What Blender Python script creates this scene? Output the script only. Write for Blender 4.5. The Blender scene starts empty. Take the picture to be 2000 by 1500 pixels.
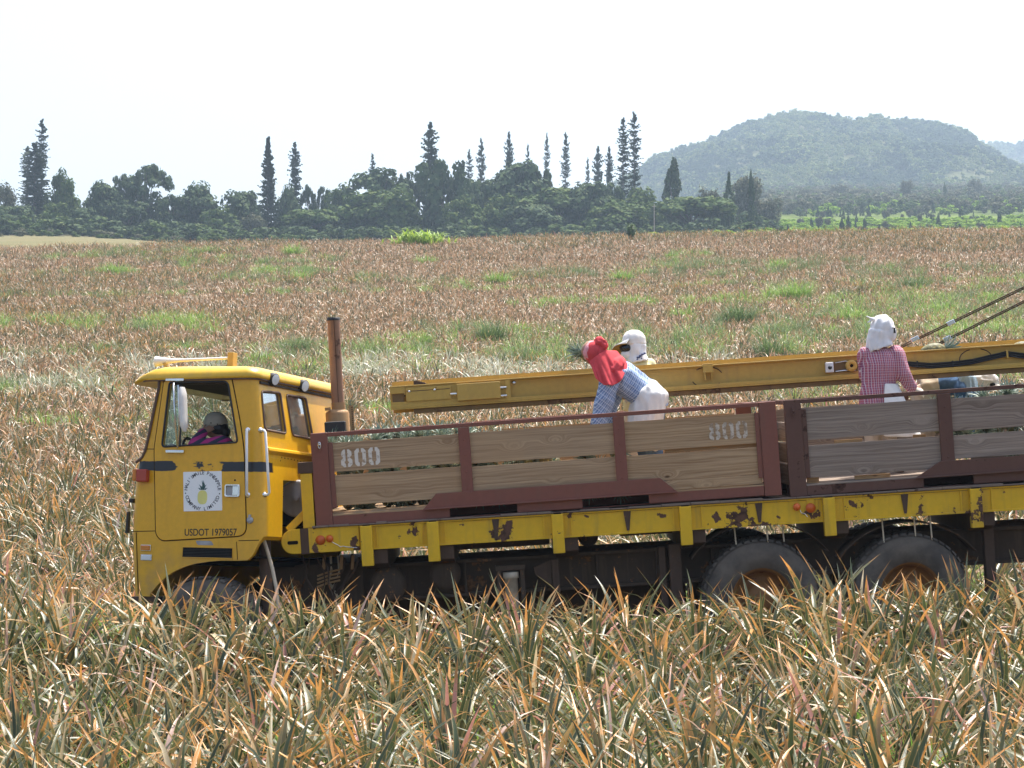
import bpy, bmesh, math, random
import numpy as np
from mathutils import Matrix, Vector, Euler, noise as mnoise

sc = bpy.context.scene
COL = sc.collection
R = math.radians

# ------------------------------------------------------------------ camera, sky, sun, exposure
FPX = 4510.0                     # focal length expressed in pixels of a 2000 px wide frame
PITCH = math.atan(50 / FPX)
EYE = Vector((0, 0, 2.4))
cd = bpy.data.cameras.new('camera')
cam = bpy.data.objects.new('camera', cd)
COL.objects.link(cam)
cam.location = EYE
cam.rotation_euler = (math.pi / 2 + PITCH, 0, 0)
cd.sensor_width = 36
cd.lens = FPX / 2000 * 36
cd.clip_end = 9000
cd.clip_start = 0.1
sc.camera = cam

SUN_EL, SUN_AZ = R(66), R(30)    # azimuth measured from +Y towards +X
wd = bpy.data.worlds.new('World')
sc.world = wd
wd.use_nodes = True
wn = wd.node_tree.nodes
bg = wn['Background']
sky = wn.new('ShaderNodeTexSky')
sky.sky_type = 'NISHITA'
sky.sun_disc = False
sky.sun_elevation = SUN_EL
sky.sun_rotation = SUN_AZ
sky.altitude = 400
sky.air_density = 1.0
sky.dust_density = 6.0
sky.ozone_density = 1.0
wd.node_tree.links.new(sky.outputs[0], bg.inputs[0])
bg.inputs[1].default_value = 0.15
sd = bpy.data.lights.new('sun', 'SUN')
sd.energy = 4.5
sd.angle = R(0.5)
sd.color = (1.0, 0.955, 0.88)
so = bpy.data.objects.new('sun', sd)
COL.objects.link(so)
sdir = Vector((math.sin(SUN_AZ) * math.cos(SUN_EL), math.cos(SUN_AZ) * math.cos(SUN_EL), math.sin(SUN_EL)))
so.rotation_euler = sdir.to_track_quat('Z', 'Y').to_euler()
so.location = (0, 0, 30)

vs = sc.view_settings
vs.view_transform = 'Standard'
vs.look = 'None'
vs.gamma = 1
vs.use_curve_mapping = False
vs.exposure = 1.05
sc.cycles.use_denoising = True
sc.cycles.volume_bounces = 0
sc.cycles.max_bounces = 7
sc.cycles.diffuse_bounces = 3
sc.cycles.glossy_bounces = 3
sc.cycles.transmission_bounces = 4
sc.cycles.transparent_max_bounces = 12
sc.cycles.sample_clamp_indirect = 6
sc.cycles.volume_step_rate = 4

def at(px, py, y):
    """World point seen at pixel (px, py) of the 2000x1500 photograph at ground distance y."""
    dv = 750 - py
    d = Vector((px - 1000, FPX * math.cos(PITCH) - dv * math.sin(PITCH), FPX * math.sin(PITCH) + dv * math.cos(PITCH)))
    return EYE + d * (y / d.y)

# ------------------------------------------------------------------ helpers
def link(o, parent=None, loc=None):
    COL.objects.link(o)
    if parent is not None:
        o.parent = parent
    if loc is not None:
        o.location = loc
    return o

def tag(o, label=None, cat=None, group=None, kind=None):
    if label: o['label'] = label
    if cat: o['category'] = cat
    if group: o['group'] = group
    if kind: o['kind'] = kind
    return o

def empty(name, M4=None):
    o = bpy.data.objects.new(name, None)
    o.empty_display_size = 0.2
    COL.objects.link(o)
    if M4 is not None:
        o.matrix_world = M4
    return o

class MB:
    """Collects shapes into one mesh (optional uv and per-point random value)."""
    def __init__(s):
        s.v = []; s.f = []; s.sm = []; s.m = []
        s.cur = 0
    def add(s, vs_, fs_, smooth=False):
        o = len(s.v)
        s.v.extend([tuple(p) for p in vs_])
        for f in fs_:
            s.f.append([i + o for i in f]); s.sm.append(smooth); s.m.append(s.cur)
        return s
    def box(s, x0, x1, y0, y1, z0, z1, M=None):
        p = [Vector((x, y, z)) for z in (z0, z1) for y in (y0, y1) for x in (x0, x1)]
        if M: p = [M @ q for q in p]
        return s.add(p, [(0, 2, 3, 1), (4, 5, 7, 6), (0, 1, 5, 4), (2, 6, 7, 3), (0, 4, 6, 2), (1, 3, 7, 5)])
    def bar(s, a, b, w, h=None, up=(0, 0, 1)):
        a = Vector(a); b = Vector(b); h = w if h is None else h
        t = (b - a).normalized(); u = Vector(up)
        x = t.cross(u)
        if x.length < 1e-4: x = t.cross(Vector((0, 1, 0)))
        x.normalize(); z = x.cross(t)
        p = []
        for c in (a, b):
            for i, j in ((-1, -1), (1, -1), (1, 1), (-1, 1)):
                p.append(c + x * (i * w / 2) + z * (j * h / 2))
        return s.add(p, [(3, 2, 1, 0), (4, 5, 6, 7), (0, 1, 5, 4), (1, 2, 6, 5), (2, 3, 7, 6), (3, 0, 4, 7)])
    def prism(s, poly, f3):
        """poly: list of 2D points; f3(p, t) -> 3D for t in 0, 1"""
        n = len(poly)
        p = [f3(q, 0) for q in poly] + [f3(q, 1) for q in poly]
        fs = [list(range(n))[::-1], [n + i for i in range(n)]]
        fs += [(i, (i + 1) % n, n + (i + 1) % n, n + i) for i in range(n)]
        return s.add(p, fs)
    def tube(s, pts, r, n=8, caps=True):
        pts = [Vector(p) for p in pts]
        rs = r if isinstance(r, (list, tuple)) else [r] * len(pts)
        rings = []
        prev = None
        for i, p in enumerate(pts):
            t = (pts[min(i + 1, len(pts) - 1)] - pts[max(i - 1, 0)]).normalized()
            if prev is None:
                a = t.cross(Vector((0, 0, 1)))
                if a.length < 1e-3: a = t.cross(Vector((0, 1, 0)))
            else:
                a = prev - t * prev.dot(t)
            a.normalize(); b = t.cross(a); prev = a
            rings.append([p + (a * math.cos(k * 2 * math.pi / n) + b * math.sin(k * 2 * math.pi / n)) * rs[i] for k in range(n)])
        vs_ = [q for rg in rings for q in rg]
        fs = []
        for i in range(len(pts) - 1):
            for k in range(n):
                fs.append((i * n + k, i * n + (k + 1) % n, (i + 1) * n + (k + 1) % n, (i + 1) * n + k))
        s.add(vs_, fs, True)
        if caps:
            s.add(rings[0], [list(range(n))[::-1]]); s.add(rings[-1], [list(range(n))])
        return s
    def loft(s, rings, caps=True, smooth=True, closed=True):
        n = len(rings[0]); fs = []
        for i in range(len(rings) - 1):
            for k in range(n if closed else n - 1):
                fs.append((i * n + k, i * n + (k + 1) % n, (i + 1) * n + (k + 1) % n, (i + 1) * n + k))
        s.add([q for rg in rings for q in rg], fs, smooth)
        if caps:
            s.add(rings[0], [list(range(n))[::-1]]); s.add(rings[-1], [list(range(n))])
        return s
    def lathe(s, prof, c=(0, 0, 0), axis=(0, 0, 1), n=24, caps=True):
        ax = Vector(axis).normalized(); c = Vector(c)
        a = ax.cross(Vector((0, 0, 1)))
        if a.length < 1e-3: a = Vector((1, 0, 0))
        a.normalize(); b = ax.cross(a)
        rings = [[c + ax * h + (a * math.cos(k * 2 * math.pi / n) + b * math.sin(k * 2 * math.pi / n)) * r for k in range(n)] for r, h in prof]
        return s.loft(rings, caps)
    def mesh(s, name, weld=0.0):
        m = bpy.data.meshes.new(name)
        m.from_pydata([tuple(p) for p in s.v], [], s.f)
        m.polygons.foreach_set('use_smooth', s.sm)
        if any(s.m): m.polygons.foreach_set('material_index', s.m)
        bm = bmesh.new(); bm.from_mesh(m)
        if weld: bmesh.ops.remove_doubles(bm, verts=bm.verts, dist=weld)
        bmesh.ops.recalc_face_normals(bm, faces=bm.faces)
        bm.to_mesh(m); bm.free()
        return m
    def obj(s, name, mat, parent=None, bevel=0.0, M4=None, weld=0.0, seg=2):
        m = s.mesh(name, weld)
        for q in (mat if isinstance(mat, (list, tuple)) else [mat]):
            m.materials.append(q)
        o = bpy.data.objects.new(name, m)
        COL.objects.link(o)
        if parent is not None: o.parent = parent
        if M4 is not None: o.matrix_basis = M4
        if bevel:
            b = o.modifiers.new('bevel', 'BEVEL'); b.width = bevel; b.segments = seg; b.limit_method = 'ANGLE'; b.angle_limit = R(35)
        return o

def evaluated(o):
    dg = bpy.context.evaluated_depsgraph_get()
    return bpy.data.meshes.new_from_object(o.evaluated_get(dg))

def kill(o):
    bpy.data.objects.remove(o, do_unlink=True)

def temp(mesh):
    o = bpy.data.objects.new('temp', mesh); COL.objects.link(o); return o

def boolean(base, cutters, op='DIFFERENCE'):
    """mesh, list of meshes -> new mesh"""
    b = temp(base); cs = []
    for c in cutters:
        co = temp(c); cs.append(co)
        m = b.modifiers.new('b', 'BOOLEAN'); m.operation = op; m.object = co; m.solver = 'EXACT'
    r = evaluated(b)
    kill(b)
    for c in cs: kill(c)
    return r

def mesh_obj(name, m, mat, parent=None, M4=None):
    m.materials.clear()
    for q in (mat if isinstance(mat, (list, tuple)) else [mat]): m.materials.append(q)
    o = bpy.data.objects.new(name, m); COL.objects.link(o)
    if parent is not None: o.parent = parent
    if M4 is not None: o.matrix_basis = M4
    return o

def shade_auto(m, ang=35):
    bm = bmesh.new(); bm.from_mesh(m)
    for f in bm.faces: f.smooth = True
    for e in bm.edges:
        e.smooth = not (len(e.link_faces) == 2 and e.calc_face_angle(0) > R(ang))
    bm.to_mesh(m); bm.free()
    return m

def smoothstep(a, b, x):
    t = min(1, max(0, (x - a) / (b - a)))
    return t * t * (3 - 2 * t)

def lerp(a, b, t): return a + (b - a) * t

def rounded(poly, r, n=4):
    """round the corners of a 2D polygon"""
    out = []
    N = len(poly)
    for i in range(N):
        p0, p1, p2 = Vector(poly[i - 1]), Vector(poly[i]), Vector(poly[(i + 1) % N])
        d0 = (p0 - p1); d2 = (p2 - p1)
        rr = min(r if not isinstance(r, list) else r[i], d0.length * .49, d2.length * .49)
        if rr <= 1e-6:
            out.append(tuple(p1)); continue
        a = p1 + d0.normalized() * rr; b = p1 + d2.normalized() * rr
        for k in range(n + 1):
            t = k / n
            q = a * (1 - t) ** 2 + p1 * 2 * t * (1 - t) + b * t * t
            out.append((q.x, q.y))
    return out

# ------------------------------------------------------------------ materials
class NT:
    def __init__(s, name):
        s.mat = bpy.data.materials.new(name); s.mat.use_nodes = True
        s.t = s.mat.node_tree
        s.p = s.t.nodes['Principled BSDF']; s.out = s.t.nodes['Material Output']
    def n(s, typ, ins=None, **kw):
        nd = s.t.nodes.new('ShaderNode' + typ)
        for k, v in kw.items(): setattr(nd, k, v)
        for k, v in (ins or {}).items(): s.put(nd.inputs[k], v)
        return nd
    def put(s, inp, v):
        if isinstance(v, bpy.types.NodeSocket): s.t.links.new(v, inp)
        elif isinstance(v, (tuple, list)) and len(v) == 3 and inp.type == 'RGBA': inp.default_value = (*v, 1)
        else: inp.default_value = v
    def P(s, **kw):
        for k, v in kw.items(): s.put(s.p.inputs[k.replace('_', ' ')], v)
        return s
    def mix(s, f, a, b, mode='MIX'):
        nd = s.n('Mix', data_type='RGBA', blend_type=mode)
        s.put(nd.inputs[0], f); s.put(nd.inputs[6], a); s.put(nd.inputs[7], b)
        return nd.outputs[2]
    def math(s, op, a, b=0.0, c=None, clamp=False):
        nd = s.n('Math', operation=op, use_clamp=clamp)
        s.put(nd.inputs[0], a); s.put(nd.inputs[1], b)
        if c is not None: s.put(nd.inputs[2], c)
        return nd.outputs[0]
    def ramp(s, f, lo, hi):
        nd = s.n('MapRange', interpolation_type='SMOOTHSTEP')
        s.put(nd.inputs[0], f); nd.inputs[1].default_value = lo; nd.inputs[2].default_value = hi
        return nd.outputs[0]
    def coords(s, scale=(1, 1, 1), which='Object', offs=None):
        tc = s.n('TexCoord')
        v = tc.outputs[which]
        if offs is not None:
            v = s.n('VectorMath', {0: v, 1: offs}, operation='ADD').outputs[0]
        mp = s.n('Mapping', {'Vector': v}); mp.inputs['Scale'].default_value = scale
        return mp.outputs[0]
    def noise(s, vec, scale, detail=4, rough=.55, dist=0):
        return s.n('TexNoise', {'Vector': vec, 'Scale': scale, 'Detail': detail, 'Roughness': rough, 'Distortion': dist}).outputs[0]
    def bump(s, h, strength=.3, dist=.01):
        b = s.n('Bump', {'Height': h, 'Strength': strength, 'Distance': dist})
        s.put(s.p.inputs['Normal'], b.outputs[0])
        return b

def plain(name, col, rough=.6, metal=0, spec=.5, var=.12, scale=6):
    t = NT(name)
    v = t.noise(t.coords(), scale, 5)
    dark = tuple(c * (1 - var * 2) for c in col); lite = tuple(min(1, c * (1 + var * 1.6)) for c in col)
    t.P(Base_Color=t.mix(t.ramp(v, .3, .7), dark, lite), Roughness=rough, Metallic=metal, Specular_IOR_Level=spec)
    t.bump(v, .12, .004)
    return t.mat

def painted(name, col, rust=(.10, .045, .022), amount=.25, scale=3.5, rough=.42, dirt=(.16, .10, .05), dirt_amt=.35, streak=True, spec=.5, coat=0):
    """paint with chips down to rust, runs and grime"""
    t = NT(name)
    v = t.coords()
    n1 = t.noise(v, scale, 8, .68)
    n2 = t.noise(v, scale * 6, 5, .6)
    st = t.noise(t.coords((9, 9, .8)), 1.2, 5, .6)
    c = t.mix(t.ramp(n2, .3, .75), tuple(x * .95 for x in col), tuple(min(1, x * 1.04) for x in col))
    if streak:
        c = t.mix(t.math('MULTIPLY', t.ramp(st, .5, .78), dirt_amt), c, dirt)
    grime = t.ramp(t.noise(v, scale * .5, 6, .7), .52, .75)
    c = t.mix(t.math('MULTIPLY', grime, dirt_amt * .7), c, dirt)
    chip = t.ramp(t.math('ADD', n1, t.math('MULTIPLY', t.math('SUBTRACT', n2, .5), .22)), .70 - amount * .3, .715 - amount * .3)
    rc = t.mix(t.ramp(n2, .35, .65), tuple(x * .6 for x in rust), tuple(x * 1.5 for x in rust))
    c = t.mix(chip, c, rc)
    t.P(Base_Color=c, Roughness=t.math('ADD', t.math('MULTIPLY', chip, .45), rough), Specular_IOR_Level=spec)
    if coat: t.P(Coat_Weight=coat, Coat_Roughness=.15)
    t.bump(t.math('SUBTRACT', t.math('MULTIPLY', n2, .3), chip), .25, .003)
    return t.mat
# ------------------------------------------------------------------ terrain
def prof(y):
    d = max(0.0, min(y, 190) - 24)
    z = .05 * d + .00029 * d * d
    if y > 190: z += .082 * (min(y, 440) - 190)
    return z

def ground_z(x, y):
    lat = lerp(.03 if x < 0 else .045, .06, smoothstep(20.5, 21.3, y)) if y < 24 else lerp(.06, .02, smoothstep(24, 120, y))
    lat = lerp(lat, .01, smoothstep(120, 440, y))
    xx = max(-140, min(140, x)) if y < 440 else x
    z = prof(y) + lat * xx - .06 * (1 - smoothstep(24, 60, y))
    # raised planting bed beside the wheel track
    z += (.20 + .12 * (1 - smoothstep(-2.5, .5, x))) * smoothstep(17.0, 19.3, y) * (1 - smoothstep(20.75, 21.1, y))
    if 190 < y: z -= .012 * (min(y, 440) - 190) * smoothstep(-.21, -.10, x / y)
    if y > 440:
        r = smoothstep(.03, .10, x / y)
        z += lerp(.01 * (min(y, 1500) - 440), .105 * (min(y, 1250) - 440) + .03 * max(0, min(y, 2400) - 1250), r)
    return z

def hit(px, py, lift=0.0):
    """distance where the view ray through the pixel meets the ground (plus lift)"""
    y = 9.0
    while y < 1500:
        p = at(px, py, y)
        if p.z < ground_z(p.x, p.y) + lift: return p
        y += .25 + y * .002
    return p

def sheet(name, ys, nx, mat, wf, dz=0.0, kind='structure', label=None):
    vs_ = []; fs = []
    for y in ys:
        W = wf(y)
        for i in range(nx + 1):
            x = (i / nx * 2 - 1) * W
            vs_.append((x, y, ground_z(x, y) + dz + .05 * mnoise.noise((x * .7, y * .7, 0))))
    n = nx + 1
    for j in range(len(ys) - 1):
        for i in range(nx):
            fs.append((j * n + i, j * n + i + 1, (j + 1) * n + i + 1, (j + 1) * n + i))
    m = MB(); m.add(vs_, fs, True)
    o = m.obj(name, mat)
    tag(o, label=label, kind=kind)
    return o

t = NT('red_soil')
v = t.coords(which='Object')
a = t.noise(v, 1.3, 8, .65); b = t.noise(v, 14, 6, .7)
c = t.mix(t.ramp(a, .3, .7), (.045, .022, .012), (.12, .06, .03))
c = t.mix(t.ramp(b, .5, .7), c, (.20, .14, .075))
t.P(Base_Color=c, Roughness=.95, Specular_IOR_Level=.1); t.bump(b, .8, .05)
M_soil = t.mat

t = NT('dry_stubble')
v = t.coords()
a = t.noise(t.coords((.02, .08, 1)), 1.0, 6, .6); b = t.noise(v, .8, 8, .7)
c = t.mix(t.ramp(a, .4, .65), (.15, .13, .065), (.10, .11, .045))
c = t.mix(t.ramp(b, .35, .75), c, (.18, .155, .085))
t.P(Base_Color=c, Roughness=.95, Specular_IOR_Level=.05); t.bump(b, .6, .3)
M_stubble = t.mat

t = NT('upland_grass')
v = t.coords()
a = t.noise(v, .012, 7, .6); b = t.noise(v, .15, 8, .7)
c = t.mix(t.ramp(a, .4, .6), (.075, .10, .03), (.12, .16, .035))
c = t.mix(t.ramp(b, .45, .75), c, (.06, .09, .03))
t.P(Base_Color=c, Roughness=.95, Specular_IOR_Level=.05); t.bump(b, .8, 1.0)
M_upland = t.mat

def yrange(a, b, f, m):
    ys = [a]
    while ys[-1] < b: ys.append(ys[-1] + max(m, f * ys[-1]))
    ys[-1] = b
    return ys
wide = lambda y: max(26, .42 * y)
sheet('field_soil', yrange(-12, 192, .012, .4), 60, M_soil, wide, label='reddish brown soil of the pineapple field')
sheet('stubble_field', yrange(192, 452, .012, 1), 60, M_stubble, wide, label='tan strip of dry grass beyond the pineapple field')
sheet('upland', yrange(452, 3300, .015, 4), 90, M_upland, lambda y: max(26, .45 * y), label='grassy upland below the hill')

# the wooded hill and the ridge behind it
def profile(pts, x):
    if x <= pts[0][0]: return pts[0][1]
    for (a, b), (c, d) in zip(pts, pts[1:]):
        if x <= c: return lerp(b, d, smoothstep(0, 1, (x - a) / (c - a)) * .5 + .5 * (x - a) / (c - a))
    return pts[-1][1]
HILL = [(1080, 430), (1180, 385), (1240, 340), (1290, 308), (1350, 287), (1420, 264), (1480, 243), (1545, 228), (1600, 229), (1645, 234), (1668, 243), (1720, 239),
        (1760, 241), (1830, 253), (1880, 267), (1930, 294), (1970, 320), (2010, 345), (2100, 372), (2300, 392), (2500, 400)]
RIDGE = [(1700, 330), (1820, 300), (1900, 290), (1960, 282), (2040, 278), (2200, 270), (2500, 300), (2800, 360)]
t = NT('hill_soil')
v = t.coords()
a = t.noise(v, .02, 6, .6); b = t.noise(v, .2, 6, .7)
c = t.mix(t.ramp(a, .35, .65), (.05, .07, .03), (.12, .12, .055))
t.P(Base_Color=c, Roughness=.95, Specular_IOR_Level=.05); t.bump(b, 1, 2.0)
M_hill = t.mat

def hill(name, prf, D0, D1, D2, p0, p1, label, amp):
    """front foot at D0, crest at D1, back foot at D2"""
    NX, NT_ = 110, 34
    rows = []
    def hz(px, tt):
        D = lerp(D0, D1, tt) if tt <= 1 else lerp(D1, D2, tt - 1)
        x = (px - 1000) / FPX * D
        # the crest stands at a fixed place: px is only its bearing
        crest = (800 - profile(prf, px) - 6) / FPX
        zc = EYE.z + crest * D1
        zb = ground_z((px - 1000) / FPX * D0, D0) - 4
        zb2 = ground_z((px - 1000) / FPX * D2, D2) - 6
        if tt <= 1:                 # the slope seen from the road rises steadily to the crest
            foot = (zb - EYE.z) / D0
            z = EYE.z + lerp(foot, crest, math.sin(tt * math.pi / 2) ** 1.1) * D
            z += amp * mnoise.fractal((x * .010, D * .006, 3), 1.0, 2.0, 4) * math.sin(tt * math.pi)
        else:
            z = lerp(zc, zb2, (tt - 1) ** 1.3)
        return Vector((x, D, z))
    vs_ = [hz(lerp(p0, p1, i / NX), j / NT_ * 2) for j in range(NT_ + 1) for i in range(NX + 1)]
    n = NX + 1
    fs = [(j * n + i, j * n + i + 1, (j + 1) * n + i + 1, (j + 1) * n + i) for j in range(NT_) for i in range(NX)]
    m = MB(); m.add(vs_, fs, True)
    o = m.obj(name, M_hill); tag(o, label=label, kind='structure')
    return hz
hill_z = hill('hill', HILL, 1250, 1800, 2500, 1080, 2500, 'rounded wooded hill behind the trees at the right', 14)
ridge_z = hill('ridge', RIDGE, 2300, 2700, 3200, 1700, 2800, 'second bluish ridge behind the wooded hill', 10)

# ------------------------------------------------------------------ haze
t = NT('haze_air')
t.t.nodes.remove(t.p)
pv = t.n('VolumePrincipled', {'Color': (.62, .79, .97), 'Density': .00027, 'Anisotropy': .25})
t.t.links.new(pv.outputs[0], t.out.inputs['Volume'])
m = MB(); m.box(-1600, 1600, -30, 3350, -12, 420)
o = m.obj('haze', t.mat); tag(o, kind='stuff', label='pale blue haze over the far trees and hill')

# ------------------------------------------------------------------ scattering by geometry nodes
def scatter(name, pts, variants, mats=None, label=None):
    """pts: list of (position, euler, scale, variant index); variants: list of meshes, instanced as ONE object of kind stuff"""
    colx = bpy.data.collections.new(name + '_source')
    for i, m in enumerate(variants):
        o = bpy.data.objects.new('%s_source_%02d' % (name, i), m)
        colx.objects.link(o)
    me = bpy.data.meshes.new(name)
    n = len(pts)
    me.vertices.add(n)
    me.vertices.foreach_set('co', np.array([tuple(p[0]) for p in pts], dtype=np.float32).ravel())
    a = me.attributes.new('rot', 'FLOAT_VECTOR', 'POINT'); a.data.foreach_set('vector', np.array([tuple(p[1]) for p in pts], dtype=np.float32).ravel())
    a = me.attributes.new('scl', 'FLOAT_VECTOR', 'POINT'); a.data.foreach_set('vector', np.array([(p[2],) * 3 if not isinstance(p[2], tuple) else p[2] for p in pts], dtype=np.float32).ravel())
    a = me.attributes.new('idx', 'INT', 'POINT'); a.data.foreach_set('value', np.array([p[3] for p in pts], dtype=np.int32))
    o = bpy.data.objects.new(name, me); COL.objects.link(o)
    ng = bpy.data.node_groups.new(name, 'GeometryNodeTree')
    ng.interface.new_socket('Geometry', in_out='INPUT', socket_type='NodeSocketGeometry')
    ng.interface.new_socket('Geometry', in_out='OUTPUT', socket_type='NodeSocketGeometry')
    N = ng.nodes; L = ng.links
    gi = N.new('NodeGroupInput'); go = N.new('NodeGroupOutput')
    ci = N.new('GeometryNodeCollectionInfo'); ci.inputs['Collection'].default_value = colx
    ci.inputs['Separate Children'].default_value = True; ci.inputs['Reset Children'].default_value = True
    ip = N.new('GeometryNodeInstanceOnPoints')
    ip.inputs['Pick Instance'].default_value = True
    def attr(nm, dt):
        q = N.new('GeometryNodeInputNamedAttribute'); q.data_type = dt; q.inputs['Name'].default_value = nm
        return q.outputs['Attribute']
    e2r = N.new('FunctionNodeEulerToRotation')
    L.new(attr('rot', 'FLOAT_VECTOR'), e2r.inputs[0])
    L.new(gi.outputs[0], ip.inputs['Points'])
    L.new(ci.outputs[0], ip.inputs['Instance'])
    L.new(attr('idx', 'INT'), ip.inputs['Instance Index'])
    L.new(e2r.outputs[0], ip.inputs['Rotation'])
    L.new(attr('scl', 'FLOAT_VECTOR'), ip.inputs['Scale'])
    L.new(ip.outputs[0], go.inputs[0])
    md = o.modifiers.new('scatter', 'NODES'); md.node_group = ng
    tag(o, label=label, kind='stuff')
    return o
# ------------------------------------------------------------------ leaves
class Leafy:
    """mesh of leaves with uv (u across, v along) and a random number per leaf"""
    def __init__(s): s.v = []; s.f = []; s.uv = []; s.r = []
    def leaf(s, L, w, incl, az, rng, segs=7, droop=.5, base=.03, kink=0, fold=.35, z0=0.0, rnd=None, twist=0, side=0.0):
        a = incl; r = base; z = z0; o = len(s.v)
        q = rng.random() if rnd is None else rnd
        ca, sa = math.cos(az), math.sin(az)
        kt = rng.uniform(.55, .8)
        lat = 0.0
        for i in range(segs + 1):
            t = i / segs
            if i:
                step = L / segs
                a2 = a + droop * t * t * 1.6 + (kink * smoothstep(kt - .08, kt + .12, t))
                r += math.sin(a2) * step; z += math.cos(a2) * step
                lat += side * t * step
            else: a2 = a
            ww = w * .5 * (1 - .12 * math.exp(-t * 9)) * (1 - t ** 1.7) ** .85
            tx, tz = math.sin(a2), math.cos(a2)            # tangent in the radial plane
            nx, nz = -math.cos(a2), math.sin(a2)           # upper side normal
            tw = twist * t
            for k in (-1, 0, 1):
                if t == 1 and k: continue
                lift = fold * ww * abs(k)
                px = r + nx * (lift * math.cos(tw) + k * ww * math.sin(tw)); pz = z + nz * (lift * math.cos(tw) + k * ww * math.sin(tw)); py = lat + k * ww * math.cos(tw)
                s.v.append((px * ca - py * sa, px * sa + py * ca, pz)); s.uv.append(((k + 1) / 2, t)); s.r.append(q)
        for i in range(segs - 1):
            b = o + i * 3
            s.f += [(b, b + 1, b + 4, b + 3), (b + 1, b + 2, b + 5, b + 4)]
        b = o + (segs - 1) * 3
        s.f += [(b, b + 1, b + 3), (b + 1, b + 2, b + 3)]
        return s
    def quad(s, c, nrm, size, rng, aspect=1.0, q=None):
        nrm = Vector(nrm).normalized()
        a = nrm.orthogonal().normalized(); a.rotate(Matrix.Rotation(rng.uniform(0, 6.28), 3, nrm)); b = nrm.cross(a)
        o = len(s.v); q = rng.random() if q is None else q
        c = Vector(c)
        for i, j in ((-1, 0), (0, -1), (1, 0), (0, 1)):
            s.v.append(tuple(c + a * (i * size * aspect) + b * (j * size))); s.uv.append(((i + 1) / 2, (j + 1) / 2)); s.r.append(q)
        s.f.append((o, o + 1, o + 2, o + 3))
    def mesh(s, name, mat, smooth=True):
        m = bpy.data.meshes.new(name)
        m.from_pydata(s.v, [], s.f)
        uv = m.uv_layers.new(name='UVMap')
        li = np.zeros(len(m.loops), dtype=np.int32); m.loops.foreach_get('vertex_index', li)
        uv.data.foreach_set('uv', np.array(s.uv, dtype=np.float32)[li].ravel())
        at_ = m.attributes.new('rnd', 'FLOAT', 'POINT'); at_.data.foreach_set('value', np.array(s.r, dtype=np.float32))
        m.polygons.foreach_set('use_smooth', [smooth] * len(m.polygons))
        m.materials.append(mat)
        m.update()
        return m

def leaf_material(name, stops, tip, edge, tip_at=.72, transl=.3, rough=.38, spec=.5, tip_var=.5, val=1.0, per_object=True, gloss_bump=True):
    """stops: [(position, colour)] picked by a random number per leaf; tip and edge are the dried parts of a leaf"""
    t = NT(name)
    at_ = t.n('Attribute', attribute_name='rnd').outputs['Fac']
    oi = t.n('ObjectInfo').outputs['Random']
    rr = t.math('FRACT', t.math('ADD', at_, oi)) if per_object else at_
    cr = t.n('ValToRGB', {'Fac': rr}); e = cr.color_ramp; e.interpolation = 'CONSTANT'
    while len(e.elements) < len(stops): e.elements.new(.5)
    for el, (p, c) in zip(e.elements, stops): el.position = p; el.color = (*c, 1)
    uv = t.n('TexCoord').outputs['UV']
    sp = t.n('SeparateXYZ', {0: uv})
    u, vv = sp.outputs[0], sp.outputs[1]
    geo = t.n('NewGeometry').outputs['Position']
    nz = t.noise(geo, 9, 4, .6)
    rv = t.math('FRACT', t.math('MULTIPLY', rr, 17.31))
    # brown dry tip with an uneven border
    tv = t.math('ADD', vv, t.math('MULTIPLY', t.math('SUBTRACT', nz, .5), .5))
    tv = t.math('ADD', tv, t.math('MULTIPLY', t.math('SUBTRACT', rv, .5), tip_var))
    ft = t.ramp(tv, tip_at - .08, tip_at + .12)
    eu = t.math('ABSOLUTE', t.math('SUBTRACT', u, .5))
    fe = t.math('MULTIPLY', t.ramp(eu, .36, .46), .75)
    c = t.mix(t.math('MULTIPLY', t.ramp(nz, .35, .7), .35), cr.outputs[0], t.mix(.5, cr.outputs[0], (.02, .03, .012)))
    # pale line pattern along the blade
    ln = t.noise(t.n('Mapping', {'Vector': uv, 'Scale': (22, 1.2, 1)}).outputs[0], 1.0, 3, .6)
    c = t.mix(t.math('MULTIPLY', t.ramp(ln, .5, .75), .3), c, edge)
    c = t.mix(fe, c, edge)
    tipc = t.mix(t.ramp(t.math('FRACT', t.math('MULTIPLY', rr, 5.7)), .2, .8), tip, tuple(min(1, x * 1.75) for x in tip))
    c = t.mix(ft, c, tipc)
    t.P(Base_Color=c, Roughness=rough, Specular_IOR_Level=spec)
    if gloss_bump: t.bump(ln, .25, .004)
    if transl:
        tr = t.n('BsdfTranslucent', {'Color': t.mix(.35, c, (.75, .7, .25), 'MULTIPLY') if False else c})
        ms = t.n('MixShader', {0: transl})
        t.t.links.new(t.p.outputs[0], ms.inputs[1]); t.t.links.new(tr.outputs[0], ms.inputs[2])
        t.t.links.new(ms.outputs[0], t.out.inputs['Surface'])
    return t.mat

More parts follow.
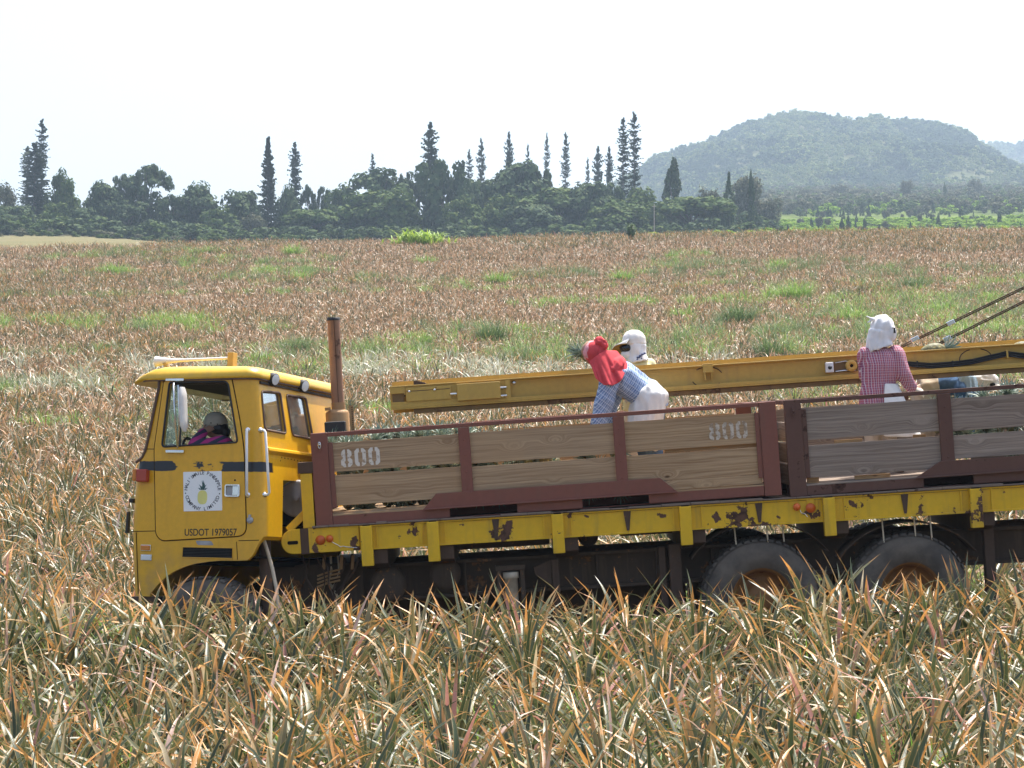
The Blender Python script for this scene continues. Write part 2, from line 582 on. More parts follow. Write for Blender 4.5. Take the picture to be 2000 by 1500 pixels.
GREENS = [(0, (.040, .062, .026)), (.22, (.062, .090, .037)), (.44, (.092, .115, .050)), (.63, (.135, .142, .062)), (.76, (.21, .178, .078)),
          (.84, (.35, .235, .105)), (.90, (.47, .215, .18)), (.94, (.57, .39, .32)), (.97, (.58, .47, .29))]
M_leaf = leaf_material('pineapple_leaf', GREENS, (.38, .185, .055), (.40, .285, .115), tip_at=.87, transl=.28, rough=.36, spec=.50)
BROWNS = [(0, (.050, .074, .030)), (.22, (.098, .108, .045)), (.40, (.18, .130, .056)), (.55, (.28, .168, .075)), (.70, (.39, .235, .120)), (.84, (.51, .35, .22)), (.92, (.60, .49, .34))]
M_far = leaf_material('bronzed_pineapple_leaf', BROWNS, (.34, .185, .095), (.40, .29, .17), tip_at=.84, transl=.26, rough=.36, spec=.5)

# ---- pineapple plants: leaves that can be told apart are parts
NLEAF = 30
def leaf_spec(i, n, rng, big=1.0):
    f = (i + .5) / n
    incl = R(lerp(8, 80, f ** 1.05)) + rng.uniform(-.16, .16)
    L = lerp(.62, .92, 1 - abs(f - .55) * 1.2) * rng.uniform(.85, 1.12) * big
    w = rng.uniform(.040, .062) * big
    kink = rng.choice([0, 0, 0, .5, 1.1, 1.7]) * rng.uniform(.5, 1) if f > .25 else rng.choice([0, 0, .3])
    return dict(L=L, w=w, incl=incl, droop=rng.uniform(.1, .85) * (.4 + f), kink=kink, twist=rng.uniform(-.9, .9), side=rng.uniform(-.3, .3))

rng = random.Random(4)
leaf_meshes = []
for i in range(40):
    d = leaf_spec(i % NLEAF if i < NLEAF else rng.uniform(0, NLEAF), NLEAF, rng)
    L_ = Leafy(); L_.leaf(az=0, rng=rng, segs=8, fold=rng.uniform(.25, .6), **d)
    leaf_meshes.append((d['incl'], L_.mesh('leaf', M_leaf)))
leaf_meshes.sort(key=lambda q: q[0])

def plant_mesh(name, n, seed, mat, segs=6, big=1.0, **kw):
    g = random.Random(seed); L_ = Leafy()
    for i in range(n):
        d = leaf_spec(i, n, g, big); d.update(kw)
        L_.leaf(az=i * 2.39996 + g.uniform(-.2, .2), rng=g, segs=segs, fold=g.uniform(.25, .6), **d)
    return L_.mesh(name, mat)

near_plants = [plant_mesh('pineapple_plant', 30, 50 + i, M_leaf, 6) for i in range(8)]

def far_mesh(seed, n=17, mat=None):
    g = random.Random(seed); L_ = Leafy()
    for i in range(n):
        f = (i + .5) / n
        L_.leaf(L=g.uniform(.5, .82), w=g.uniform(.045, .07), incl=R(lerp(4, 58, f)) + g.uniform(-.15, .15), az=i * 2.4 + g.uniform(-.4, .4), rng=g, segs=4,
                droop=g.uniform(0, .5), kink=g.choice([0, 0, .6, 1.3]), fold=.4, twist=g.uniform(-1, 1))
    return L_.mesh('far_plant', mat or M_far)
far_plants = [far_mesh(200 + i) for i in range(6)]
mid_plants = [plant_mesh('mid_plant', 24, 80 + i, M_far if i % 2 else M_leaf, 5) for i in range(6)]

# lanes that the truck stands in, kept free of plants
def blocked(x, y):
    return (21.0 < y < 24.1 and x > -3.9) or (20.75 < y < 22.2 and -3.7 < x < -2.1 and y > 21.0)

def z_at(x, y): return ground_z(x, y) - .02

# rows run with the truck (along x), planted in a staggered pattern
cand = []
rng = random.Random(9)
row = 0
y = 8.6
while y < 21.0:
    x = -6.6
    while x < 6.6:
        xx = x + rng.uniform(-.1, .1); yy = y + rng.uniform(-.1, .1)
        if abs(xx) < yy * .2217 + 1.9 and not blocked(xx, yy): cand.append((xx, yy))
        x += .48
    y += .48 if row % 2 == 0 else .56
    row += 1
def seen(c): return abs(c[0]) < c[1] * .2217 + .35 and c[1] > 9.6
vis = sorted([c for c in cand if seen(c)], key=lambda c: c[1])
single = vis[:300]
rest = vis[300:] + [c for c in cand if not seen(c)]
print('plants in front', len(cand), 'visible', len(vis))
LEAFPARTS = 100
plant_group = 'pineapple plants in the rows in front of the truck'
plant_label = 'pineapple plant with bronze tipped leaves in the dense rows in front of the truck'
for k, (x, y) in enumerate(single):
    if y > 19.2: big_ = 1.16
    else: big_ = 1.0
    M4 = Matrix.Translation((x, y, z_at(x, y))) @ Matrix.Scale(big_, 4) @ Matrix.Rotation(rng.uniform(0, 6.28), 4, 'Z') @ Matrix.Scale(rng.uniform(.86, 1.1), 4)
    if k < LEAFPARTS:
        root = empty('pineapple_plant', M4)
        for i in range(NLEAF):
            f = (i + .5) / NLEAF
            j = min(len(leaf_meshes) - 1, max(0, int(f * len(leaf_meshes)) + rng.randint(-3, 3)))
            o = bpy.data.objects.new('leaf', leaf_meshes[j][1])
            COL.objects.link(o); o.parent = root
            o.rotation_euler = (rng.uniform(-.08, .08), rng.uniform(-.08, .08), i * 2.39996 + rng.uniform(-.25, .25))
            s_ = rng.uniform(.88, 1.12); o.scale = (s_, s_, s_)
    else:
        root = bpy.data.objects.new('pineapple_plant', near_plants[rng.randrange(len(near_plants))])
        COL.objects.link(root); root.matrix_world = M4
    tag(root, plant_label, 'plant', plant_group)

pts = []
def put(x, y, var, s=1.0, lean=.12):
    pts.append(((x, y, z_at(x, y)), (rng.uniform(-lean, lean), rng.uniform(-lean, lean), rng.uniform(0, 6.28)), s, var))
VAR = near_plants + mid_plants + far_plants
for x, y in rest: put(x, y, rng.randrange(len(near_plants)), rng.uniform(.86, 1.1))
# weedy wheel tracks and gaps that run across the slope
def track(x, y):
    k = mnoise.noise((x * .03, y * .05, 7.7)) * 2.5
    return min(abs(y + k + .05 * x - c) for c in (62, 96, 137))
def furrow(x, y):
    k = mnoise.noise((x * .02, y * .05, 2.2)) * 1.2
    return min(abs(y + k + .03 * x - c) for c in (54, 78, 88, 112, 124, 150, 166, 178))
y = 20.6; row = 0
while y < 191:
    W = y * .2217 + 2.2 + y * .06
    dx = .50 if y < 60 else .55
    x = -W
    while x < W:
        xx = x + rng.uniform(-.16, .16); yy = y + rng.uniform(-.16, .16)
        ok = not blocked(xx, yy) and not (yy < 21.0)
        if yy < 24.1 and not (xx < -3.9): ok = False
        if ok and furrow(xx, yy) < .5 + yy * .004 and rng.random() < .85: ok = False
        if ok and track(xx, yy) < 1.3 and rng.random() < .75: ok = False
        if ok:
            if yy < 46: v_ = rng.randrange(len(near_plants)) if rng.random() < .8 else len(near_plants) + rng.randrange(len(mid_plants))
            elif yy < 84: v_ = len(near_plants) + rng.randrange(len(mid_plants)) if rng.random() < lerp(.95, .2, (yy - 46) / 38) else len(near_plants) + len(mid_plants) + rng.randrange(len(far_plants))
            else: v_ = len(near_plants) + len(mid_plants) + rng.randrange(len(far_plants))
            if yy > 36 and mnoise.noise((xx * .05, yy * .035, 3.3)) + .5 * mnoise.noise((xx * .17, yy * .12, 8)) > .30 and rng.random() < .7: v_ = rng.randrange(len(near_plants))
            put(xx, yy, v_, rng.uniform(.68, 1.18))
        x += dx
    y += (.40 if row % 2 == 0 else .72) if y < 75 else (.44 if row % 2 == 0 else .92)
    row += 1
print('field plants', len(pts))
scatter('pineapple_field', pts, VAR, label='bronzed pineapple plants covering the slope behind the truck')

# ---- weeds
WEED = [(0, (.12, .24, .035)), (.3, (.17, .31, .045)), (.6, (.23, .36, .06)), (.85, (.30, .38, .12))]
M_weed = leaf_material('weed_blade', WEED, (.34, .34, .10), (.26, .36, .10), tip_at=.95, transl=.4, rough=.45, spec=.4)
DARKW = [(0, (.085, .145, .05)), (.4, (.12, .19, .065)), (.8, (.17, .24, .085))]
M_weed2 = leaf_material('dull_weed_blade', DARKW, (.2, .2, .08), (.15, .2, .08), tip_at=1.0, transl=.35, rough=.5, spec=.3)
PALE = [(0, (.36, .38, .27)), (.4, (.46, .46, .36)), (.8, (.24, .29, .16))]
M_pale = leaf_material('pale_leaf', PALE, (.5, .42, .25), (.5, .46, .3), tip_at=.95, transl=.25, rough=.35, spec=.5)
M_lime = leaf_material('lime_leaf', [(0, (.20, .34, .03)), (.3, (.28, .42, .045)), (.7, (.36, .47, .07))], (.3, .4, .08), (.34, .44, .1), tip_at=1.2, transl=.35, rough=.5, spec=.3)

def tuft(seed, mat, n=46, h=.75, spread=.5, w=.022, name='grass'):
    g = random.Random(seed); L_ = Leafy()
    for i in range(n):
        a = g.uniform(0, 6.28); rr = spread * math.sqrt(g.random()) * .6
        o = len(L_.v)
        L_.leaf(L=h * g.uniform(.55, 1.15), w=w * g.uniform(.7, 1.4), incl=g.uniform(.05, .55), az=a + g.uniform(-1, 1), rng=g, segs=4, droop=g.uniform(.2, 1.1), base=0, fold=.3)
        for k in range(o, len(L_.v)):
            q = L_.v[k]; L_.v[k] = (q[0] + rr * math.cos(a), q[1] + rr * math.sin(a), q[2])
    return L_.mesh(name, mat)
def bushy(seed, mat, n=150, rx=.5, h=.8, size=.07, name='broadleaf_weed'):
    g = random.Random(seed); L_ = Leafy()
    for i in range(n):
        d = Vector((g.gauss(0, 1), g.gauss(0, 1), g.gauss(0, 1) + .3)).normalized()
        rad = g.uniform(.55, 1)
        p = Vector((d.x * rx * rad, d.y * rx * rad, h * .5 + d.z * h * .5 * rad))
        if p.z < .02: continue
        L_.quad(p, d + Vector((g.uniform(-.7, .7), g.uniform(-.7, .7), g.uniform(-.2, .9))), size * g.uniform(.6, 1.3), g, .55)
    return L_.mesh(name, mat, False)
tufts = [tuft(300 + i, M_weed) for i in range(4)]
tufts2 = [tuft(310 + i, M_weed2, n=80, h=.9, spread=.45, w=.013) for i in range(3)]
pales = [plant_mesh('pale_plant', 26, 320 + i, M_pale, 5) for i in range(2)]
leafy_weeds = [bushy(330 + i, M_weed) for i in range(3)]

# clumps that stand out one by one: (pixel, pixel, width in px, height in px, kind, label)
CL = [
 (365, 662, 70, 28, 0, 'bright green grass clump just above the roof front of the yellow cab'),
 (508, 685, 56, 30, 0, 'bright green grass clump just left of the exhaust stack above the cab roof'),
 (582, 660, 70, 38, 1, 'dull green feathery weed close left of the exhaust stack'),
 (232, 517, 100, 26, 0, 'wide bright green weed patch below the twin columnar pines'),
 (440, 494, 34, 20, 0, 'small green weed tuft alone on the slope below the round bush edge'),
 (577, 480, 40, 30, 0, 'tall leafy green weed on the skyline under the columnar pine'),
 (528, 517, 40, 24, 0, 'yellowish green tuft on the upper slope below the dense conic pine'),
 (592, 528, 36, 22, 0, 'small bright tuft to the right of the yellowish tuft on the upper slope'),
 (975, 532, 50, 34, 0, 'bright green grass clump on the middle of the upper slope'),
 (958, 632, 44, 52, 1, 'tall grey green weed above the left part of the boom'),
 (945, 680, 40, 24, 0, 'green tuft just left of the pineapple crown on the boom'),
 (1062, 682, 56, 30, 0, 'green clump between the boom end and the pineapple crown'),
 (1210, 530, 50, 28, 0, 'round green tuft on the upper slope above the white cap'),
 (1335, 600, 44, 28, 0, 'low green tuft right of the white cap on the slope'),
 (1438, 598, 64, 56, 1, 'large soft dull green bush on the slope above the boom middle'),
 (1535, 556, 110, 40, 0, 'largest bright green clump on the upper slope under the hill'),
 (1520, 505, 36, 30, 0, 'leafy green weed near the skyline below the pale trunked trees'),
 (1668, 600, 84, 40, 0, 'bright lime green mound behind the white head cloth'),
 (1508, 660, 40, 60, 1, 'dark upright weeds above the boom left of the white switch box'),
 (1655, 640, 44, 42, 1, 'bluish green weed beside the white head cloth'),
 (1782, 540, 50, 36, 1, 'soft green weed on the slope right of the largest bright clump'),
 (1850, 590, 52, 28, 0, 'bright green tuft under the upper support cable'),
 (1935, 568, 36, 30, 0, 'green tuft beside the top of the support cable at the right edge'),
 (1942, 540, 40, 22, 0, 'small green tuft high on the slope at the right edge'),
 (1715, 618, 34, 26, 0, 'spiky tuft showing just over the white head cloth'),
 (830, 500, 50, 20, 0, 'small pale green tuft below the big bright leafy bush'),
 (820, 640, 50, 30, 0, 'faint green tuft right of the exhaust stack'),
]
for px, py, w, h, kd, lab in CL:
    p = hit(px, py + h * .5, .35)
    s = p.y / FPX
    W, H = w * s, h * s + .45
    g = random.Random(px)
    n = max(2, int(W / .45) + 1)
    src = [tufts, tufts2, leafy_weeds][kd]
    L_ = Leafy()
    for i in range(n * 2):
        m_ = src[g.randrange(len(src))]
        ox = g.uniform(-.5, .5) * W * .8; oy = g.uniform(-.6, .6) * max(.6, W * .4); sc_ = H / .85 * g.uniform(.8, 1.15) * (1 - .4 * abs(ox) / (W * .5 + .01)); a = g.uniform(0, 6.28)
        sx = max(sc_, .7)
        ca, sa = math.cos(a), math.sin(a); o = len(L_.v)
        nv = len(m_.vertices)
        co = np.zeros(nv * 3, dtype=np.float32); m_.vertices.foreach_get('co', co); co = co.reshape(-1, 3)
        rv = np.zeros(nv, dtype=np.float32); m_.attributes['rnd'].data.foreach_get('value', rv)
        uvv = [(0, 0)] * nv
        for poly in m_.polygons:
            for li in poly.loop_indices: uvv[m_.loops[li].vertex_index] = tuple(m_.uv_layers[0].data[li].uv)
        for q, r_, u_ in zip(co, rv, uvv):
            L_.v.append((ox + (q[0] * ca - q[1] * sa) * sx, oy + (q[0] * sa + q[1] * ca) * sx, q[2] * sc_)); L_.r.append(float(r_)); L_.uv.append(u_)
        L_.f += [[k + o for k in poly.vertices] for poly in m_.polygons]
    o = bpy.data.objects.new('weed_clump', L_.mesh('weed_clump', src[0].materials[0])); COL.objects.link(o)
    o.location = (p.x, p.y, ground_z(p.x, p.y))
    tag(o, lab, 'weed', 'weed clumps among the pineapple plants')

# small scattered weeds and the greener, paler bands: nobody could count them
wp = []
WV = tufts + tufts2 + pales + leafy_weeds
def weed(x, y, v_, s): wp.append(((x, y, ground_z(x, y)), (rng.uniform(-.1, .1), rng.uniform(-.1, .1), rng.uniform(0, 6.28)), s, v_))
for k in range(7500):
    y = 24.5 + (rng.random() ** .62) * 160
    x = rng.uniform(-1, 1) * (y * .2217 + 2)
    n_ = mnoise.noise((x * .06, y * .045, 1.5)) + .6 * mnoise.noise((x * .2, y * .15, 4))
    tr = track(x, y) < 1.7
    if tr and rng.random() < .8:
        weed(x, y, rng.choice([0, 1, 2, 3, 0, 1, 4, 5]), rng.uniform(.6, 1.05))
    elif n_ > .33:
        weed(x, y, rng.randrange(len(tufts + tufts2)), rng.uniform(.75, 1.25))
for k in range(330):
    py = rng.gauss(715, 14); px = rng.uniform(-20, 1500)
    if mnoise.noise((px * .02, py * .03, 2)) < .05: continue
    p = hit(px, py, .5)
    weed(p.x, p.y, 7 + rng.randrange(2), rng.uniform(.95, 1.3))
# irregular bands of grass and dull green weeds along old tracks: (left px, right px, row px, half height px, count, kinds)
BANDS = [(1000, 2010, 528, 12, 260, (4, 5, 6, 0)), (1250, 1700, 512, 8, 90, (4, 5, 6)), (-20, 420, 612, 9, 260, (0, 1, 2, 3)), (100, 640, 628, 6, 110, (0, 1, 4)), (-20, 300, 520, 8, 60, (0, 4)),
    (560, 1100, 636, 14, 150, (0, 4, 5, 1)), (1230, 1780, 640, 22, 240, (0, 1, 4, 5, 6)), (980, 1240, 690, 12, 80, (0, 4)), (1000, 1500, 582, 6, 90, (0, 1)), (1060, 1620, 672, 12, 120, (0, 2, 5)),
    (-20, 260, 735, 14, 90, (0, 4, 7, 8)), (1500, 2010, 560, 10, 110, (0, 4)), (700, 960, 700, 14, 80, (0, 7, 8)), (330, 700, 505, 16, 60, (0, 4)), (1780, 2010, 640, 14, 60, (0, 1))]
for x0, x1, py, hh, n_, ks in BANDS:
    for k in range(int(n_ * .65)):
        px = rng.uniform(x0, x1)
        if mnoise.noise((px * .012, py * .1, 6)) < -.15: continue
        p = hit(px, py + rng.gauss(0, .6) * hh + (px - 1000) * -.008, .55)
        weed(p.x, p.y, rng.choice(ks), rng.uniform(.75, 1.3))
for k in range(80):     # fresh grass around the nose of the truck
    x = rng.uniform(-5.4, -3.3); y = rng.uniform(19.4, 24)
    weed(x, y, rng.randrange(4), rng.uniform(.5, .95))
for k in range(90):
    x = rng.uniform(-4.5, 4.5); y = rng.uniform(12, 20.5)
    weed(x, y, rng.randrange(4), rng.uniform(.5, .8))
for k in range(160):     # grass under and behind the truck
    x = rng.uniform(-1, 5); y = rng.uniform(24.0, 26)
    weed(x, y, rng.randrange(4), rng.uniform(.6, .9))
scatter('weeds', wp, WV, label='scattered green weeds and pale plants between the pineapple rows')

# the big bright leafy bush and the little round shrub on the skyline
def skyline(px, py, w, h, name, lab, cat, mat, blades=None):
    D = 186.0
    p = at(px, py + h * .5, D); p.z = ground_z(p.x, p.y); s = D / FPX
    g = random.Random(px); L_ = Leafy(); W, H = w * s, h * s + .7
    if blades:
        for i in range(blades):
            o = len(L_.v); ox = g.gauss(0, .26) * W; oy = g.uniform(-.3, .3) * W
            hh = H * (1 - .35 * (abs(ox) / (W * .5)) ** 2) * g.uniform(.65, 1.1)
            L_.leaf(L=hh * 1.25, w=.17, incl=g.uniform(.05, .6), az=g.uniform(0, 6.28), rng=g, segs=5, droop=g.uniform(.5, 1.3), base=0, fold=.3)
            for k in range(o, len(L_.v)):
                q = L_.v[k]; L_.v[k] = (q[0] + ox, q[1] + oy, q[2])
    else:
        for i in range(260):
            d = Vector((g.gauss(0, 1), g.gauss(0, 1), g.gauss(0, 1))).normalized() * g.uniform(.5, 1)
            L_.quad((d.x * W / 2, d.y * W / 2, H * .6 + d.z * H * .42), d + Vector((0, 0, .6)), .13 * g.uniform(.6, 1.3), g, .6)
    o = bpy.data.objects.new(name, L_.mesh(name, mat)); COL.objects.link(o); o.location = p
    return tag(o, lab, cat)
skyline(818, 452, 112, 24, 'leafy_bush', 'large bright green leafy bush on the skyline below the tall pine', 'bush', M_lime, 190)
skyline(1233, 436, 20, 22, 'shrub', 'small round green shrub alone on the skyline left of the hill', 'shrub', M_weed2)
# ------------------------------------------------------------------ trees beyond the field
def foliage_material(name, stops, transl=.2):
    return leaf_material(name, stops, (.1, .1, .05), (.08, .1, .04), tip_at=3, transl=transl, rough=.75, spec=.08, gloss_bump=False)
M_dark = foliage_material('dark_foliage', [(0, (.042, .074, .030)), (.35, (.058, .092, .037)), (.7, (.080, .115, .044)), (.9, (.115, .145, .060))], .12)
M_mid = foliage_material('green_foliage', [(0, (.055, .098, .026)), (.35, (.075, .120, .030)), (.7, (.100, .140, .036)), (.9, (.135, .17, .05))], .2)
M_olive = foliage_material('olive_foliage', [(0, (.085, .095, .05)), (.4, (.12, .125, .075)), (.8, (.17, .16, .11))], .2)
M_pine = foliage_material('pine_foliage', [(0, (.026, .044, .026)), (.5, (.036, .054, .032)), (.85, (.056, .072, .042))], .1)
M_hillf = foliage_material('hill_foliage', [(0, (.055, .100, .020)), (.3, (.100, .155, .032)), (.6, (.155, .195, .045)), (.85, (.25, .25, .08))], .15)
M_hilld = foliage_material('dark_hill_foliage', [(0, (.030, .060, .018)), (.4, (.048, .085, .024)), (.8, (.075, .11, .032))], .12)
M_hilll = foliage_material('light_hill_foliage', [(0, (.14, .19, .045)), (.4, (.19, .235, .06)), (.8, (.27, .28, .10))], .2)
M_limef = foliage_material('lime_foliage', [(0, (.15, .27, .02)), (.4, (.25, .39, .03)), (.8, (.36, .46, .06))], .3)
M_bark = plain('grey_bark', (.13, .11, .09), .9, scale=2, spec=.2)
M_pale_bark = plain('pale_bark', (.42, .38, .32), .9, scale=2, spec=.2)

def crown_broad(seed, mat, lobes, leaves=2600, size=.34, shape='round', name='crown'):
    """unit crown about 2 wide and 2 high (z from 0 to 2): lobes of leaf clumps with gaps between"""
    g = random.Random(seed); L_ = Leafy(); C = []
    for i in range(lobes):
        if shape == 'umbrella':
            a = g.uniform(0, 6.28); rr = math.sqrt(g.random()) * .82
            c = Vector((rr * math.cos(a), rr * math.sin(a), 1.35 - .35 * rr * rr + g.uniform(-.15, .2))); e = (g.uniform(.22, .36), g.uniform(.12, .2))
        elif shape == 'open':
            a = g.uniform(0, 6.28); rr = math.sqrt(g.random()) * .8
            c = Vector((rr * math.cos(a), rr * math.sin(a), g.uniform(.55, 1.85) - .30 * rr)); e = (g.uniform(.13, .26), g.uniform(.09, .15))
        elif shape == 'cone':
            h = g.uniform(0, 1.85); rr = (1 - h / 2) * .8 * math.sqrt(g.random()); a = g.uniform(0, 6.28)
            c = Vector((rr * math.cos(a), rr * math.sin(a), h)); e = (g.uniform(.16, .3) * (1.1 - h / 2.4), g.uniform(.16, .3))
        elif shape == 'weep':
            a = g.uniform(0, 6.28); rr = math.sqrt(g.random()) * .78
            c = Vector((rr * math.cos(a), rr * math.sin(a), g.uniform(.35, 1.72) - .2 * rr)); e = (g.uniform(.18, .28), g.uniform(.3, .45))
        else:
            d = Vector((g.gauss(0, 1), g.gauss(0, 1), g.gauss(0, 1))).normalized() * g.uniform(.35, .78)
            c = Vector((d.x, d.y, 1.0 + d.z * .95)); e = (g.uniform(.24, .42), g.uniform(.2, .36))
            if c.z < .3: c.z = g.uniform(.3, .9)
        C.append((c, e))
    per = leaves // lobes
    for c, e in C:
        for k in range(per):
            d = Vector((g.gauss(0, 1), g.gauss(0, 1), g.gauss(0, 1) + .25)).normalized()
            rad = g.uniform(.6, 1.08)
            p = c + Vector((d.x * e[0], d.y * e[0], d.z * e[1])) * rad
            if shape == 'weep': nrm = Vector((d.x, d.y, .15)) + Vector((g.uniform(-.4, .4), g.uniform(-.4, .4), 0))
            else: nrm = d + Vector((g.uniform(-.6, .6), g.uniform(-.6, .6), g.uniform(-.2, .8)))
            L_.quad(p, nrm, size * .1 * g.uniform(.6, 1.4), g, g.uniform(.5, 1))
    return L_.mesh(name, mat, False), C

def trunk_broad(seed, C, mat, name='trunk', low=0.0):
    g = random.Random(seed); m = MB()
    top = Vector((g.uniform(-.06, .06), g.uniform(-.06, .06), .75))
    m.tube([(0, 0, -.08), (0.02, 0, .3), top], [.075, .055, .045], 7)
    for c, e in g.sample(C, min(len(C), 9)):
        mid = top.lerp(c, .5) + Vector((g.uniform(-.08, .08), g.uniform(-.08, .08), -.05))
        m.tube([top - Vector((0, 0, g.uniform(0, .3))), mid, c], [.035, .024, .008], 5)
    me = m.mesh(name); me.materials.append(mat); return me

KINDS = {}
def kind(nm, mat, lobes, shape, leaves, size, variants, bark=None):
    out = []
    for i in range(variants):
        me, C = crown_broad(hash_(nm) + i, mat, lobes, leaves, size, shape)
        out.append((me, trunk_broad(hash_(nm) + i, C, bark or M_bark)))
    KINDS[nm] = out
def hash_(s): return sum(ord(c) * (i + 3) for i, c in enumerate(s))
kind('round', M_dark, 40, 'round', 5200, .66, 3)
kind('green', M_mid, 40, 'round', 5200, .66, 3)
kind('umbrella', M_mid, 50, 'umbrella', 5200, .6, 2)
kind('open', M_dark, 70, 'open', 5200, .52, 3)
kind('weep', M_dark, 30, 'weep', 3600, .7, 2)
kind('cone', M_dark, 34, 'cone', 2800, .55, 2)
kind('olive', M_olive, 24, 'round', 2400, .6, 2, M_pale_bark)

def pine_mesh(seed, gap=0.0, taper='column', rad=1.0):
    """unit Cook pine: z 0..1, radius about 1 (scaled later)"""
    g = random.Random(seed); L_ = Leafy()
    levels = 44
    for i in range(levels):
        h = .10 + .90 * i / (levels - 1)
        if taper == 'cone': r = (1 - h) ** .85 * 1.0 + .05
        else:
            r = min(1.0, .25 + (1.0 - h) * 7) * lerp(1.0, .62, h) * (.9 + .45 * mnoise.noise((h * 11, seed, 0)))
        if gap and gap - .05 < h < gap + .03: r *= .5
        nb = 8
        for b in range(nb):
            if g.random() < .16: continue
            hj = h + g.uniform(-.02, .02)
            a = b * 6.283 / nb + i * .9 + g.uniform(-.3, .3); rr = r * g.uniform(.5, 1.25)
            for k in range(4):
                t = (k + 1) / 4
                p = Vector((math.cos(a) * rr * t, math.sin(a) * rr * t, hj - .016 * t + .022 * t * t + g.uniform(-.006, .006)))
                L_.v_scale = 1
                L_.quad((p.x, p.y, p.z), Vector((math.cos(a + 1.57) * .6 + g.uniform(-.5, .5), math.sin(a + 1.57) * .6 + g.uniform(-.5, .5), g.uniform(.2, .9))), .15 * (1.1 - .3 * t), g, .9)
    # the quads are round in x, y units; flatten them in z to suit a narrow tall tree
    return L_
def pine_pair(seed, ratio, gap=0, taper='column'):
    """ratio: height over crown radius"""
    L_ = pine_mesh(seed, gap, taper)
    out = []
    n = len(L_.v) // 4
    for q in range(n):
        c = sum((Vector(L_.v[q * 4 + k]) for k in range(4)), Vector()) / 4
        for k in range(4):
            d = Vector(L_.v[q * 4 + k]) - c
            out.append((c.x + d.x, c.y + d.y, c.z + d.z / ratio))
    L_.v = out
    cr = L_.mesh('crown', M_pine, False)
    m = MB(); m.tube([(0, 0, -.02), (0, 0, .5), (0, 0, 1.0)], [.13, .08, .01], 7)
    tr = m.mesh('trunk'); tr.materials.append(M_bark)
    return cr, tr
PINES = {'thin': pine_pair(1, 13), 'thin2': pine_pair(2, 13), 'full': pine_pair(3, 8.5), 'cone': pine_pair(4, 6.5, 0, 'cone'), 'club': pine_pair(5, 10)}

def place(name, cr, tr, x, y, z, sx, sz, label, cat, group, rz):
    root = empty(name, Matrix.Translation((x, y, z)) @ Matrix.Rotation(rz, 4, 'Z'))
    for nm, me in (('trunk', tr), ('crown', cr)):
        o = bpy.data.objects.new(nm, me); COL.objects.link(o); o.parent = root; o.scale = (sx, sx, sz)
    tag(root, label, cat, group)
    return root

# columnar pines: px, top py, crown half width px, distance, kind, label
PX = [
 (52, 290, 17, 430, 'thin', 'thin columnar pine at the left of the clump by the left edge'),
 (80, 239, 15, 440, 'thin2', 'tallest columnar pine of the clump by the left edge'),
 (67, 283, 24, 425, 'full', 'dense broad columnar pine in the middle of the left clump'),
 (523, 274, 21, 415, 'cone', 'dense dark pine tapering to a sharp point right of the round trees'),
 (575, 282, 13, 440, 'full', 'blunt topped columnar pine just right of the sharp dark pine'),
 (840, 244, 17, 440, 'full', 'tall lone columnar pine above the big leafy bush'),
 (727, 305, 9, 520, 'thin', 'faint small pine tip above the umbrella trees'),
 (916, 299, 9, 520, 'thin2', 'short faint pine tip right of the tall lone pine'),
 (940, 275, 9, 510, 'full', 'slim pine between the short tip and the dark dome of trees'),
 (994, 263, 10, 500, 'full', 'slim pine at the left shoulder of the dark dome of trees'),
 (1031, 286, 6, 560, 'thin', 'tiny pine tip peeping over the dark dome of trees'),
 (1068, 267, 7, 560, 'thin2', 'very faint thin pine on the right shoulder of the dark dome'),
 (1105, 264, 10, 500, 'thin', 'thin bare looking pine standing alone above the flat green crown'),
 (1148, 313, 6, 540, 'thin', 'small faint pine tip at the left of the group of three small ones'),
 (1168, 291, 11, 520, 'full', 'light grey green pine in the group of three small ones'),
 (1190, 291, 9, 480, 'full', 'darker pine at the right of the group of three small ones'),
 (1217, 236, 14, 440, 'thin', 'left one of the pair of very tall open pines beside the hill'),
 (1239, 226, 14, 445, 'thin2', 'right taller one of the pair of very tall open pines beside the hill'),
]
rng = random.Random(21)
for px, top, hw, D, kd, lab in PX:
    s = D / FPX
    x = (px - 1000) * s
    z = ground_z(x, D) - .3
    H = at(px, top, D).z - z
    cr, tr = PINES[kd]
    place('pine_tree', cr, tr, x, D, z, hw * s * 1.4, H, lab, 'pine tree', 'columnar pines beyond the field', rng.uniform(0, 6.28))

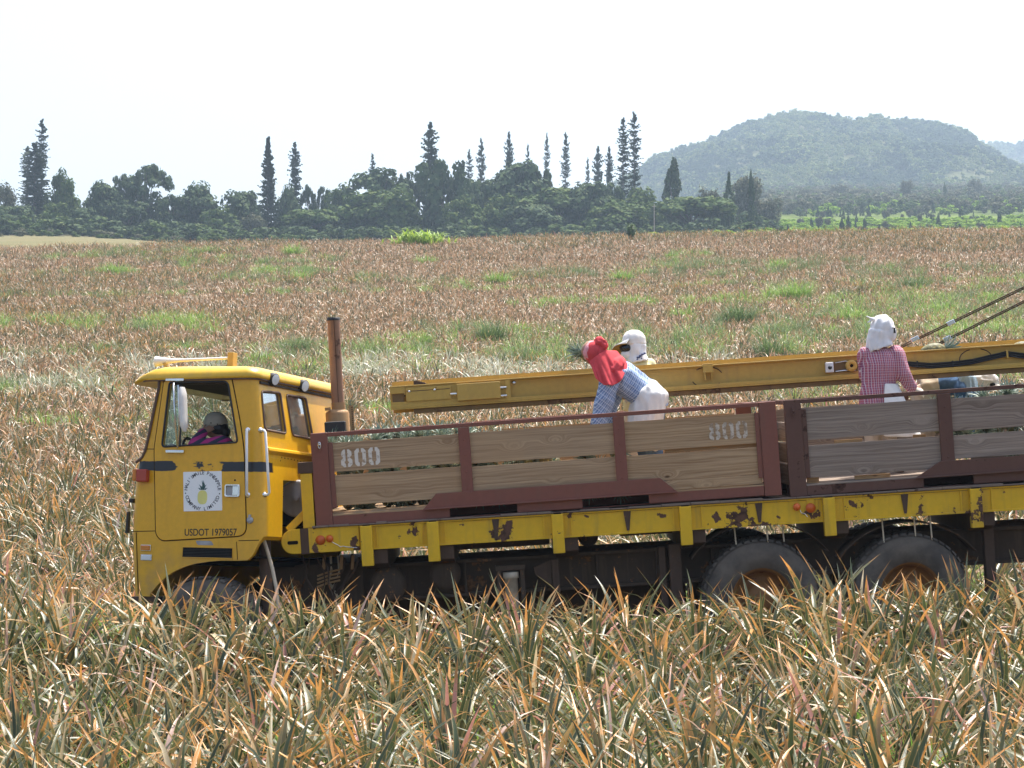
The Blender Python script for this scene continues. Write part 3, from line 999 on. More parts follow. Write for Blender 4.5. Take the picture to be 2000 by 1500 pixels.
# broad trees: px, top py, half width px, bottom py of crown, distance, kind, label
BT = [
 (2, 338, 34, 455, 420, 'olive', 'pale loose tree cut by the left edge of the view'),
 (122, 333, 34, 440, 430, 'green', 'rounded green tree right of the left pine clump'),
 (112, 395, 42, 462, 415, 'green', 'low spreading green tree under the rounded tree by the pine clump'),
 (195, 345, 44, 445, 425, 'round', 'dark dense tree left of the tall umbrella crowned tree'),
 (236, 333, 26, 450, 430, 'open', 'slender open tree leaning on the umbrella crowned tree'),
 (288, 312, 50, 450, 428, 'open', 'tall dark umbrella crowned tree with sky showing through its limbs'),
 (250, 385, 40, 455, 420, 'open', 'lower dark tree with gaps beneath the umbrella crowned tree'),
 (385, 349, 52, 450, 425, 'round', 'broad dark tree midway to the sharp dark pine'),
 (335, 375, 34, 450, 420, 'open', 'dark shaggy tree left of the broad dark tree'),
 (470, 362, 42, 450, 425, 'round', 'dark tree with a sloping top left of the sharp dark pine'),
 (560, 353, 30, 430, 435, 'round', 'dark low tree at the foot of the blunt topped pine'),
 (603, 354, 18, 398, 440, 'open', 'small dark tree with a clear view beneath it'),
 (634, 352, 16, 398, 440, 'open', 'smaller twin of dark trees with sky beneath, the right one'),
 (668, 362, 38, 430, 435, 'green', 'green tree in the dip right of the small dark twins'),
 (738, 318, 66, 400, 432, 'open', 'wide flat topped dark tree left of the tall lone pine'),
 (800, 322, 36, 390, 434, 'open', 'dark lobed tree between the flat topped tree and the tall lone pine'),
 (868, 318, 66, 440, 422, 'weep', 'large dark weeping tree right of the tall lone pine'),
 (948, 335, 46, 430, 430, 'round', 'dark tree between the weeping tree and the dark dome'),
 (1018, 302, 66, 410, 432, 'round', 'high dark dome of a tree left of the thin lone pine'),
 (1062, 322, 24, 400, 432, 'open', 'ragged right shoulder tree of the dark dome'),
 (1090, 350, 78, 440, 424, 'umbrella', 'flat wide bright green crown below the thin lone pine'),
 (1152, 345, 52, 430, 420, 'round', 'dark tree in front of the group of three small pines'),
 (1195, 352, 36, 430, 425, 'round', 'dark tree at the foot of the pair of very tall pines'),
 (1250, 365, 54, 430, 425, 'green', 'green tree right of the pair of very tall pines'),
 (1315, 313, 48, 400, 430, 'cone', 'dark pyramid shaped tree in front of the hill foot'),
 (1352, 366, 86, 445, 415, 'umbrella', 'largest flat green umbrella crown below the pyramid shaped tree'),
 (1384, 345, 24, 400, 450, 'olive', 'greyish tree behind the largest umbrella crown'),
 (1424, 342, 24, 428, 425, 'cone', 'dark upright tree at the right end of the tree line'),
 (1468, 335, 20, 432, 428, 'cone', 'dark narrow tree second from the right end of the tree line'),
 (1455, 330, 42, 420, 470, 'olive', 'tall pale feathery tree behind the two dark upright trees'),
 (1500, 372, 30, 425, 470, 'olive', 'pale tree thinning out at the right end of the tree line'),
 (615, 395, 62, 445, 415, 'umbrella', 'low spreading green tree right of the sharp dark pine'),
 (715, 372, 72, 440, 418, 'green', 'rounded mid green tree below the flat topped tree'),
 (778, 366, 60, 445, 414, 'green', 'rounded mid green tree below the lobed tree'),
 (905, 385, 44, 445, 412, 'green', 'light green tree in front of the weeping tree'),
 (985, 378, 52, 445, 415, 'green', 'mid green tree below the dark dome'),
 (1040, 392, 56, 445, 412, 'round', 'dark low tree in front of the flat bright crown'),
 (1205, 392, 70, 448, 410, 'green', 'wide low green tree under the pair of very tall pines'),
 (35, 395, 46, 460, 415, 'round', 'dark low tree in front of the left pine clump'),
 (160, 400, 34, 460, 412, 'round', 'dark low tree under the dense tree left of the umbrella crowned one'),
 (430, 405, 44, 458, 412, 'green', 'round bluish green bush tree below the broad dark tree'),
 (500, 412, 34, 458, 410, 'olive', 'grey green bush tree left of the sharp dark pine foot'),
]
for i, (px, top, hw, bot, D, kd, lab) in enumerate(BT):
    s = D / FPX; x = (px - 1000) * s
    z = ground_z(x, D) - .3
    zt = at(px, top, D).z; zb = max(z, at(px, bot, D).z - 1)
    cr, tr = KINDS[kd][i % len(KINDS[kd])]
    H = zt - z
    sz = H / 1.95
    place('broadleaf_tree' if kd != 'cone' else 'evergreen_tree', cr, tr, x, D, z, hw * s * 1.06, sz, lab, 'tree', 'broad trees beyond the field', rng.uniform(0, 6.28))

# undergrowth along the foot of the trees, bright scrub at the right, trees on the hill
def clump(seed, mat, n=420, size=.105):
    me, _ = crown_broad(seed, mat, 7, n, size * 10, 'round', 'clump'); return me
clumps = [clump(400 + i, [M_dark, M_mid, M_mid, M_olive, M_limef, M_limef][i]) for i in range(6)]
hillv = [clump(420 + i, [M_hillf, M_hillf, M_hilld, M_hilld, M_hilll, M_hilll][i], 260, .15) for i in range(6)]
bp = []
def bush(px, D, h, w, v_):
    s = D / FPX; x = (px - 1000) * s
    bp.append(((x, D, ground_z(x, D) - .3), (0, 0, rng.uniform(0, 6.28)), (w / 2, w / 2, h / 2), v_))
for k in range(530):
    px = rng.uniform(-420, 1480); D = rng.uniform(395, 418)
    h = rng.uniform(1.8, 4.5)
    bush(px, D, h, h * rng.uniform(1.1, 2.0), rng.choice([0, 1, 1, 0, 2]))
for k in range(330):
    px = rng.uniform(-420, 1500); D = rng.uniform(432, 470)
    bush(px, D, rng.uniform(4, 7), rng.uniform(5, 9), rng.choice([0, 0, 1]))
for k in range(150):
    px = rng.uniform(-60, 1560); D = rng.uniform(370, 392)
    bush(px, D, rng.uniform(.8, 1.8), rng.uniform(2, 4.5), rng.choice([1, 2, 2, 3]))
for px in (400, 420, 555, 580, 690, 900):
    for k in range(4): bush(px + rng.uniform(-14, 14), rng.uniform(360, 372), rng.uniform(1.6, 2.8), 3.4, rng.choice([1, 2]))
for k in range(60):
    px = rng.uniform(1280, 1560); D = rng.uniform(300, 380)
    bush(px, D, rng.uniform(1.2, 2.2), rng.uniform(2.5, 5), rng.choice([2, 2, 4]))
scatter('undergrowth', bp, clumps, label='dark undergrowth along the foot of the tree line')
bp = []
for k in range(1500):
    px = rng.uniform(1470, 2060); D = rng.uniform(330, 580)
    bush(px, D, rng.uniform(1.2, 2.6), rng.uniform(2.5, 6), rng.choice([4, 5, 4, 5, 4, 5, 2]))
scatter('bright_scrub', bp, clumps, label='bright lime green scrub on the slope below the hill')
bp = []
for k in range(1500):
    px = rng.uniform(1380, 2060); D = rng.uniform(640, 1280)
    h = rng.uniform(2.5, 6)
    bush(px, D, h, h * rng.uniform(.9, 1.6), rng.choice([1, 2, 3, 3, 5]))
scatter('far_wood', bp, clumps, label='greyish wood between the bright scrub and the hill')
bp = []
def hillside(n, hz, p0, p1, smin, smax):
    for k in range(n):
        px = rng.uniform(p0, p1); tt = rng.random() ** .8 * 1.1
        q = hz(px, tt); s = rng.uniform(smin, smax) * (1.25 if mnoise.noise((q.x * .03, q.y * .012, 5)) > .1 else .8)
        nn = mnoise.noise((q.x * .018, q.y * .007, 9)) + .5 * mnoise.noise((q.x * .06, q.y * .02, 2)) + rng.uniform(-.25, .25)
        v_ = (2 if nn < -.16 else 0 if nn < .14 else 4) + rng.randrange(2)
        bp.append(((q.x, q.y, q.z - s * .25), (0, 0, rng.uniform(0, 6.28)), (s * rng.uniform(.8, 1.3), s, s * rng.uniform(.6, 1.1)), v_))
hillside(11000, hill_z, 1090, 2150, 2.0, 4.2)
for k in range(240):
    px = rng.uniform(1200, 2020); q = hill_z(px, rng.uniform(.9, 1.0)); s = rng.uniform(2, 4.5)
    bp.append(((q.x, q.y, q.z - 1), (0, 0, rng.uniform(0, 6)), (s * .8, s * .8, s), rng.randrange(6)))
hillside(1600, ridge_z, 1850, 2300, 4, 7)
scatter('hill_forest', bp, hillv, label='forest of small tree crowns covering the hill and ridge')

# young trees planted below the hill and a few taller pale ones
SAP = KINDS['cone']
for k in range(150):
    px = rng.uniform(1490, 2030); D = rng.uniform(520, 840) if k % 5 else rng.uniform(400, 520)
    s = D / FPX; x = (px - 1000) * s; h = rng.uniform(1.6, 3.8)
    cr, tr = (SAP[k % 2] if k % 3 else KINDS['olive'][k % 2])
    place('sapling', cr, tr, x, D, ground_z(x, D) - .2, h * rng.uniform(.24, .42), h / 1.9, 'small dark young tree planted in the scrub below the hill', 'sapling', 'young trees planted below the hill', rng.uniform(0, 6))
for px, top, hw, D, kd, lab in [(1773, 340, 13, 820, 'olive', 'tall thin pale tree standing out below the right part of the hill'),
        (1846, 358, 10, 800, 'cone', 'dark narrow tree right of the tall thin pale one below the hill'),
        (1905, 340, 16, 900, 'olive', 'pale bushy tree near the right edge below the hill'),
        (1682, 362, 22, 850, 'olive', 'pale rounded tree below the middle of the hill'),
        (1640, 352, 24, 880, 'olive', 'pale rounded tree below the left middle of the hill'),
        (1580, 362, 24, 860, 'olive', 'pale spreading tree at the left foot of the hill')]:
    s = D / FPX; x = (px - 1000) * s; z = ground_z(x, D) - .3
    cr, tr = KINDS[kd][0]
    place('far_tree', cr, tr, x, D, z, hw * s * 1.1, max(3, (at(px, top, D).z - z)) / 1.95, lab, 'tree', 'taller trees below the hill', rng.uniform(0, 6))

# utility poles at the edge of the trees
M_pole = plain('weathered_pole', (.34, .30, .26), .9)
for px, top, D, lab in [(1278, 398, 385, 'thin wooden utility pole in front of the wide low green tree')]:
    s = D / FPX; x = (px - 1000) * s; z = ground_z(x, D)
    H = at(px, top, D).z - z
    m = MB(); m.tube([(0, 0, -.3), (0, 0, H)], [.10, .07], 8)
    root = empty('utility_pole', Matrix.Translation((x, D, z)))
    m.obj('post', M_pole, root)
    m = MB(); m.box(-.35, .35, -.04, .04, H - .5, H - .42); m.obj('cross_arm', M_pole, root)
    tag(root, lab, 'utility pole', 'utility poles along the tree line')
# ------------------------------------------------------------------ truck materials
M_yel = painted('cab_yellow_paint', (.74, .385, .006), amount=-.12, rough=.36, dirt=(.40, .21, .015), dirt_amt=.22, coat=.12)
M_roofyel = painted('sunlit_roof_yellow', (.70, .42, .02), amount=-.12, rough=.4, dirt=(.40, .24, .06), dirt_amt=.3, coat=.2)  # lighter than the cab yellow: sunlight painted into the roof colour
M_bedyel = painted('bed_yellow_paint', (.74, .45, .006), amount=.36, scale=2.6, rough=.5, rust=(.085, .042, .026), dirt_amt=.4)
M_rust = painted('brown_rusty_steel', (.085, .052, .034), rust=(.16, .07, .03), amount=.3, rough=.75, dirt=(.16, .11, .07), spec=.3)
M_chassis = painted('dusty_dark_steel', (.085, .058, .040), rust=(.15, .075, .035), amount=.36, rough=.8, dirt=(.15, .105, .065), dirt_amt=.7, spec=.25)
M_red = painted('dark_red_paint', (.215, .078, .052), rust=(.10, .045, .026), amount=.05, rough=.6, dirt=(.16, .09, .06), dirt_amt=.35, spec=.35)
M_brownframe = painted('worn_brown_paint', (.125, .062, .044), rust=(.06, .03, .02), amount=.42, rough=.7, dirt=(.14, .08, .05), spec=.3)
M_boom = painted('ochre_boom_paint', (.52, .325, .062), amount=-.10, rough=.5, dirt=(.30, .19, .07), dirt_amt=.35)
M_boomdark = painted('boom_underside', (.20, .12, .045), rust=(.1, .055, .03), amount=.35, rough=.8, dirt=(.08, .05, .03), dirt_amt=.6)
M_stack = painted('rusty_stack', (.30, .155, .085), rust=(.10, .05, .03), amount=.25, rough=.7, dirt=(.07, .045, .03), dirt_amt=.6)
M_muff = painted('rusty_muffler', (.36, .21, .09), rust=(.2, .09, .04), amount=.25, rough=.7)
M_deck = painted('worn_deck', (.20, .15, .11), rust=(.10, .055, .035), amount=.35, rough=.85, dirt=(.3, .22, .15))
M_black = plain('black_rubber', (.018, .018, .018), .6)
M_seal = plain('window_rubber', (.12, .07, .045), .7)
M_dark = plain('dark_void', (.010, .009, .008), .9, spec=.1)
M_gap = plain('panel_gap', (.035, .02, .006), .8, spec=.1)
M_inner = plain('cab_lining', (.055, .045, .035), .85, spec=.2)
M_seat = plain('seat_vinyl', (.02, .02, .024), .55)
M_chrome = plain('worn_chrome', (.72, .72, .70), .22, metal=1, var=.05)
M_white = plain('white_metal', (.78, .77, .73), .4, var=.05)
M_sign = plain('sign_white', (.84, .84, .82), .35, var=.01)
M_ink = plain('sign_ink', (.06, .06, .065), .6, var=.02)
M_inkblack = plain('stencil_black', (.035, .028, .014), .6)
M_signyel = plain('sign_fruit', (.75, .70, .22), .5, var=.03)
M_signgrn = plain('sign_crown', (.05, .11, .10), .5, var=.03)
M_grey = painted('grey_drum_paint', (.36, .35, .33), rust=(.2, .14, .1), amount=-.2, rough=.5)
M_orange = plain('orange_reflector', (.62, .12, .012), .3, var=.06)
M_amber = plain('amber_lens', (.62, .20, .015), .2, var=.04)
M_redlens = plain('red_lens', (.40, .045, .02), .22, var=.04)
M_clear = plain('clear_lens', (.72, .74, .74), .15, var=.04)
M_hose = plain('pale_hose', (.62, .52, .38), .6)
M_greyprimer = plain('bare_primer', (.34, .34, .34), .6)

t = NT('tyre_rubber')
v = t.coords()
n_ = t.noise(v, 5, 6, .6)
t.P(Base_Color=t.mix(t.ramp(n_, .3, .7), (.095, .080, .066), (.175, .142, .110)), Roughness=.9, Specular_IOR_Level=.2)
t.bump(t.noise(v, 40, 4), .2, .004)
M_tyre = t.mat
M_rim = painted('orange_rim_paint', (.27, .115, .028), rust=(.12, .05, .025), amount=.35, rough=.6, dirt=(.14, .07, .03), dirt_amt=.7)

def glass(name, tint, refl, rough=.03):
    t = NT(name)
    tr = t.n('BsdfTransparent', {'Color': tint})
    gl = t.n('BsdfGlossy', {'Color': (.9, .95, 1), 'Roughness': rough})
    lw = t.math('MULTIPLY', t.math('POWER', t.n('LayerWeight', {'Blend': .5}).outputs['Facing'], 4.0), .5)
    nz = t.ramp(t.noise(t.coords(), 5, 5), .45, .75)
    dust = t.n('BsdfDiffuse', {'Color': (.5, .47, .42)})
    m1 = t.n('MixShader', {0: t.math('ADD', lw, refl, clamp=True)})
    t.t.links.new(tr.outputs[0], m1.inputs[1]); t.t.links.new(gl.outputs[0], m1.inputs[2])
    m2 = t.n('MixShader', {0: t.math('MULTIPLY_ADD', nz, .12, .06)})
    t.t.links.new(m1.outputs[0], m2.inputs[1]); t.t.links.new(dust.outputs[0], m2.inputs[2])
    t.t.links.new(m2.outputs[0], t.out.inputs['Surface'])
    return t.mat
M_glass = glass('window_glass', (.75, .82, .82), .05)
M_screen = glass('windscreen_glass', (.86, .96, .95), .03)
M_rearglass = glass('rear_glass', (.82, .88, .9), .5)

def wood(name, light, mid, dark, knot=(.10, .055, .03), rough=.85):
    t = NT(name)
    rnd = t.n('ObjectInfo').outputs['Random']
    off = t.n('CombineXYZ', {0: t.math('MULTIPLY', rnd, 37), 1: t.math('MULTIPLY', rnd, 11), 2: t.math('MULTIPLY', rnd, 23)}).outputs[0]
    v1 = t.coords((1, 1, 1), offs=off)
    # knots: rare round cells that bend the grain
    vor = t.n('TexVoronoi', {'Vector': t.n('Mapping', {'Vector': v1, 'Scale': (1.15, 1, 2.6)}).outputs[0], 'Scale': 1.7, 'Randomness': .9})
    d = vor.outputs['Distance']
    kn = t.ramp(d, .34, .0)
    warp = t.math('MULTIPLY', kn, .10)
    sp = t.n('SeparateXYZ', {0: v1})
    z2 = t.math('ADD', sp.outputs[2], warp)
    lowf = t.noise(t.n('Mapping', {'Vector': v1, 'Scale': (.9, 1, 3)}).outputs[0], 1.2, 3, .5)
    z3 = t.math('ADD', z2, t.math('MULTIPLY', lowf, .07))
    gv = t.n('CombineXYZ', {0: t.math('MULTIPLY', sp.outputs[0], .9), 1: sp.outputs[1], 2: t.math('MULTIPLY', z3, 58)}).outputs[0]
    g1 = t.noise(gv, 1.0, 6, .65)
    ring = t.math('SINE', t.math('MULTIPLY', z3, 330))
    fine = t.noise(t.n('Mapping', {'Vector': v1, 'Scale': (3, 1, 140)}).outputs[0], 1.0, 3, .6)
    c = t.mix(t.ramp(g1, .28, .72), dark, light)
    c = t.mix(t.math('MULTIPLY', t.ramp(ring, .3, 1.0), .14), c, mid)
    c = t.mix(t.math('MULTIPLY', t.ramp(fine, .52, .75), .35), c, tuple(x * .55 for x in dark))
    c = t.mix(t.math('MULTIPLY', t.ramp(t.noise(v1, 1.6, 4), .5, .75), .45), c, mid)
    c = t.mix(t.ramp(d, .075, .03), c, knot)
    c = t.mix(t.math('MULTIPLY', t.math('SUBTRACT', rnd, .5), .25, clamp=True), c, (.5, .42, .33))
    t.P(Base_Color=c, Roughness=rough, Specular_IOR_Level=.2)
    t.bump(t.math('ADD', g1, t.math('MULTIPLY', fine, .5)), .35, .004)
    return t.mat
M_wood = wood('tan_plank_wood', (.53, .37, .215), (.44, .27, .13), (.28, .17, .088))
M_wood2 = wood('grey_plank_wood', (.37, .30, .24), (.27, .20, .145), (.175, .13, .10), (.07, .05, .04))
M_woodin = wood('inner_batten_wood', (.40, .26, .13), (.36, .21, .09), (.25, .14, .06))

t = NT('white_stencil_paint')
nz = t.noise(t.coords(), 22, 6, .7); nz2 = t.noise(t.coords((1, 1, 9)), 12, 4, .7)
t.P(Base_Color=t.mix(t.ramp(t.math('ADD', nz, t.math('MULTIPLY', nz2, .35)), .72, .86), (.72, .66, .57), (.34, .24, .15)), Roughness=.8)
M_stencil = t.mat
t = NT('faded_stencil_paint')
nz = t.noise(t.coords(), 18, 6, .7); nz2 = t.noise(t.coords((1, 1, 9)), 12, 4, .7)
t.P(Base_Color=t.mix(t.ramp(t.math('ADD', nz, t.math('MULTIPLY', nz2, .35)), .58, .80), (.62, .54, .44), (.32, .225, .14)), Roughness=.85)
M_stencil2 = t.mat

# ------------------------------------------------------------------ truck frame of reference
D0 = 21.5
K = D0 / FPX                         # metres per photograph pixel at the near face of the bed
BED_O = at(1000, 1010, D0)
BED = Matrix.Translation(BED_O) @ Matrix.Rotation(R(-3.5), 4, 'Y')
BEDI = BED.inverted()
def L(px, py, dy=0.0):
    """bed coordinates of a photographed point that lies dy behind the near face of the bed"""
    q = BEDI @ at(px, py, D0 + dy); return q
def LX(px, py, dy=0.0): return L(px, py, dy).x
def LZ(px, py, dy=0.0): return L(px, py, dy).z

truck = empty('flatbed_truck', BED)
tag(truck, 'yellow flatbed truck with snub nosed cab carrying two plank crates', 'truck')
W_BED = 2.40
XE = 1480 * K                        # tail of the bed, outside the view

# deck and edge rails
m = MB(); m.box(LX(600, 1030), XE, .012, W_BED - .012, -.012, .012); m.obj('deck', M_deck, truck)
def ragged_lip(y0, y1):
    m = MB(); g = random.Random(3); x = LX(610, 1030)
    while x < XE:
        w = g.uniform(.10, .34)
        m.box(x, x + w - .004, y0, y1, .013, .022 + g.uniform(0, .014)); x += w
    return m
ragged_lip(-.03, .13).obj('deck_lip', M_deck, truck, .003)
def beam_poly(): 
    x0 = LX(549, 1058); r = .115
    pts = [(x0 + r - r * math.sin(a), -.105 + r * math.cos(a)) for a in [math.pi * k / 12 for k in range(13)]]
    return [(LX(700, 1020), .010)] + pts + [(LX(700, 1020), -.22)]
m = MB(); m.prism(beam_poly(), lambda p, t: Vector((p[0], -.005 + t * .05, p[1]))); m.obj('beam_nose', M_bedyel, truck, .004)
xs = [LX(p, 1020) for p in (700, 967, 1226, 1484, 1770, 2050, 2300)] + [XE]
for a, b in zip(xs, xs[1:]):
    m = MB()
    # C section: web set back, thin top and bottom flanges
    m.box(a + .001, b - .001, .012, .024, -.212, .004); m.box(a + .001, b - .001, -.006, .011, -.222, -.205); m.box(a + .001, b - .001, -.004, .011, -.008, .008)
    m.obj('side_beam', M_bedyel, truck, .002)
m = MB(); m.box(xs[0], XE, W_BED - .03, W_BED, -.22, .008); m.obj('far_beam', M_bedyel, truck)
# slot and dark band on the nose plate
q = L(572, 1060)
m = MB(); m.prism(rounded([(q.x - .05, q.z - .017), (q.x + .05, q.z - .017), (q.x + .05, q.z + .017), (q.x - .05, q.z + .017)], .016), lambda p, t: Vector((p[0], -.0075 + t * .004, p[1]))); m.obj('slot', M_dark, truck)
q = L(592, 1060)
m = MB(); m.box(q.x - .022, q.x + .055, -.012, .0, -.225, .012); m.obj('weld_plate', M_rust, truck, .003)
# gussets on the beam
for px in (820, 968, 1226, 1484, 1585, 1770, 2060):
    x = LX(px, 1020); m = MB(); m.prism([(x - .035, -.006), (x + .035, -.006), (x + .012, -.19), (x - .012, -.19)], lambda p, t: Vector((p[0], -.002 + t * .013, p[1])))
    m.obj('gusset', M_rust if px in (968, 1226, 1484, 1770) else M_bedyel, truck, .002)
for px in (690, 735, 822, 868, 1062, 1116, 1316, 1372, 1598, 1652, 1880, 1940):
    x = LX(px, 1020); m = MB(); m.box(x - .008, x + .008, -.003, .0115, -.203, -.010); m.obj('beam_rib', M_bedyel, truck, .002)
# stake pockets with cross members behind them
for px, bot in ((716, 1105), (846, 1096), (1090, 1080), (1340, 1064), (1621, 1046), (1908, 1030), (2195, 1012)):
    x = LX(px, 1030); zb = LZ(px, bot)
    m = MB(); m.box(x - .058, x + .052, -.075, .010, zb, .004); m.obj('stake_pocket', M_bedyel, truck, .006)
    m = MB(); m.box(x - .036, x + .034, -.064, -.004, .0045, .010); m.obj('pocket_mouth', M_dark, truck)
    m = MB(); m.prism([(.03, -.226), (.03, zb + .01), (.3, zb - .05), (W_BED - .1, zb - .05), (W_BED - .1, -.226)], lambda p, t: Vector((x - .04 + t * .22, p[0], p[1]))); m.obj('cross_member', M_rust, truck, .004)
for px in (720, 1010, 1250, 1480, 1740):
    x = LX(px, 1030); m = MB(); m.box(x, x + .06, .05, W_BED - .05, -.15, -.014); m.obj('joist', M_chassis, truck)
# lamps on the beam with a loose wire
for lx, ly, rx, ry, s in ((644, 1052, 626, 1055, 1), (1556, 990, 1583, 992, -1)):
    p = L(lx, ly); m = MB(); m.lathe([(.034, 0), (.036, .012), (.030, .03), (.012, .042), (0, .044)], (p.x, -.001, p.z), (0, -1, 0), 18); m.obj('marker_lamp', M_orange, truck)
    p2 = L(rx, ry); m = MB(); m.lathe([(.046, 0), (.046, .006), (0, .007)], (p2.x, -.002, p2.z), (0, -1, 0), 22); m.obj('reflector', M_orange, truck)
    w = [(0.02, -.03), (.05, -.05), (.07, -.06), (.10, -.085), (.115, -.075), (.15, -.085), (.25, -.10)]
    if lx > 1000: w = [(.03, -.03), (.035, -.06), (.07, -.065), (.095, -.10)]
    m = MB(); m.tube([(p.x + a, -.012 - .01 * (i % 2), p.z + b) for i, (a, b) in enumerate(w)], .004, 5); m.obj('wire', M_chrome, truck)
# headboard post, brace
p = L(602, 968)
m = MB(); m.box(LX(590, 1000), LX(613, 1000), .02, .14, .013, LZ(595, 925)); m.obj('headboard_post', M_bedyel, truck, .005)
m = MB(); m.box(LX(587, 1000) - .003, LX(616, 1000), .012, .15, LZ(595, 925) + .002, LZ(595, 903)); m.box(LX(616, 1000) + .001, LX(640, 1000), .05, .12, LZ(595, 925) + .002, LZ(595, 906)); m.obj('post_cap', M_rust, truck, .004)
a = L(563, 1036, .1); b = L(598, 1000, .1)
m = MB(); m.bar(a, b, .05, .07); m.obj('brace', M_bedyel, truck, .004)
m = MB(); m.box(LX(590, 1000), LX(613, 1000), W_BED - .16, W_BED - .04, .013, LZ(595, 925)); m.obj('headboard_post', M_bedyel, truck, .005)

# chassis: two long rails, an outer skirt girder, brackets, tanks
zt = LZ(1000, 1094); zb = LZ(1000, 1166)
for y in (.55, 1.55):
    m = MB()
    m.box(LX(690, 1090), XE, y, y + .02, zb, zt); m.box(LX(690, 1090), XE, y - .10, y - .001, zt - .03, zt + .002); m.box(LX(690, 1090), XE, y - .10, y - .001, zb - .002, zb + .03)
    m.obj('chassis_rail', M_chassis, truck, .003)
m = MB(); m.box(LX(640, 1090), LX(1350, 1090), .95, 1.2, zb - .35, zb - .02); m.obj('lower_girder', M_chassis, truck, .01)
for px in (770, 905, 1170, 1290, 1400):
    x = LX(px, 1100); m = MB(); m.box(x - .012, x + .012, .44, .549, zb + .031, zt - .031); m.obj('rail_web_rib', M_chassis, truck)
m = MB(); m.prism([(LX(1043, 1110), LZ(1043, 1112)), (LX(1079, 1097), LZ(1079, 1096)), (LX(1079, 1150), LZ(1079, 1150)), (LX(1046, 1130), LZ(1046, 1128))], lambda p, t: Vector((p[0], .30 + .03 * t, p[1])))
m.obj('tapered_bracket', M_rust, truck, .004)
m = MB(); m.box(LX(1080, 1130), LX(1094, 1130), .28, .36, LZ(1085, 1215), LZ(1085, 1096)); m.obj('bracket_post', M_rust, truck, .004)
for px0, px1, y0, yb, yt in ((1312, 1336, .25, 1215, 1066), (1937, 1957, .25, 1200, 1010), (1292, 1306, .3, 1215, 1072)):
    m = MB(); m.box(LX(px0, 1120), LX(px1, 1120), y0, y0 + .12, LZ(px0, yb), LZ(px0, yt)); m.obj('hanger_post', M_rust, truck, .006)
# hydraulic leg
p = L(998, 1130, .3)
m = MB(); m.lathe([(.062, -.36), (.062, 0), (.075, .003), (.075, .06), (.05, .063)], (p.x, .3, p.z), (0, 0, 1), 18); m.obj('hydraulic_leg', M_hose, truck)
m = MB(); m.box(p.x - .13, p.x - .09, .26, .34, p.z - .35, p.z + .08); m.box(p.x + .09, p.x + .13, .26, .34, p.z - .35, p.z + .08); m.box(p.x - .14, p.x + .14, .24, .36, p.z + .081, p.z + .13); m.obj('leg_bracket', M_chassis, truck, .004)
# air tanks and boxes hanging in the dark under the bed
for px, py, r, y0, y1 in ((760, 1140, .17, .25, .9), (870, 1120, .15, .3, 1.4), (1200, 1125, .13, .6, 1.6), (1150, 1050, .10, .7, 1.6)):
    p = L(px, py, .5); m = MB(); m.lathe([(0, 0), (r * .7, .01), (r, .04), (r, y1 - y0 - .04), (r * .7, y1 - y0 - .01), (0, y1 - y0)], (p.x, y0, p.z), (0, 1, 0), 20); m.obj('air_tank', M_chassis, truck)
m = MB(); m.box(LX(880, 1060), LX(1075, 1060), .6, 1.9, LZ(960, 1078), -.05); m.obj('equipment_box', M_chassis, truck, .01)
m = MB(); m.box(LX(1215, 1040), LX(1320, 1040), .5, 1.9, LZ(1270, 1050), -.03); m.obj('equipment_box', M_chassis, truck, .01)
# curved mudguards over the rear wheels
for cx in (1490, 1781):
    pts = []
    for k in range(13):
        a = R(150 - k * 10)
        pts.append((LX(cx, 1110) + .74 * math.cos(a), LZ(cx, 1150) + .62 * math.sin(a)))
    m = MB(); rings = [[Vector((x, .16, z)), Vector((x, .66, z)), Vector((x * 1, .66, z - .012)), Vector((x, .16, z - .012))] for x, z in pts]
    m.loft(rings); m.obj('mudguard', M_chassis, truck)
    for dx in (-.25, .05, .2):
        x = LX(cx, 1050) + dx; m = MB(); m.tube([(x, .12, -.21), (x + .01, .13, LZ(cx, 1062))], .008, 6); m.obj('hanger_rod', M_hose, truck)
# air lines and springs between cab and bed
g = random.Random(12)
for k in range(9):
    a = L(590 + k * 14, 1086 + g.uniform(-4, 4), .25 + g.uniform(0, .3)); b = L(600 + k * 9 + g.uniform(-20, 30), 1165 + g.uniform(-14, 14), .2 + g.uniform(0, .4))
    mid = a.lerp(b, .5) + Vector((g.uniform(-.07, .07), g.uniform(-.06, .02), -.04))
    m = MB(); m.tube([a, a.lerp(mid, .6) + Vector((.02, 0, 0)), mid, b], g.uniform(.006, .014), 6); m.obj('air_line', g.choice([M_rust, M_hose, M_rust]), truck)
for px in (634, 668, 690):
    a = L(px, 1084, .35); b = L(px - 2, 1112, .35); m = MB(); m.bar(a, b, .045, .03); m.obj('spring_hanger', M_muff, truck, .004)
for k in range(4):
    m = MB(); p = L(640, 1120 + k * 7, .3); m.tube([(p.x - .1, .3, p.z - .02), (p.x, .3, p.z + .01), (p.x + .12, .3, p.z + .03)], .011, 6); m.obj('leaf_spring', M_muff, truck)

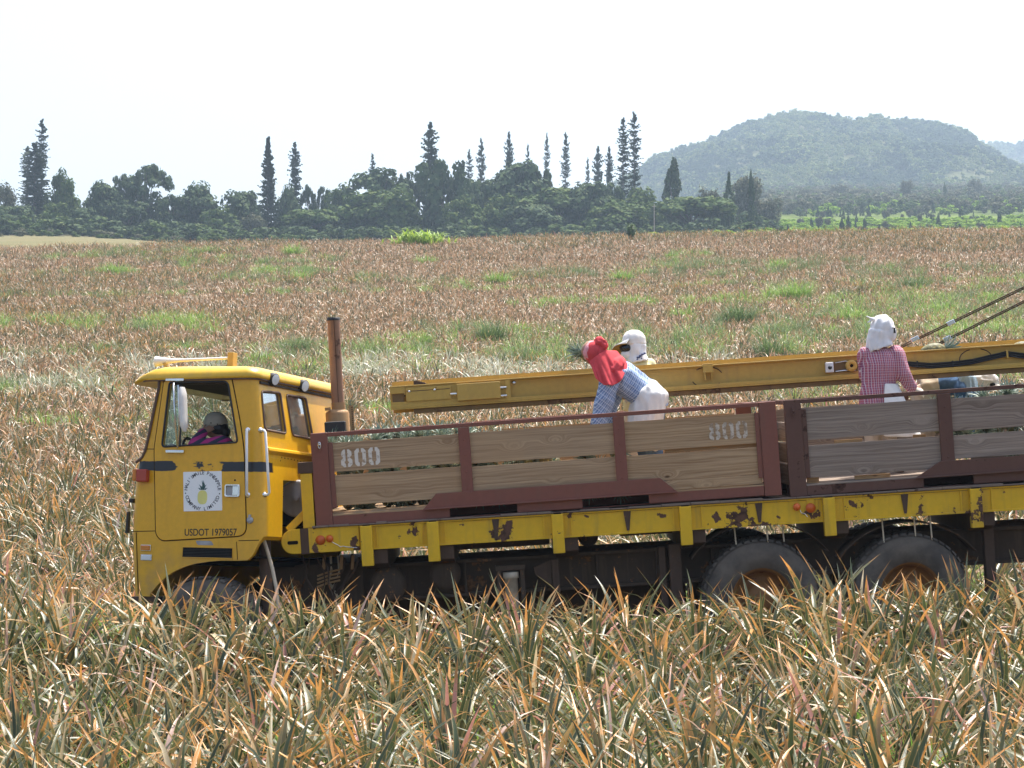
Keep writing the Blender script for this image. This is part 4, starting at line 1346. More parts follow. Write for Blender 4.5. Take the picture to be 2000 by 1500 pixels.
# wheels
def wheel(c, r, wd, dual, rimr=.52):
    w = []
    t_ = r * .035
    prof_ = [(rimr * r, -.0), (rimr * r * 1.03, -.02), (r * .80, -.035), (r * .955, .005), (r * .99, .04), (r, .07), (r, wd - .07), (r * .99, wd - .04), (r * .955, wd - .005), (r * .80, wd + .035), (rimr * r, wd)]
    m = MB(); m.lathe(prof_, c, (0, 1, 0), 56, caps=False)
    ty = m.obj('tyre', M_tyre, None)
    m = MB()
    n = 46
    for k in range(n):
        a0 = k * 2 * math.pi / n
        for (y0, y1, o) in ((-.002, wd * .36, 0), (wd * .64, wd + .002, .5)):
            a = a0 + o * 2 * math.pi / n
            rad = Vector((math.cos(a), 0, math.sin(a))); tan = Vector((-math.sin(a), 0, math.cos(a)))
            cc = Vector(c) + rad * (r * .985)
            p = [cc + tan * (i * .026) + rad * h + Vector((0, y, 0)) for h in (0, t_) for y in (y0 + (.025 if h else 0), y1) for i in (-1, 1)]
            m.add(p, [(0, 1, 3, 2), (4, 6, 7, 5), (0, 4, 5, 1), (2, 3, 7, 6), (0, 2, 6, 4), (1, 5, 7, 3)])
    tr = m.obj('tread', M_tyre, ty); tr['kind'] = 'stuff'
    m = MB(); R_ = rimr * r
    m.lathe([(R_ * 1.04, -.012), (R_ * .95, .0), (R_ * .90, .05), (R_ * .86, .14), (R_ * .55, .17), (R_ * .50, .10), (R_ * .34, .08), (0, .07)], c, (0, 1, 0), 40, caps=False)
    rm = m.obj('rim', M_rim, ty)
    return ty
hubs = []
for px, py, dy, r in ((1490, 1170, .02, .545), (1781, 1159, .02, .548)):
    p = L(px, py, dy + .05)
    for y0 in (.10, .47, 1.70, 2.06):
        ty = wheel((p.x, y0, p.z), r, .29, False); ty.name = 'wheel'; ty.parent = truck
    m = MB(); m.tube([(p.x, .3, p.z), (p.x, 2.1, p.z)], .09, 12); m.obj('axle', M_chassis, truck)

# ------------------------------------------------------------------ cab: turned a little from the bed and leaning away
CAB_O = at(498, 1000, 21.15)
CABW = Matrix.Translation(CAB_O) @ Matrix.Rotation(R(-18), 4, 'Z') @ Matrix.Rotation(R(-4.2), 4, 'X')
CABWI = CABW.inverted()
CABM = BEDI @ CABW                    # cab frame inside the truck frame
def C(px, py, v=0.0):
    """cab coordinates (u along the side, v across, z up) of a photographed point on the plane v"""
    o = CABWI @ EYE; d = (CABWI.to_3x3() @ (at(px, py, 20) - EYE))
    return o + d * ((v - o.y) / d.y)
def CR(px, py, u=0.0):
    o = CABWI @ EYE; d = (CABWI.to_3x3() @ (at(px, py, 20) - EYE))
    return o + d * ((u - o.x) / d.x)
WC = 2.05
uz = lambda px, py: (C(px, py).x, C(px, py).z)
def interp(pts, z):
    pts = sorted(pts)
    if z <= pts[0][0]: return pts[0][1]
    for (a, b), (c, d) in zip(pts, pts[1:]):
        if z <= c: return lerp(b, d, (z - a) / (c - a))
    return pts[-1][1]
FRONT = [(C(px, py).z, C(px, py).x) for px, py in ((303, 738), (293, 790), (281, 840), (267, 890), (260, 925), (256, 980), (253, 1040), (254, 1100), (257, 1166))]
REAR = [(C(px, py).z, C(px, py).x) for px, py in ((500, 735), (506, 800), (513, 880), (517, 930), (519, 1060))]
def ring(z, off=0.0, df=0.0, rf=.10, rr=.075, seg=7):
    u0 = interp(FRONT, z) + off + df; u1 = interp(REAR, z) - off; v0 = off; v1 = WC - off
    pts = []
    for cx, cy, r, a0 in ((u0, v0, rf, 180), (u1, v0, rr, 270), (u1, v1, rr, 0), (u0, v1, rf, 90)):
        r = max(.01, r - off * .6)
        sx = 1 if a0 in (180, 90) else -1; sy = 1 if a0 in (180, 270) else -1
        for k in range(seg + 1):
            a = R(a0 + 90 * k / seg)
            pts.append(Vector((cx + sx * r + r * math.cos(a), cy + sy * r + r * math.sin(a), z)))
    return pts
ZT = C(390, 733).z; ZB = C(256, 1164).z
zs = [lerp(ZB, ZT, i / 18) for i in range(19)]
def solid(off, z0, z1, name):
    m = MB(); m.loft([ring(z, off) for z in [lerp(z0, z1, i / 18) for i in range(19)]], True, False)
    return m.mesh(name, 1e-5)
def vprism(poly, v0, v1, name='cut'):
    m = MB(); m.prism(poly, lambda p, t: Vector((p[0], lerp(v0, v1, t), p[1]))); return m.mesh(name)
def uprism(poly, u0, u1, name='cut'):
    m = MB(); m.prism(poly, lambda p, t: Vector((lerp(u0, u1, t), p[0], p[1]))); return m.mesh(name)
outer = solid(0, ZB, ZT, 'outer'); inner = solid(.045, ZB - .2, ZT - .05, 'inner')
WIN = [(331, 748), (441, 746), (448, 752), (464, 858), (457, 867), (323, 873), (316, 866), (330, 755)]
WIN = rounded([uz(332, 747), uz(446, 745), uz(465, 864), uz(317, 873)], [.03, .05, .03, .04], 5)
SCR = [uz(*p) for p in ((310, 744), (309, 760), (300, 800), (290, 850), (283, 880), (276, 893), (262, 903), (225, 909), (225, 744))]
ARCH = [uz(*p) for p in ((292, 1185), (293, 1160), (310, 1140), (325, 1126), (340, 1116), (360, 1107), (380, 1101), (405, 1097), (428, 1095), (462, 1095), (484, 1094), (494, 1084), (504, 1064), (514, 1048), (555, 1044), (555, 1230), (292, 1230))]
win_cut = vprism(WIN, -.2, WC + .2); arch_cut = vprism(ARCH, -.2, WC + .2); scr_cut = vprism(SCR, -.2, WC + .2)
UR = interp(REAR, .6)
def vzp(px, py, u=None):
    p = CR(px, py, UR if u is None else u)
    if u is None: p = CR(px, py, interp(REAR, p.z))
    return (max(p.y, .085), p.z)
RW1 = rounded([vzp(506, 763), vzp(547, 767), vzp(558, 847), vzp(516, 839)], .04, 4)
RW2 = rounded([vzp(559, 771), vzp(597, 777), vzp(611, 858), vzp(571, 850)], .04, 4)
rw_cuts = [uprism(p, UR - .15, UR + .25) for p in (RW1, RW2)]
RO = [vzp(553, 938), vzp(640, 943), vzp(640, 1060), vzp(551, 1050)]
ro_cut = uprism(RO, UR - .06, UR + .25)
shell = boolean(outer, [inner, win_cut, arch_cut, scr_cut, ro_cut] + rw_cuts)
shade_auto(shell, 38)

# yellow cab paint with a worn black stripe round the waist
def cab_paint():
    m_ = M_yel.copy(); m_.name = 'cab_paint_with_stripe'
    nt = m_.node_tree; pr = nt.nodes['Principled BSDF']
    src = pr.inputs['Base Color'].links[0].from_socket
    def nd(t, **kw):
        n = nt.nodes.new('ShaderNode' + t)
        for k, v in kw.items(): setattr(n, k, v)
        return n
    def mt(op, a, b, clamp=False):
        n = nd('Math', operation=op, use_clamp=clamp)
        for i, q in enumerate((a, b)):
            if isinstance(q, bpy.types.NodeSocket): nt.links.new(q, n.inputs[i])
            else: n.inputs[i].default_value = q
        return n.outputs[0]
    def ss(v, lo, hi):
        n = nd('MapRange', interpolation_type='SMOOTHSTEP'); nt.links.new(v, n.inputs[0]); n.inputs[1].default_value = lo; n.inputs[2].default_value = hi
        return n.outputs[0]
    tc = nd('TexCoord'); sp = nd('SeparateXYZ'); nt.links.new(tc.outputs['Object'], sp.inputs[0])
    nz = nd('TexNoise'); mp = nd('Mapping'); mp.inputs['Scale'].default_value = (5, 5, 11); nt.links.new(tc.outputs['Object'], mp.inputs[0]); nt.links.new(mp.outputs[0], nz.inputs['Vector']); nz.inputs['Scale'].default_value = 1.3; nz.inputs['Detail'].default_value = 7; nz.inputs['Roughness'].default_value = .65
    zc = C(400, 911).z; x0, x1, x2, x3 = (C(p, 910).x for p in (268, 312, 440, 470))
    zedge = mt('ADD', sp.outputs[2], mt('MULTIPLY', mt('SUBTRACT', nz.outputs[0], .5), .03))
    band = mt('MULTIPLY', ss(zedge, zc - .048, zc - .043), ss(zedge, zc + .048, zc + .043))
    # worn nearly off in the middle of the door, kept at both ends
    xm = mt('ABSOLUTE', mt('SUBTRACT', sp.outputs[0], (x1 + x2) / 2 + .06), 0)
    keep = ss(xm, .20, .36)
    thr = mt('ADD', nz.outputs[0], mt('MULTIPLY', keep, .42))
    wear = ss(thr, .52, .56)
    f = mt('MULTIPLY', band, wear)
    fr = ss(sp.outputs[0], x0 - .01, x0 + .02)
    f = mt('MULTIPLY', f, fr)
    sidef = ss(sp.outputs[1], .22, .18)
    f = mt('MULTIPLY', f, sidef)
    mx = nd('Mix', data_type='RGBA'); nt.links.new(f, mx.inputs[0]); nt.links.new(src, mx.inputs[6]); mx.inputs[7].default_value = (.012, .014, .020, 1)
    # field dust thrown up on the lower panels
    dn = nd('TexNoise'); nt.links.new(tc.outputs['Object'], dn.inputs['Vector']); dn.inputs['Scale'].default_value = 6; dn.inputs['Detail'].default_value = 6
    df = mt('MULTIPLY', mt('MULTIPLY', ss(sp.outputs[2], C(400, 1040).z, C(400, 1150).z), ss(dn.outputs[0], .3, .7)), .55)
    m2 = nd('Mix', data_type='RGBA'); nt.links.new(df, m2.inputs[0]); nt.links.new(mx.outputs[2], m2.inputs[6]); m2.inputs[7].default_value = (.34, .20, .09, 1)
    nt.links.new(m2.outputs[2], pr.inputs['Base Color'])
    return m_
M_cab = cab_paint()
cab = mesh_obj('cab_body', shell, M_cab, truck, CABM)
bv = cab.modifiers.new('bevel', 'BEVEL'); bv.width = .006; bv.segments = 2; bv.limit_method = 'ANGLE'; bv.angle_limit = R(50)
def cpart(mb, name, mat, parent=None, bevel=0, **kw):
    return mb.obj(name, mat, parent or truck, bevel, None if parent else CABM, **kw)

# lining inside the shell (roof and back), seat, dashboard
m = MB(); m.box(interp(FRONT, 1.0) + .1, UR - .06, .06, WC - .06, ZT - .075, ZT - .052); cpart(m, 'headliner', M_inner)
m = MB(); m.box(-.42, -.08, .18, .75, -.1, .12); m.box(-.16, -.06, .2, .73, .122, .52); cpart(m, 'driver_seat', M_seat, bevel=.03)
m = MB(); m.box(-.42, -.08, 1.25, 1.85, -.1, .12); m.box(-.16, -.06, 1.27, 1.83, .122, .30); cpart(m, 'passenger_seat', M_seat, bevel=.03)
m = MB(); m.box(interp(FRONT, .3) + .06, interp(FRONT, .3) + .34, .08, WC - .08, .05, .40); cpart(m, 'dashboard', M_seat, bevel=.03)
c0 = Vector((interp(FRONT, .3) + .42, .46, .50))
ringp = [c0 + Vector((.09 * math.cos(a), .22 * math.sin(a), .20 * math.cos(a) * -1)) for a in [k * 2 * math.pi / 24 for k in range(25)]]
m = MB(); m.tube(ringp, .014, 7, False); m.tube([c0 + Vector((-.02, 0, -.03)), c0 + Vector((-.2, 0, -.2))], .025, 8); cpart(m, 'steering_wheel', M_black)
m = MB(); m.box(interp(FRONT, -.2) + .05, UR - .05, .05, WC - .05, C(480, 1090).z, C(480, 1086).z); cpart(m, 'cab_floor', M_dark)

# windscreen, cut from the same shell so that it wraps round the corners
gl = boolean(boolean(solid(.012, ZB, ZT, 'o2'), [scr_cut], 'INTERSECT'), [solid(.020, ZB - .2, ZT + .2, 'i2')])
mesh_obj('windscreen', shade_auto(gl), M_screen, truck, CABM)
# rubber seal round the windscreen edge on the near side
sp_ = [Vector((*((p[0], -.004)), p[1])) for p in SCR[:7]]
m = MB(); m.tube([Vector((p.x + .006, -.003 + .03 * smoothstep(4, 6, i), p.z)) for i, p in enumerate(sp_)], .014, 7); cpart(m, 'windscreen_seal', M_seal)
for poly in (RW1, RW2):
    m = MB(); m.prism(poly, lambda p, t: Vector((UR - .022 + t * .006 + (interp(REAR, p[1]) - UR), p[0], p[1]))); gl_ = cpart(m, 'rear_window', M_rearglass)
    m = MB(); pp = [Vector((interp(REAR, p[1]) + .003, p[0], p[1])) for p in poly]; m.tube(pp + [pp[0], pp[1]], .011, 6, False); cpart(m, 'window_seal', M_seal, gl_)
far = rounded([(p[0], p[1]) for p in [uz(332, 747), uz(446, 745), uz(465, 864), uz(317, 873)]], .04, 4)
m = MB(); m.prism(far, lambda p, t: Vector((p[0], WC - .03 + t * .006, p[1]))); cpart(m, 'far_window', M_glass)

# near door: a panel a few millimetres proud with its own window opening
DOORP = rounded([uz(321, 744), uz(452, 737), uz(470, 830), uz(477, 885), uz(481, 1046), uz(316, 1056), uz(305, 1044), uz(302, 876)], [.02, .015, .2, .1, .09, .1, .05, .05], 5)
def door_mesh(poly, v0, v1, hole=True, grow=0):
    d_ = vprism(poly, v0, v1, 'door')
    return boolean(d_, [win_cut]) if hole else d_
def grow(poly, d):
    c = Vector((sum(p[0] for p in poly) / len(poly), sum(p[1] for p in poly) / len(poly))); out = []
    n = len(poly)
    for i in range(n):
        a, b, e = Vector(poly[i - 1]), Vector(poly[i]), Vector(poly[(i + 1) % n])
        t_ = (e - a).normalized(); nn = Vector((t_.y, -t_.x))
        if nn.dot(b - c) < 0: nn = -nn
        out.append(tuple(b + nn * d))
    return out
door = mesh_obj('door', shade_auto(door_mesh(DOORP, -.010, -.0005)), M_cab, truck, CABM)
bv = door.modifiers.new('bevel', 'BEVEL'); bv.width = .005; bv.segments = 2; bv.limit_method = 'ANGLE'; bv.angle_limit = R(50)
mesh_obj('door_gap', door_mesh(grow(DOORP, .009), -.0025, -.0002), M_gap, door)
pp = [Vector((p[0], -.010, p[1])) for p in WIN]; m = MB(); m.tube(pp + pp[:2], .010, 6, False); cpart(m, 'window_rubber', M_black, door)
# vent glass in the front of the window
q1, q2, q3, q4 = C(330, 752), C(352, 752), C(350, 870), C(319, 870)
m = MB(); m.prism([(q.x, q.z) for q in (q1, q2, q3, q4)], lambda p, t: Vector((p[0], .012 + t * .005, p[1]))); cpart(m, 'vent_window', M_screen, door)
a, b = C(352, 748), C(350, 872); m = MB(); m.bar((a.x, .012, a.z), (b.x, .012, b.z), .016); cpart(m, 'vent_pillar', M_black, door)
# latch
a, b = C(441, 946), C(470, 971)
fr = rounded([(a.x, b.z), (b.x, b.z), (b.x, a.z), (a.x, a.z)], .022, 4); fi = rounded([(a.x + .014, b.z + .014), (b.x - .014, b.z + .014), (b.x - .014, a.z - .014), (a.x + .014, a.z - .014)], .014, 4)
h = mesh_obj('handle', boolean(vprism(fr, -.028, -.0105), [vprism(fi, -.05, .02)]), M_chrome, door)
bv = h.modifiers.new('bevel', 'BEVEL'); bv.width = .003; bv.limit_method = 'ANGLE'
m = MB(); m.prism(fi, lambda p, t: Vector((p[0], -.0125 + t * .002, p[1]))); cpart(m, 'handle_recess', M_greyprimer, door)
m = MB(); m.box((a.x + b.x) / 2 + .002, b.x - .016, -.024, -.013, b.z + .016, a.z - .016); cpart(m, 'handle_paddle', M_chrome, door, .003)
p = C(460, 938); m = MB(); m.lathe([(.0085, 0), (.0085, .004), (0, .004)], (p.x, -.0105, p.z), (0, -1, 0), 12); cpart(m, 'keyhole', M_dark, door)

# lettering helpers
def text_mesh(s, size, extrude=.0006):
    cu = bpy.data.curves.new('txt', 'FONT'); cu.body = s; cu.size = size; cu.extrude = extrude; cu.align_x = 'CENTER'; cu.offset = size * .012
    o = bpy.data.objects.new('txt', cu); COL.objects.link(o)
    me = evaluated(o); kill(o); return me
def join_meshes(parts, name):
    m = MB()
    for me, M4 in parts:
        m.add([M4 @ v.co for v in me.vertices], [list(p.vertices) for p in me.polygons])
    return m
SIDE = Matrix(((1, 0, 0, 0), (0, 0, -1, 0), (0, 1, 0, 0), (0, 0, 0, 1)))   # text plane -> side of the cab (facing the viewer)
# door sign
a, b, c_, d_ = C(359, 922), C(434, 920), C(435, 997), C(360, 999)
sgn = rounded([(q.x, q.z) for q in (a, b, c_, d_)], .006, 3)
m = MB(); m.prism(sgn, lambda p, t: Vector((p[0], -.013 + t * .0022, p[1]))); sign = cpart(m, 'company_sign', M_sign)
cx = (a.x + b.x + c_.x + d_.x) / 4; cz = (a.z + b.z + c_.z + d_.z) / 4; SW = (b.x - a.x); 
parts = []; RR = SW * .40; fs = SW * .118
def ring_text(s, a0, a1, top):
    n = len(s)
    for i, ch in enumerate(s):
        if ch == ' ': continue
        th = R(lerp(a0, a1, i / (n - 1)))
        r = RR if top else RR + fs * .52
        pos = Vector((cx + r * math.cos(th), -.0137, cz + r * math.sin(th)))
        rot = th - math.pi / 2 if top else th + math.pi / 2
        parts.append((text_mesh(ch, fs), Matrix.Translation(pos) @ SIDE @ Matrix.Rotation(rot, 4, 'Z')))
ring_text("HALI'IMAILE PINEAPPLE", 173, 7, True)
ring_text("COMPANY LIMITED", 200, 340, False)
o = cpart(join_meshes(parts, 'lettering'), 'lettering', M_ink, sign)
m = MB()
for s in (-1, 1): m.lathe([(SW * .016, 0), (SW * .016, .001), (0, .001)], (cx + s * (RR + fs * .35) * math.cos(R(-3)), -.0132, cz + RR * math.sin(R(-6)) - fs * .1), (0, -1, 0), 10)
cpart(m, 'sign_dots', M_ink, sign)
# printed pineapple: oval fruit and a tuft of five leaves
m = MB(); pts_ = [(cx + SW * .125 * math.copysign(abs(math.cos(a_)) ** .75, math.cos(a_)), cz - SW * .145 + SW * .165 * math.copysign(abs(math.sin(a_)) ** .75, math.sin(a_))) for a_ in [k * 2 * math.pi / 28 for k in range(28)]]
m.prism(pts_, lambda p, t: Vector((p[0], -.0142 + t * .001, p[1]))); cpart(m, 'printed_fruit', M_signyel, sign)
m = MB()
for dx, dz, lx, lz in ((0, .03, .0, .27), (-.02, .03, -.03, .26), (-.03, .03, -.10, .16), (.03, .03, .10, .16), (-.06, .03, -.135, .08), (.06, .03, .135, .08)):
    bx, bz = cx + dx * SW, cz + dz * SW; tx, tz = cx + lx * SW, cz + lz * SW; w_ = SW * .022
    mx_, mz_ = (bx + tx) / 2 - (tz - bz) * (.15 if lx > 0 else -.15), (bz + tz) / 2 + abs(tx - bx) * .2
    m.prism([(bx - w_ * .6, bz), (mx_ - w_, mz_), (tx, tz), (mx_ + w_, mz_), (bx + w_ * .6, bz)], lambda p, t: Vector((p[0], -.0142 + t * .001, p[1])))
cpart(m, 'printed_crown', M_signgrn, sign)
# USDOT number
p = C(412, 1046); q = C(361, 1046); r_ = C(463, 1044)
me = text_mesh('USDOT 1979057', .092); co = [v.co for v in me.vertices]; wd_ = max(c.x for c in co) - min(c.x for c in co)
M4 = Matrix.Translation((p.x, -.0112, p.z)) @ SIDE @ Matrix.Rotation(R(1.2), 4, 'Z') @ Matrix.Diagonal(((r_.x - q.x) / wd_, .98, 1, 1))
cpart(join_meshes([(me, M4)], 'n'), 'vehicle_number', M_inkblack, door)

# body seams, vent, lamps
def seam(a, b, w=.007):
    a = C(*a); b = C(*b); m = MB(); m.bar((a.x, -.0006, a.z), (b.x, -.0006, b.z), .0016 * 1.5, w) if False else m.bar((a.x, 0, a.z), (b.x, 0, b.z), w, .003, up=(0, 1, 0)); cpart(m, 'seam', M_gap)
seam((268, 877), (301, 877)); seam((256, 1038), (305, 1037)); seam((266, 1040), (270, 1160)); seam((462, 1058), (464, 1093)); seam((466, 1056), (506, 1055))
a, b = C(357, 1068), C(454, 1091)
m = MB(); m.box(a.x, b.x, -.003, .004, b.z, a.z); vent = cpart(m, 'step_vent', M_dark)
for k in range(7):
    z = lerp(b.z, a.z, (k + .5) / 7); m = MB(); m.box(a.x + .008, b.x - .008, -.007, -.0035, z - .0025, z + .0025); cpart(m, 'louvre', M_black, vent)
m = MB(); m.tube([(a.x, -.004, a.z), (b.x, -.004, a.z), (b.x, -.004, b.z), (a.x, -.004, b.z), (a.x, -.004, a.z)], .006, 6); cpart(m, 'vent_trim', M_cab, vent)
a, b = C(386, 1056), C(414, 1065)
m = MB(); m.prism(rounded([(a.x, b.z), (b.x + .02, b.z), (b.x - .01, a.z), (a.x - .02, a.z)], .015), lambda p, t: Vector((p[0], -.0012 + t, p[1])) if t == 0 else Vector((p[0], .002, p[1]))); cpart(m, 'bare_patch', M_greyprimer)
for (x0, y0, x1, y1), mt_ in (((277, 1065, 294, 1075), M_amber), ((277, 1084, 296, 1094), M_clear)):
    a, b = C(x0, y0), C(x1, y1); m = MB(); m.box(a.x - .006, b.x + .006, -.012, .002, b.z - .006, a.z + .006); f_ = cpart(m, 'side_marker', M_chrome, bevel=.004)
    m = MB(); m.box(a.x, b.x, -.021, -.0125, b.z, a.z); cpart(m, 'lens', mt_, f_, .004)
a, b = C(267, 917), C(290, 942)
m = MB(); m.box(a.x + .03, b.x + .012, -.075, .004, b.z, a.z); f_ = cpart(m, 'turn_signal', M_redlens, bevel=.014)
m = MB(); m.box(a.x - .012, a.x + .029, -.07, .0, b.z + .01, a.z + .004); cpart(m, 'amber_lens', M_amber, f_, .012)
p = C(258, 978, .1); m = MB(); m.box(p.x - .01, p.x + .03, .05, .14, p.z - .02, p.z + .02); cpart(m, 'front_clip', M_black, bevel=.006)
p = C(256, 1000, .12); m = MB(); m.prism([(p.x - .012, p.z), (p.x + .01, p.z), (p.x + .006, p.z - .2), (p.x - .02, p.z - .2)], lambda q_, t: Vector((q_[0], .05 + t * .05, q_[1]))); cpart(m, 'front_grip', M_black, bevel=.005)
p = C(489, 1016); m = MB(); m.lathe([(.030, 0), (.032, .010), (.022, .014), (.014, .02), (0, .02)], (p.x, -.001, p.z), (0, -1, 0), 14); m.box(p.x - .012, p.x + .008, -.022, -.002, p.z + .02, p.z + .05); cpart(m, 'filler_cap', M_greyprimer)
m = MB(); a, b = C(258, 1160), C(290, 1164); m.box(interp(FRONT, ZB) - .02, a.x + .22, .02, WC - .02, ZB - .06, ZB - .004); cpart(m, 'front_bumper', M_rust, bevel=.01)

# grab bars at the rear corner
def grab(p0, p1, out, off_v, name='grab_bar'):
    a = p0; b = p1; o = Vector(out)
    m = MB(); m.tube([a, a + o * .7, a + o + (b - a) * .03, b + o - (b - a) * .03, b + o * .7, b], .0125, 9); f = cpart(m, name, M_white)
    m = MB(); m.lathe([(.026, 0), (.024, .008), (0, .009)], a, out, 12); m.lathe([(.026, 0), (.024, .008), (0, .009)], b, out, 12); cpart(m, 'bar_foot', M_chrome, f)
a, b = C(484, 840), C(484, 967); grab(Vector((a.x, .002, a.z)), Vector((b.x, .002, b.z)), (.02, -.07, 0), 0)
a, b = C(506, 840), C(514, 966); grab(Vector((a.x + .0, .035, a.z)), Vector((b.x + .0, .035, b.z)), (.062, -.035, 0), 0)

# roof with its visor, work lamps, air horn
def roof_ring(z, ex, front_px=None):
    u0 = interp(FRONT, ZT) - ex if front_px is None else C(front_px[0], front_px[1]).x
    u1 = interp(REAR, ZT) + ex; v0 = -ex; v1 = WC + ex; pts = []; seg = 7
    for cx_, cy_, r, a0 in ((u0, v0, .14, 180), (u1, v0, .11, 270), (u1, v1, .11, 0), (u0, v1, .14, 90)):
        sx = 1 if a0 in (180, 90) else -1; sy = 1 if a0 in (180, 270) else -1
        for k in range(seg + 1):
            a = R(a0 + 90 * k / seg); pts.append(Vector((cx_ + sx * r + r * math.cos(a), cy_ + sy * r + r * math.sin(a), z)))
    return pts
z_ = [C(380, y).z for y in (739, 735, 728, 721, 715.5, 713)]
def dome(z, ex, fp):
    rg = roof_ring(z, ex, fp)
    # the visor droops at its tip
    uf = interp(FRONT, ZT)
    for p in rg:
        if p.x < uf: p.z -= (uf - p.x) * .22
    return rg
m = MB(); m.loft([dome(z_[0], .012, (262, 740)), dome(z_[0] + .004, .03, (257, 740)), dome(z_[1], .036, (256, 740)), dome(z_[2], .03, (264, 738)), dome(z_[3], .004, (283, 735)), dome(z_[4], -.05, (304, 732)), dome(z_[5], -.14, (322, 730)), dome(z_[5] + .012, -.35, (350, 730))])
roof = cpart(m, 'roof', M_roofyel); shade_auto(roof.data, 60)
m = MB(); m.tube([p + Vector((0, 0, -.006)) for p in dome(z_[0], .022, (262, 740))[6:34]], .008, 6, False); cpart(m, 'rain_gutter', M_seal, roof)
for px, py in ((536, 740), (594, 753)):
    u_ = interp(REAR, ZT) + .05; p = CR(px, py, u_)
    c1 = Vector((u_ - .02, p.y, p.z)); ax = Vector((.93, -.25, -.18))
    m = MB(); m.lathe([(.02, -.035), (.052, -.028), (.060, -.01), (.060, .035), (.056, .040)], c1, ax, 22); lp = cpart(m, 'work_lamp', M_black)
    m = MB(); m.lathe([(.052, .0405), (.03, .046), (0, .048)], c1, ax, 22); cpart(m, 'lens', M_clear, lp)
    m = MB(); m.box(u_ - .09, u_ - .05, p.y - .015, p.y + .015, p.z - .06, p.z - .01); cpart(m, 'lamp_bracket', M_rust, lp, .003)
a = C(305, 706, .45); b = C(452, 699, .45); dv = (b - a)
m = MB(); m.lathe([(.052, 0), (.050, .01), (.036, .07), (.026, .14), (.018, .22), (.014, .35), (.012, dv.length)], a, dv, 20); horn = cpart(m, 'air_horn', M_white)
m = MB(); m.box(b.x - .02, b.x + .04, .40, .50, b.z - .085, b.z + .05); cpart(m, 'horn_bracket', M_boom, horn, .005)
m = MB(); m.bar(a + dv * .12 + Vector((0, 0, -.02)), a + dv * .12 + Vector((.05, 0, -.085)), .07, .03); cpart(m, 'horn_foot', M_boom, horn, .005)

# mirror on its bracket arms
def mir(px, py, v): return C(px, py, v)
m = MB(); a = C(326, 744); b = C(362, 744); m.box(a.x, b.x, -.035, -.0105, a.z - .006, a.z + .022); mr = cpart(m, 'mirror', M_chrome, bevel=.006)
m = MB(); a = C(326, 883); b = C(362, 880); m.box(a.x, b.x, -.035, -.0105, a.z - .012, a.z + .02); cpart(m, 'lower_bracket', M_chrome, mr, .008)
m = MB(); m.tube([mir(340, 747, -.02), mir(339, 752, -.13), mir(341, 800, -.16), mir(345, 860, -.13), mir(347, 874, -.02)], .0085, 8); m.tube([mir(348, 752, -.14), mir(349, 800, -.16), mir(350, 840, -.15), mir(347, 872, -.05)], .0065, 8); cpart(m, 'mirror_arm', M_chrome, mr)
pa = C(356, 756, -.2); pb = C(360, 843, -.2)
m = MB(); rg = []
for k in range(9):
    t_ = k / 8; c = pa.lerp(pb, t_); s_ = min(1, math.sin(math.pi * min(1, max(.06, t_ * .94 + .03))) * 2.2) ** .6
    rg.append([c + Vector((math.cos(a_) * .030 * s_, math.sin(a_) * .065 * s_, 0)) for a_ in [j * 2 * math.pi / 14 for j in range(14)]])
m.loft(rg)
M_mirror = painted('white_mirror_shell', (.74, .71, .66), rust=(.12, .055, .03), amount=.22, scale=5, rough=.45)
cpart(m, 'mirror_head', M_mirror, mr)

# rear wall: swage, riveted panels, drum behind it
a = CR(520, 872, UR); b = CR(620, 893, UR)
m = MB(); ua = interp(REAR, a.z)
m.prism([(0, 0), (.028, -.012), (.034, -.035), (.006, -.075), (0, -.075)], lambda p, t: Vector((ua + p[0], lerp(.09, WC - .09, t), a.z + p[1]))); cpart(m, 'swage', M_cab, bevel=.006)
p0 = CR(546, 896, UR); p1 = CR(557, 1046, UR)
m = MB(); m.box(UR - .0, UR + .012, p0.y - .0, WC - .1, CR(560, 936, UR).z + .01, p0.z); m.box(UR + .0, UR + .0125, .085, vzp(551, 950)[0], CR(540, 1046, UR).z, p0.z - .002); rp = cpart(m, 'riveted_panel', M_cab, bevel=.003)
m = MB()
def rivet(px, py):
    p = CR(px, py, UR + .012); m.lathe([(.007, 0), (.005, .004), (0, .005)], (UR + .012, p.y, p.z), (1, 0, 0), 6)
for k in range(11): rivet(550 + k * 6.2, 893.5 + k * 1.25)
for k in range(8): rivet(553 + k * 5, 935.5 + k * .9)
for k in range(12): rivet(547.5, 900 + k * 12); 
for k in range(11): rivet(553, 940 + k * 10) if k < 4 else rivet(549.5, 940 + k * 10)
rv = cpart(m, 'rivets', M_rust, rp); rv['kind'] = 'stuff'
p = L(577, 975, .25)
m = MB(); m.lathe([(0, -.004), (.02, -.004), (.022, .006), (.15, .0), (.172, .006), (.178, .03), (.178, .5), (.1, .52)], (p.x, .33, p.z), (.12, .99, 0), 36); dr = m.obj('air_cleaner', M_grey, truck)
m = MB(); m.lathe([(.026, 0), (.026, .012), (.018, .02), (0, .02)], (p.x, .327, p.z), (0, -1, 0), 16); m.obj('drum_bolt', M_grey, dr)
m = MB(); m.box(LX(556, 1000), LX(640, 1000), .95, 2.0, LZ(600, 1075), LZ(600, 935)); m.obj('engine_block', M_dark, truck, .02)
m = MB(); m.box(LX(500, 1060), LX(700, 1060), .5, 1.9, LZ(600, 1220), LZ(600, 1110)); m.obj('engine_sump', M_chassis, truck, .02)

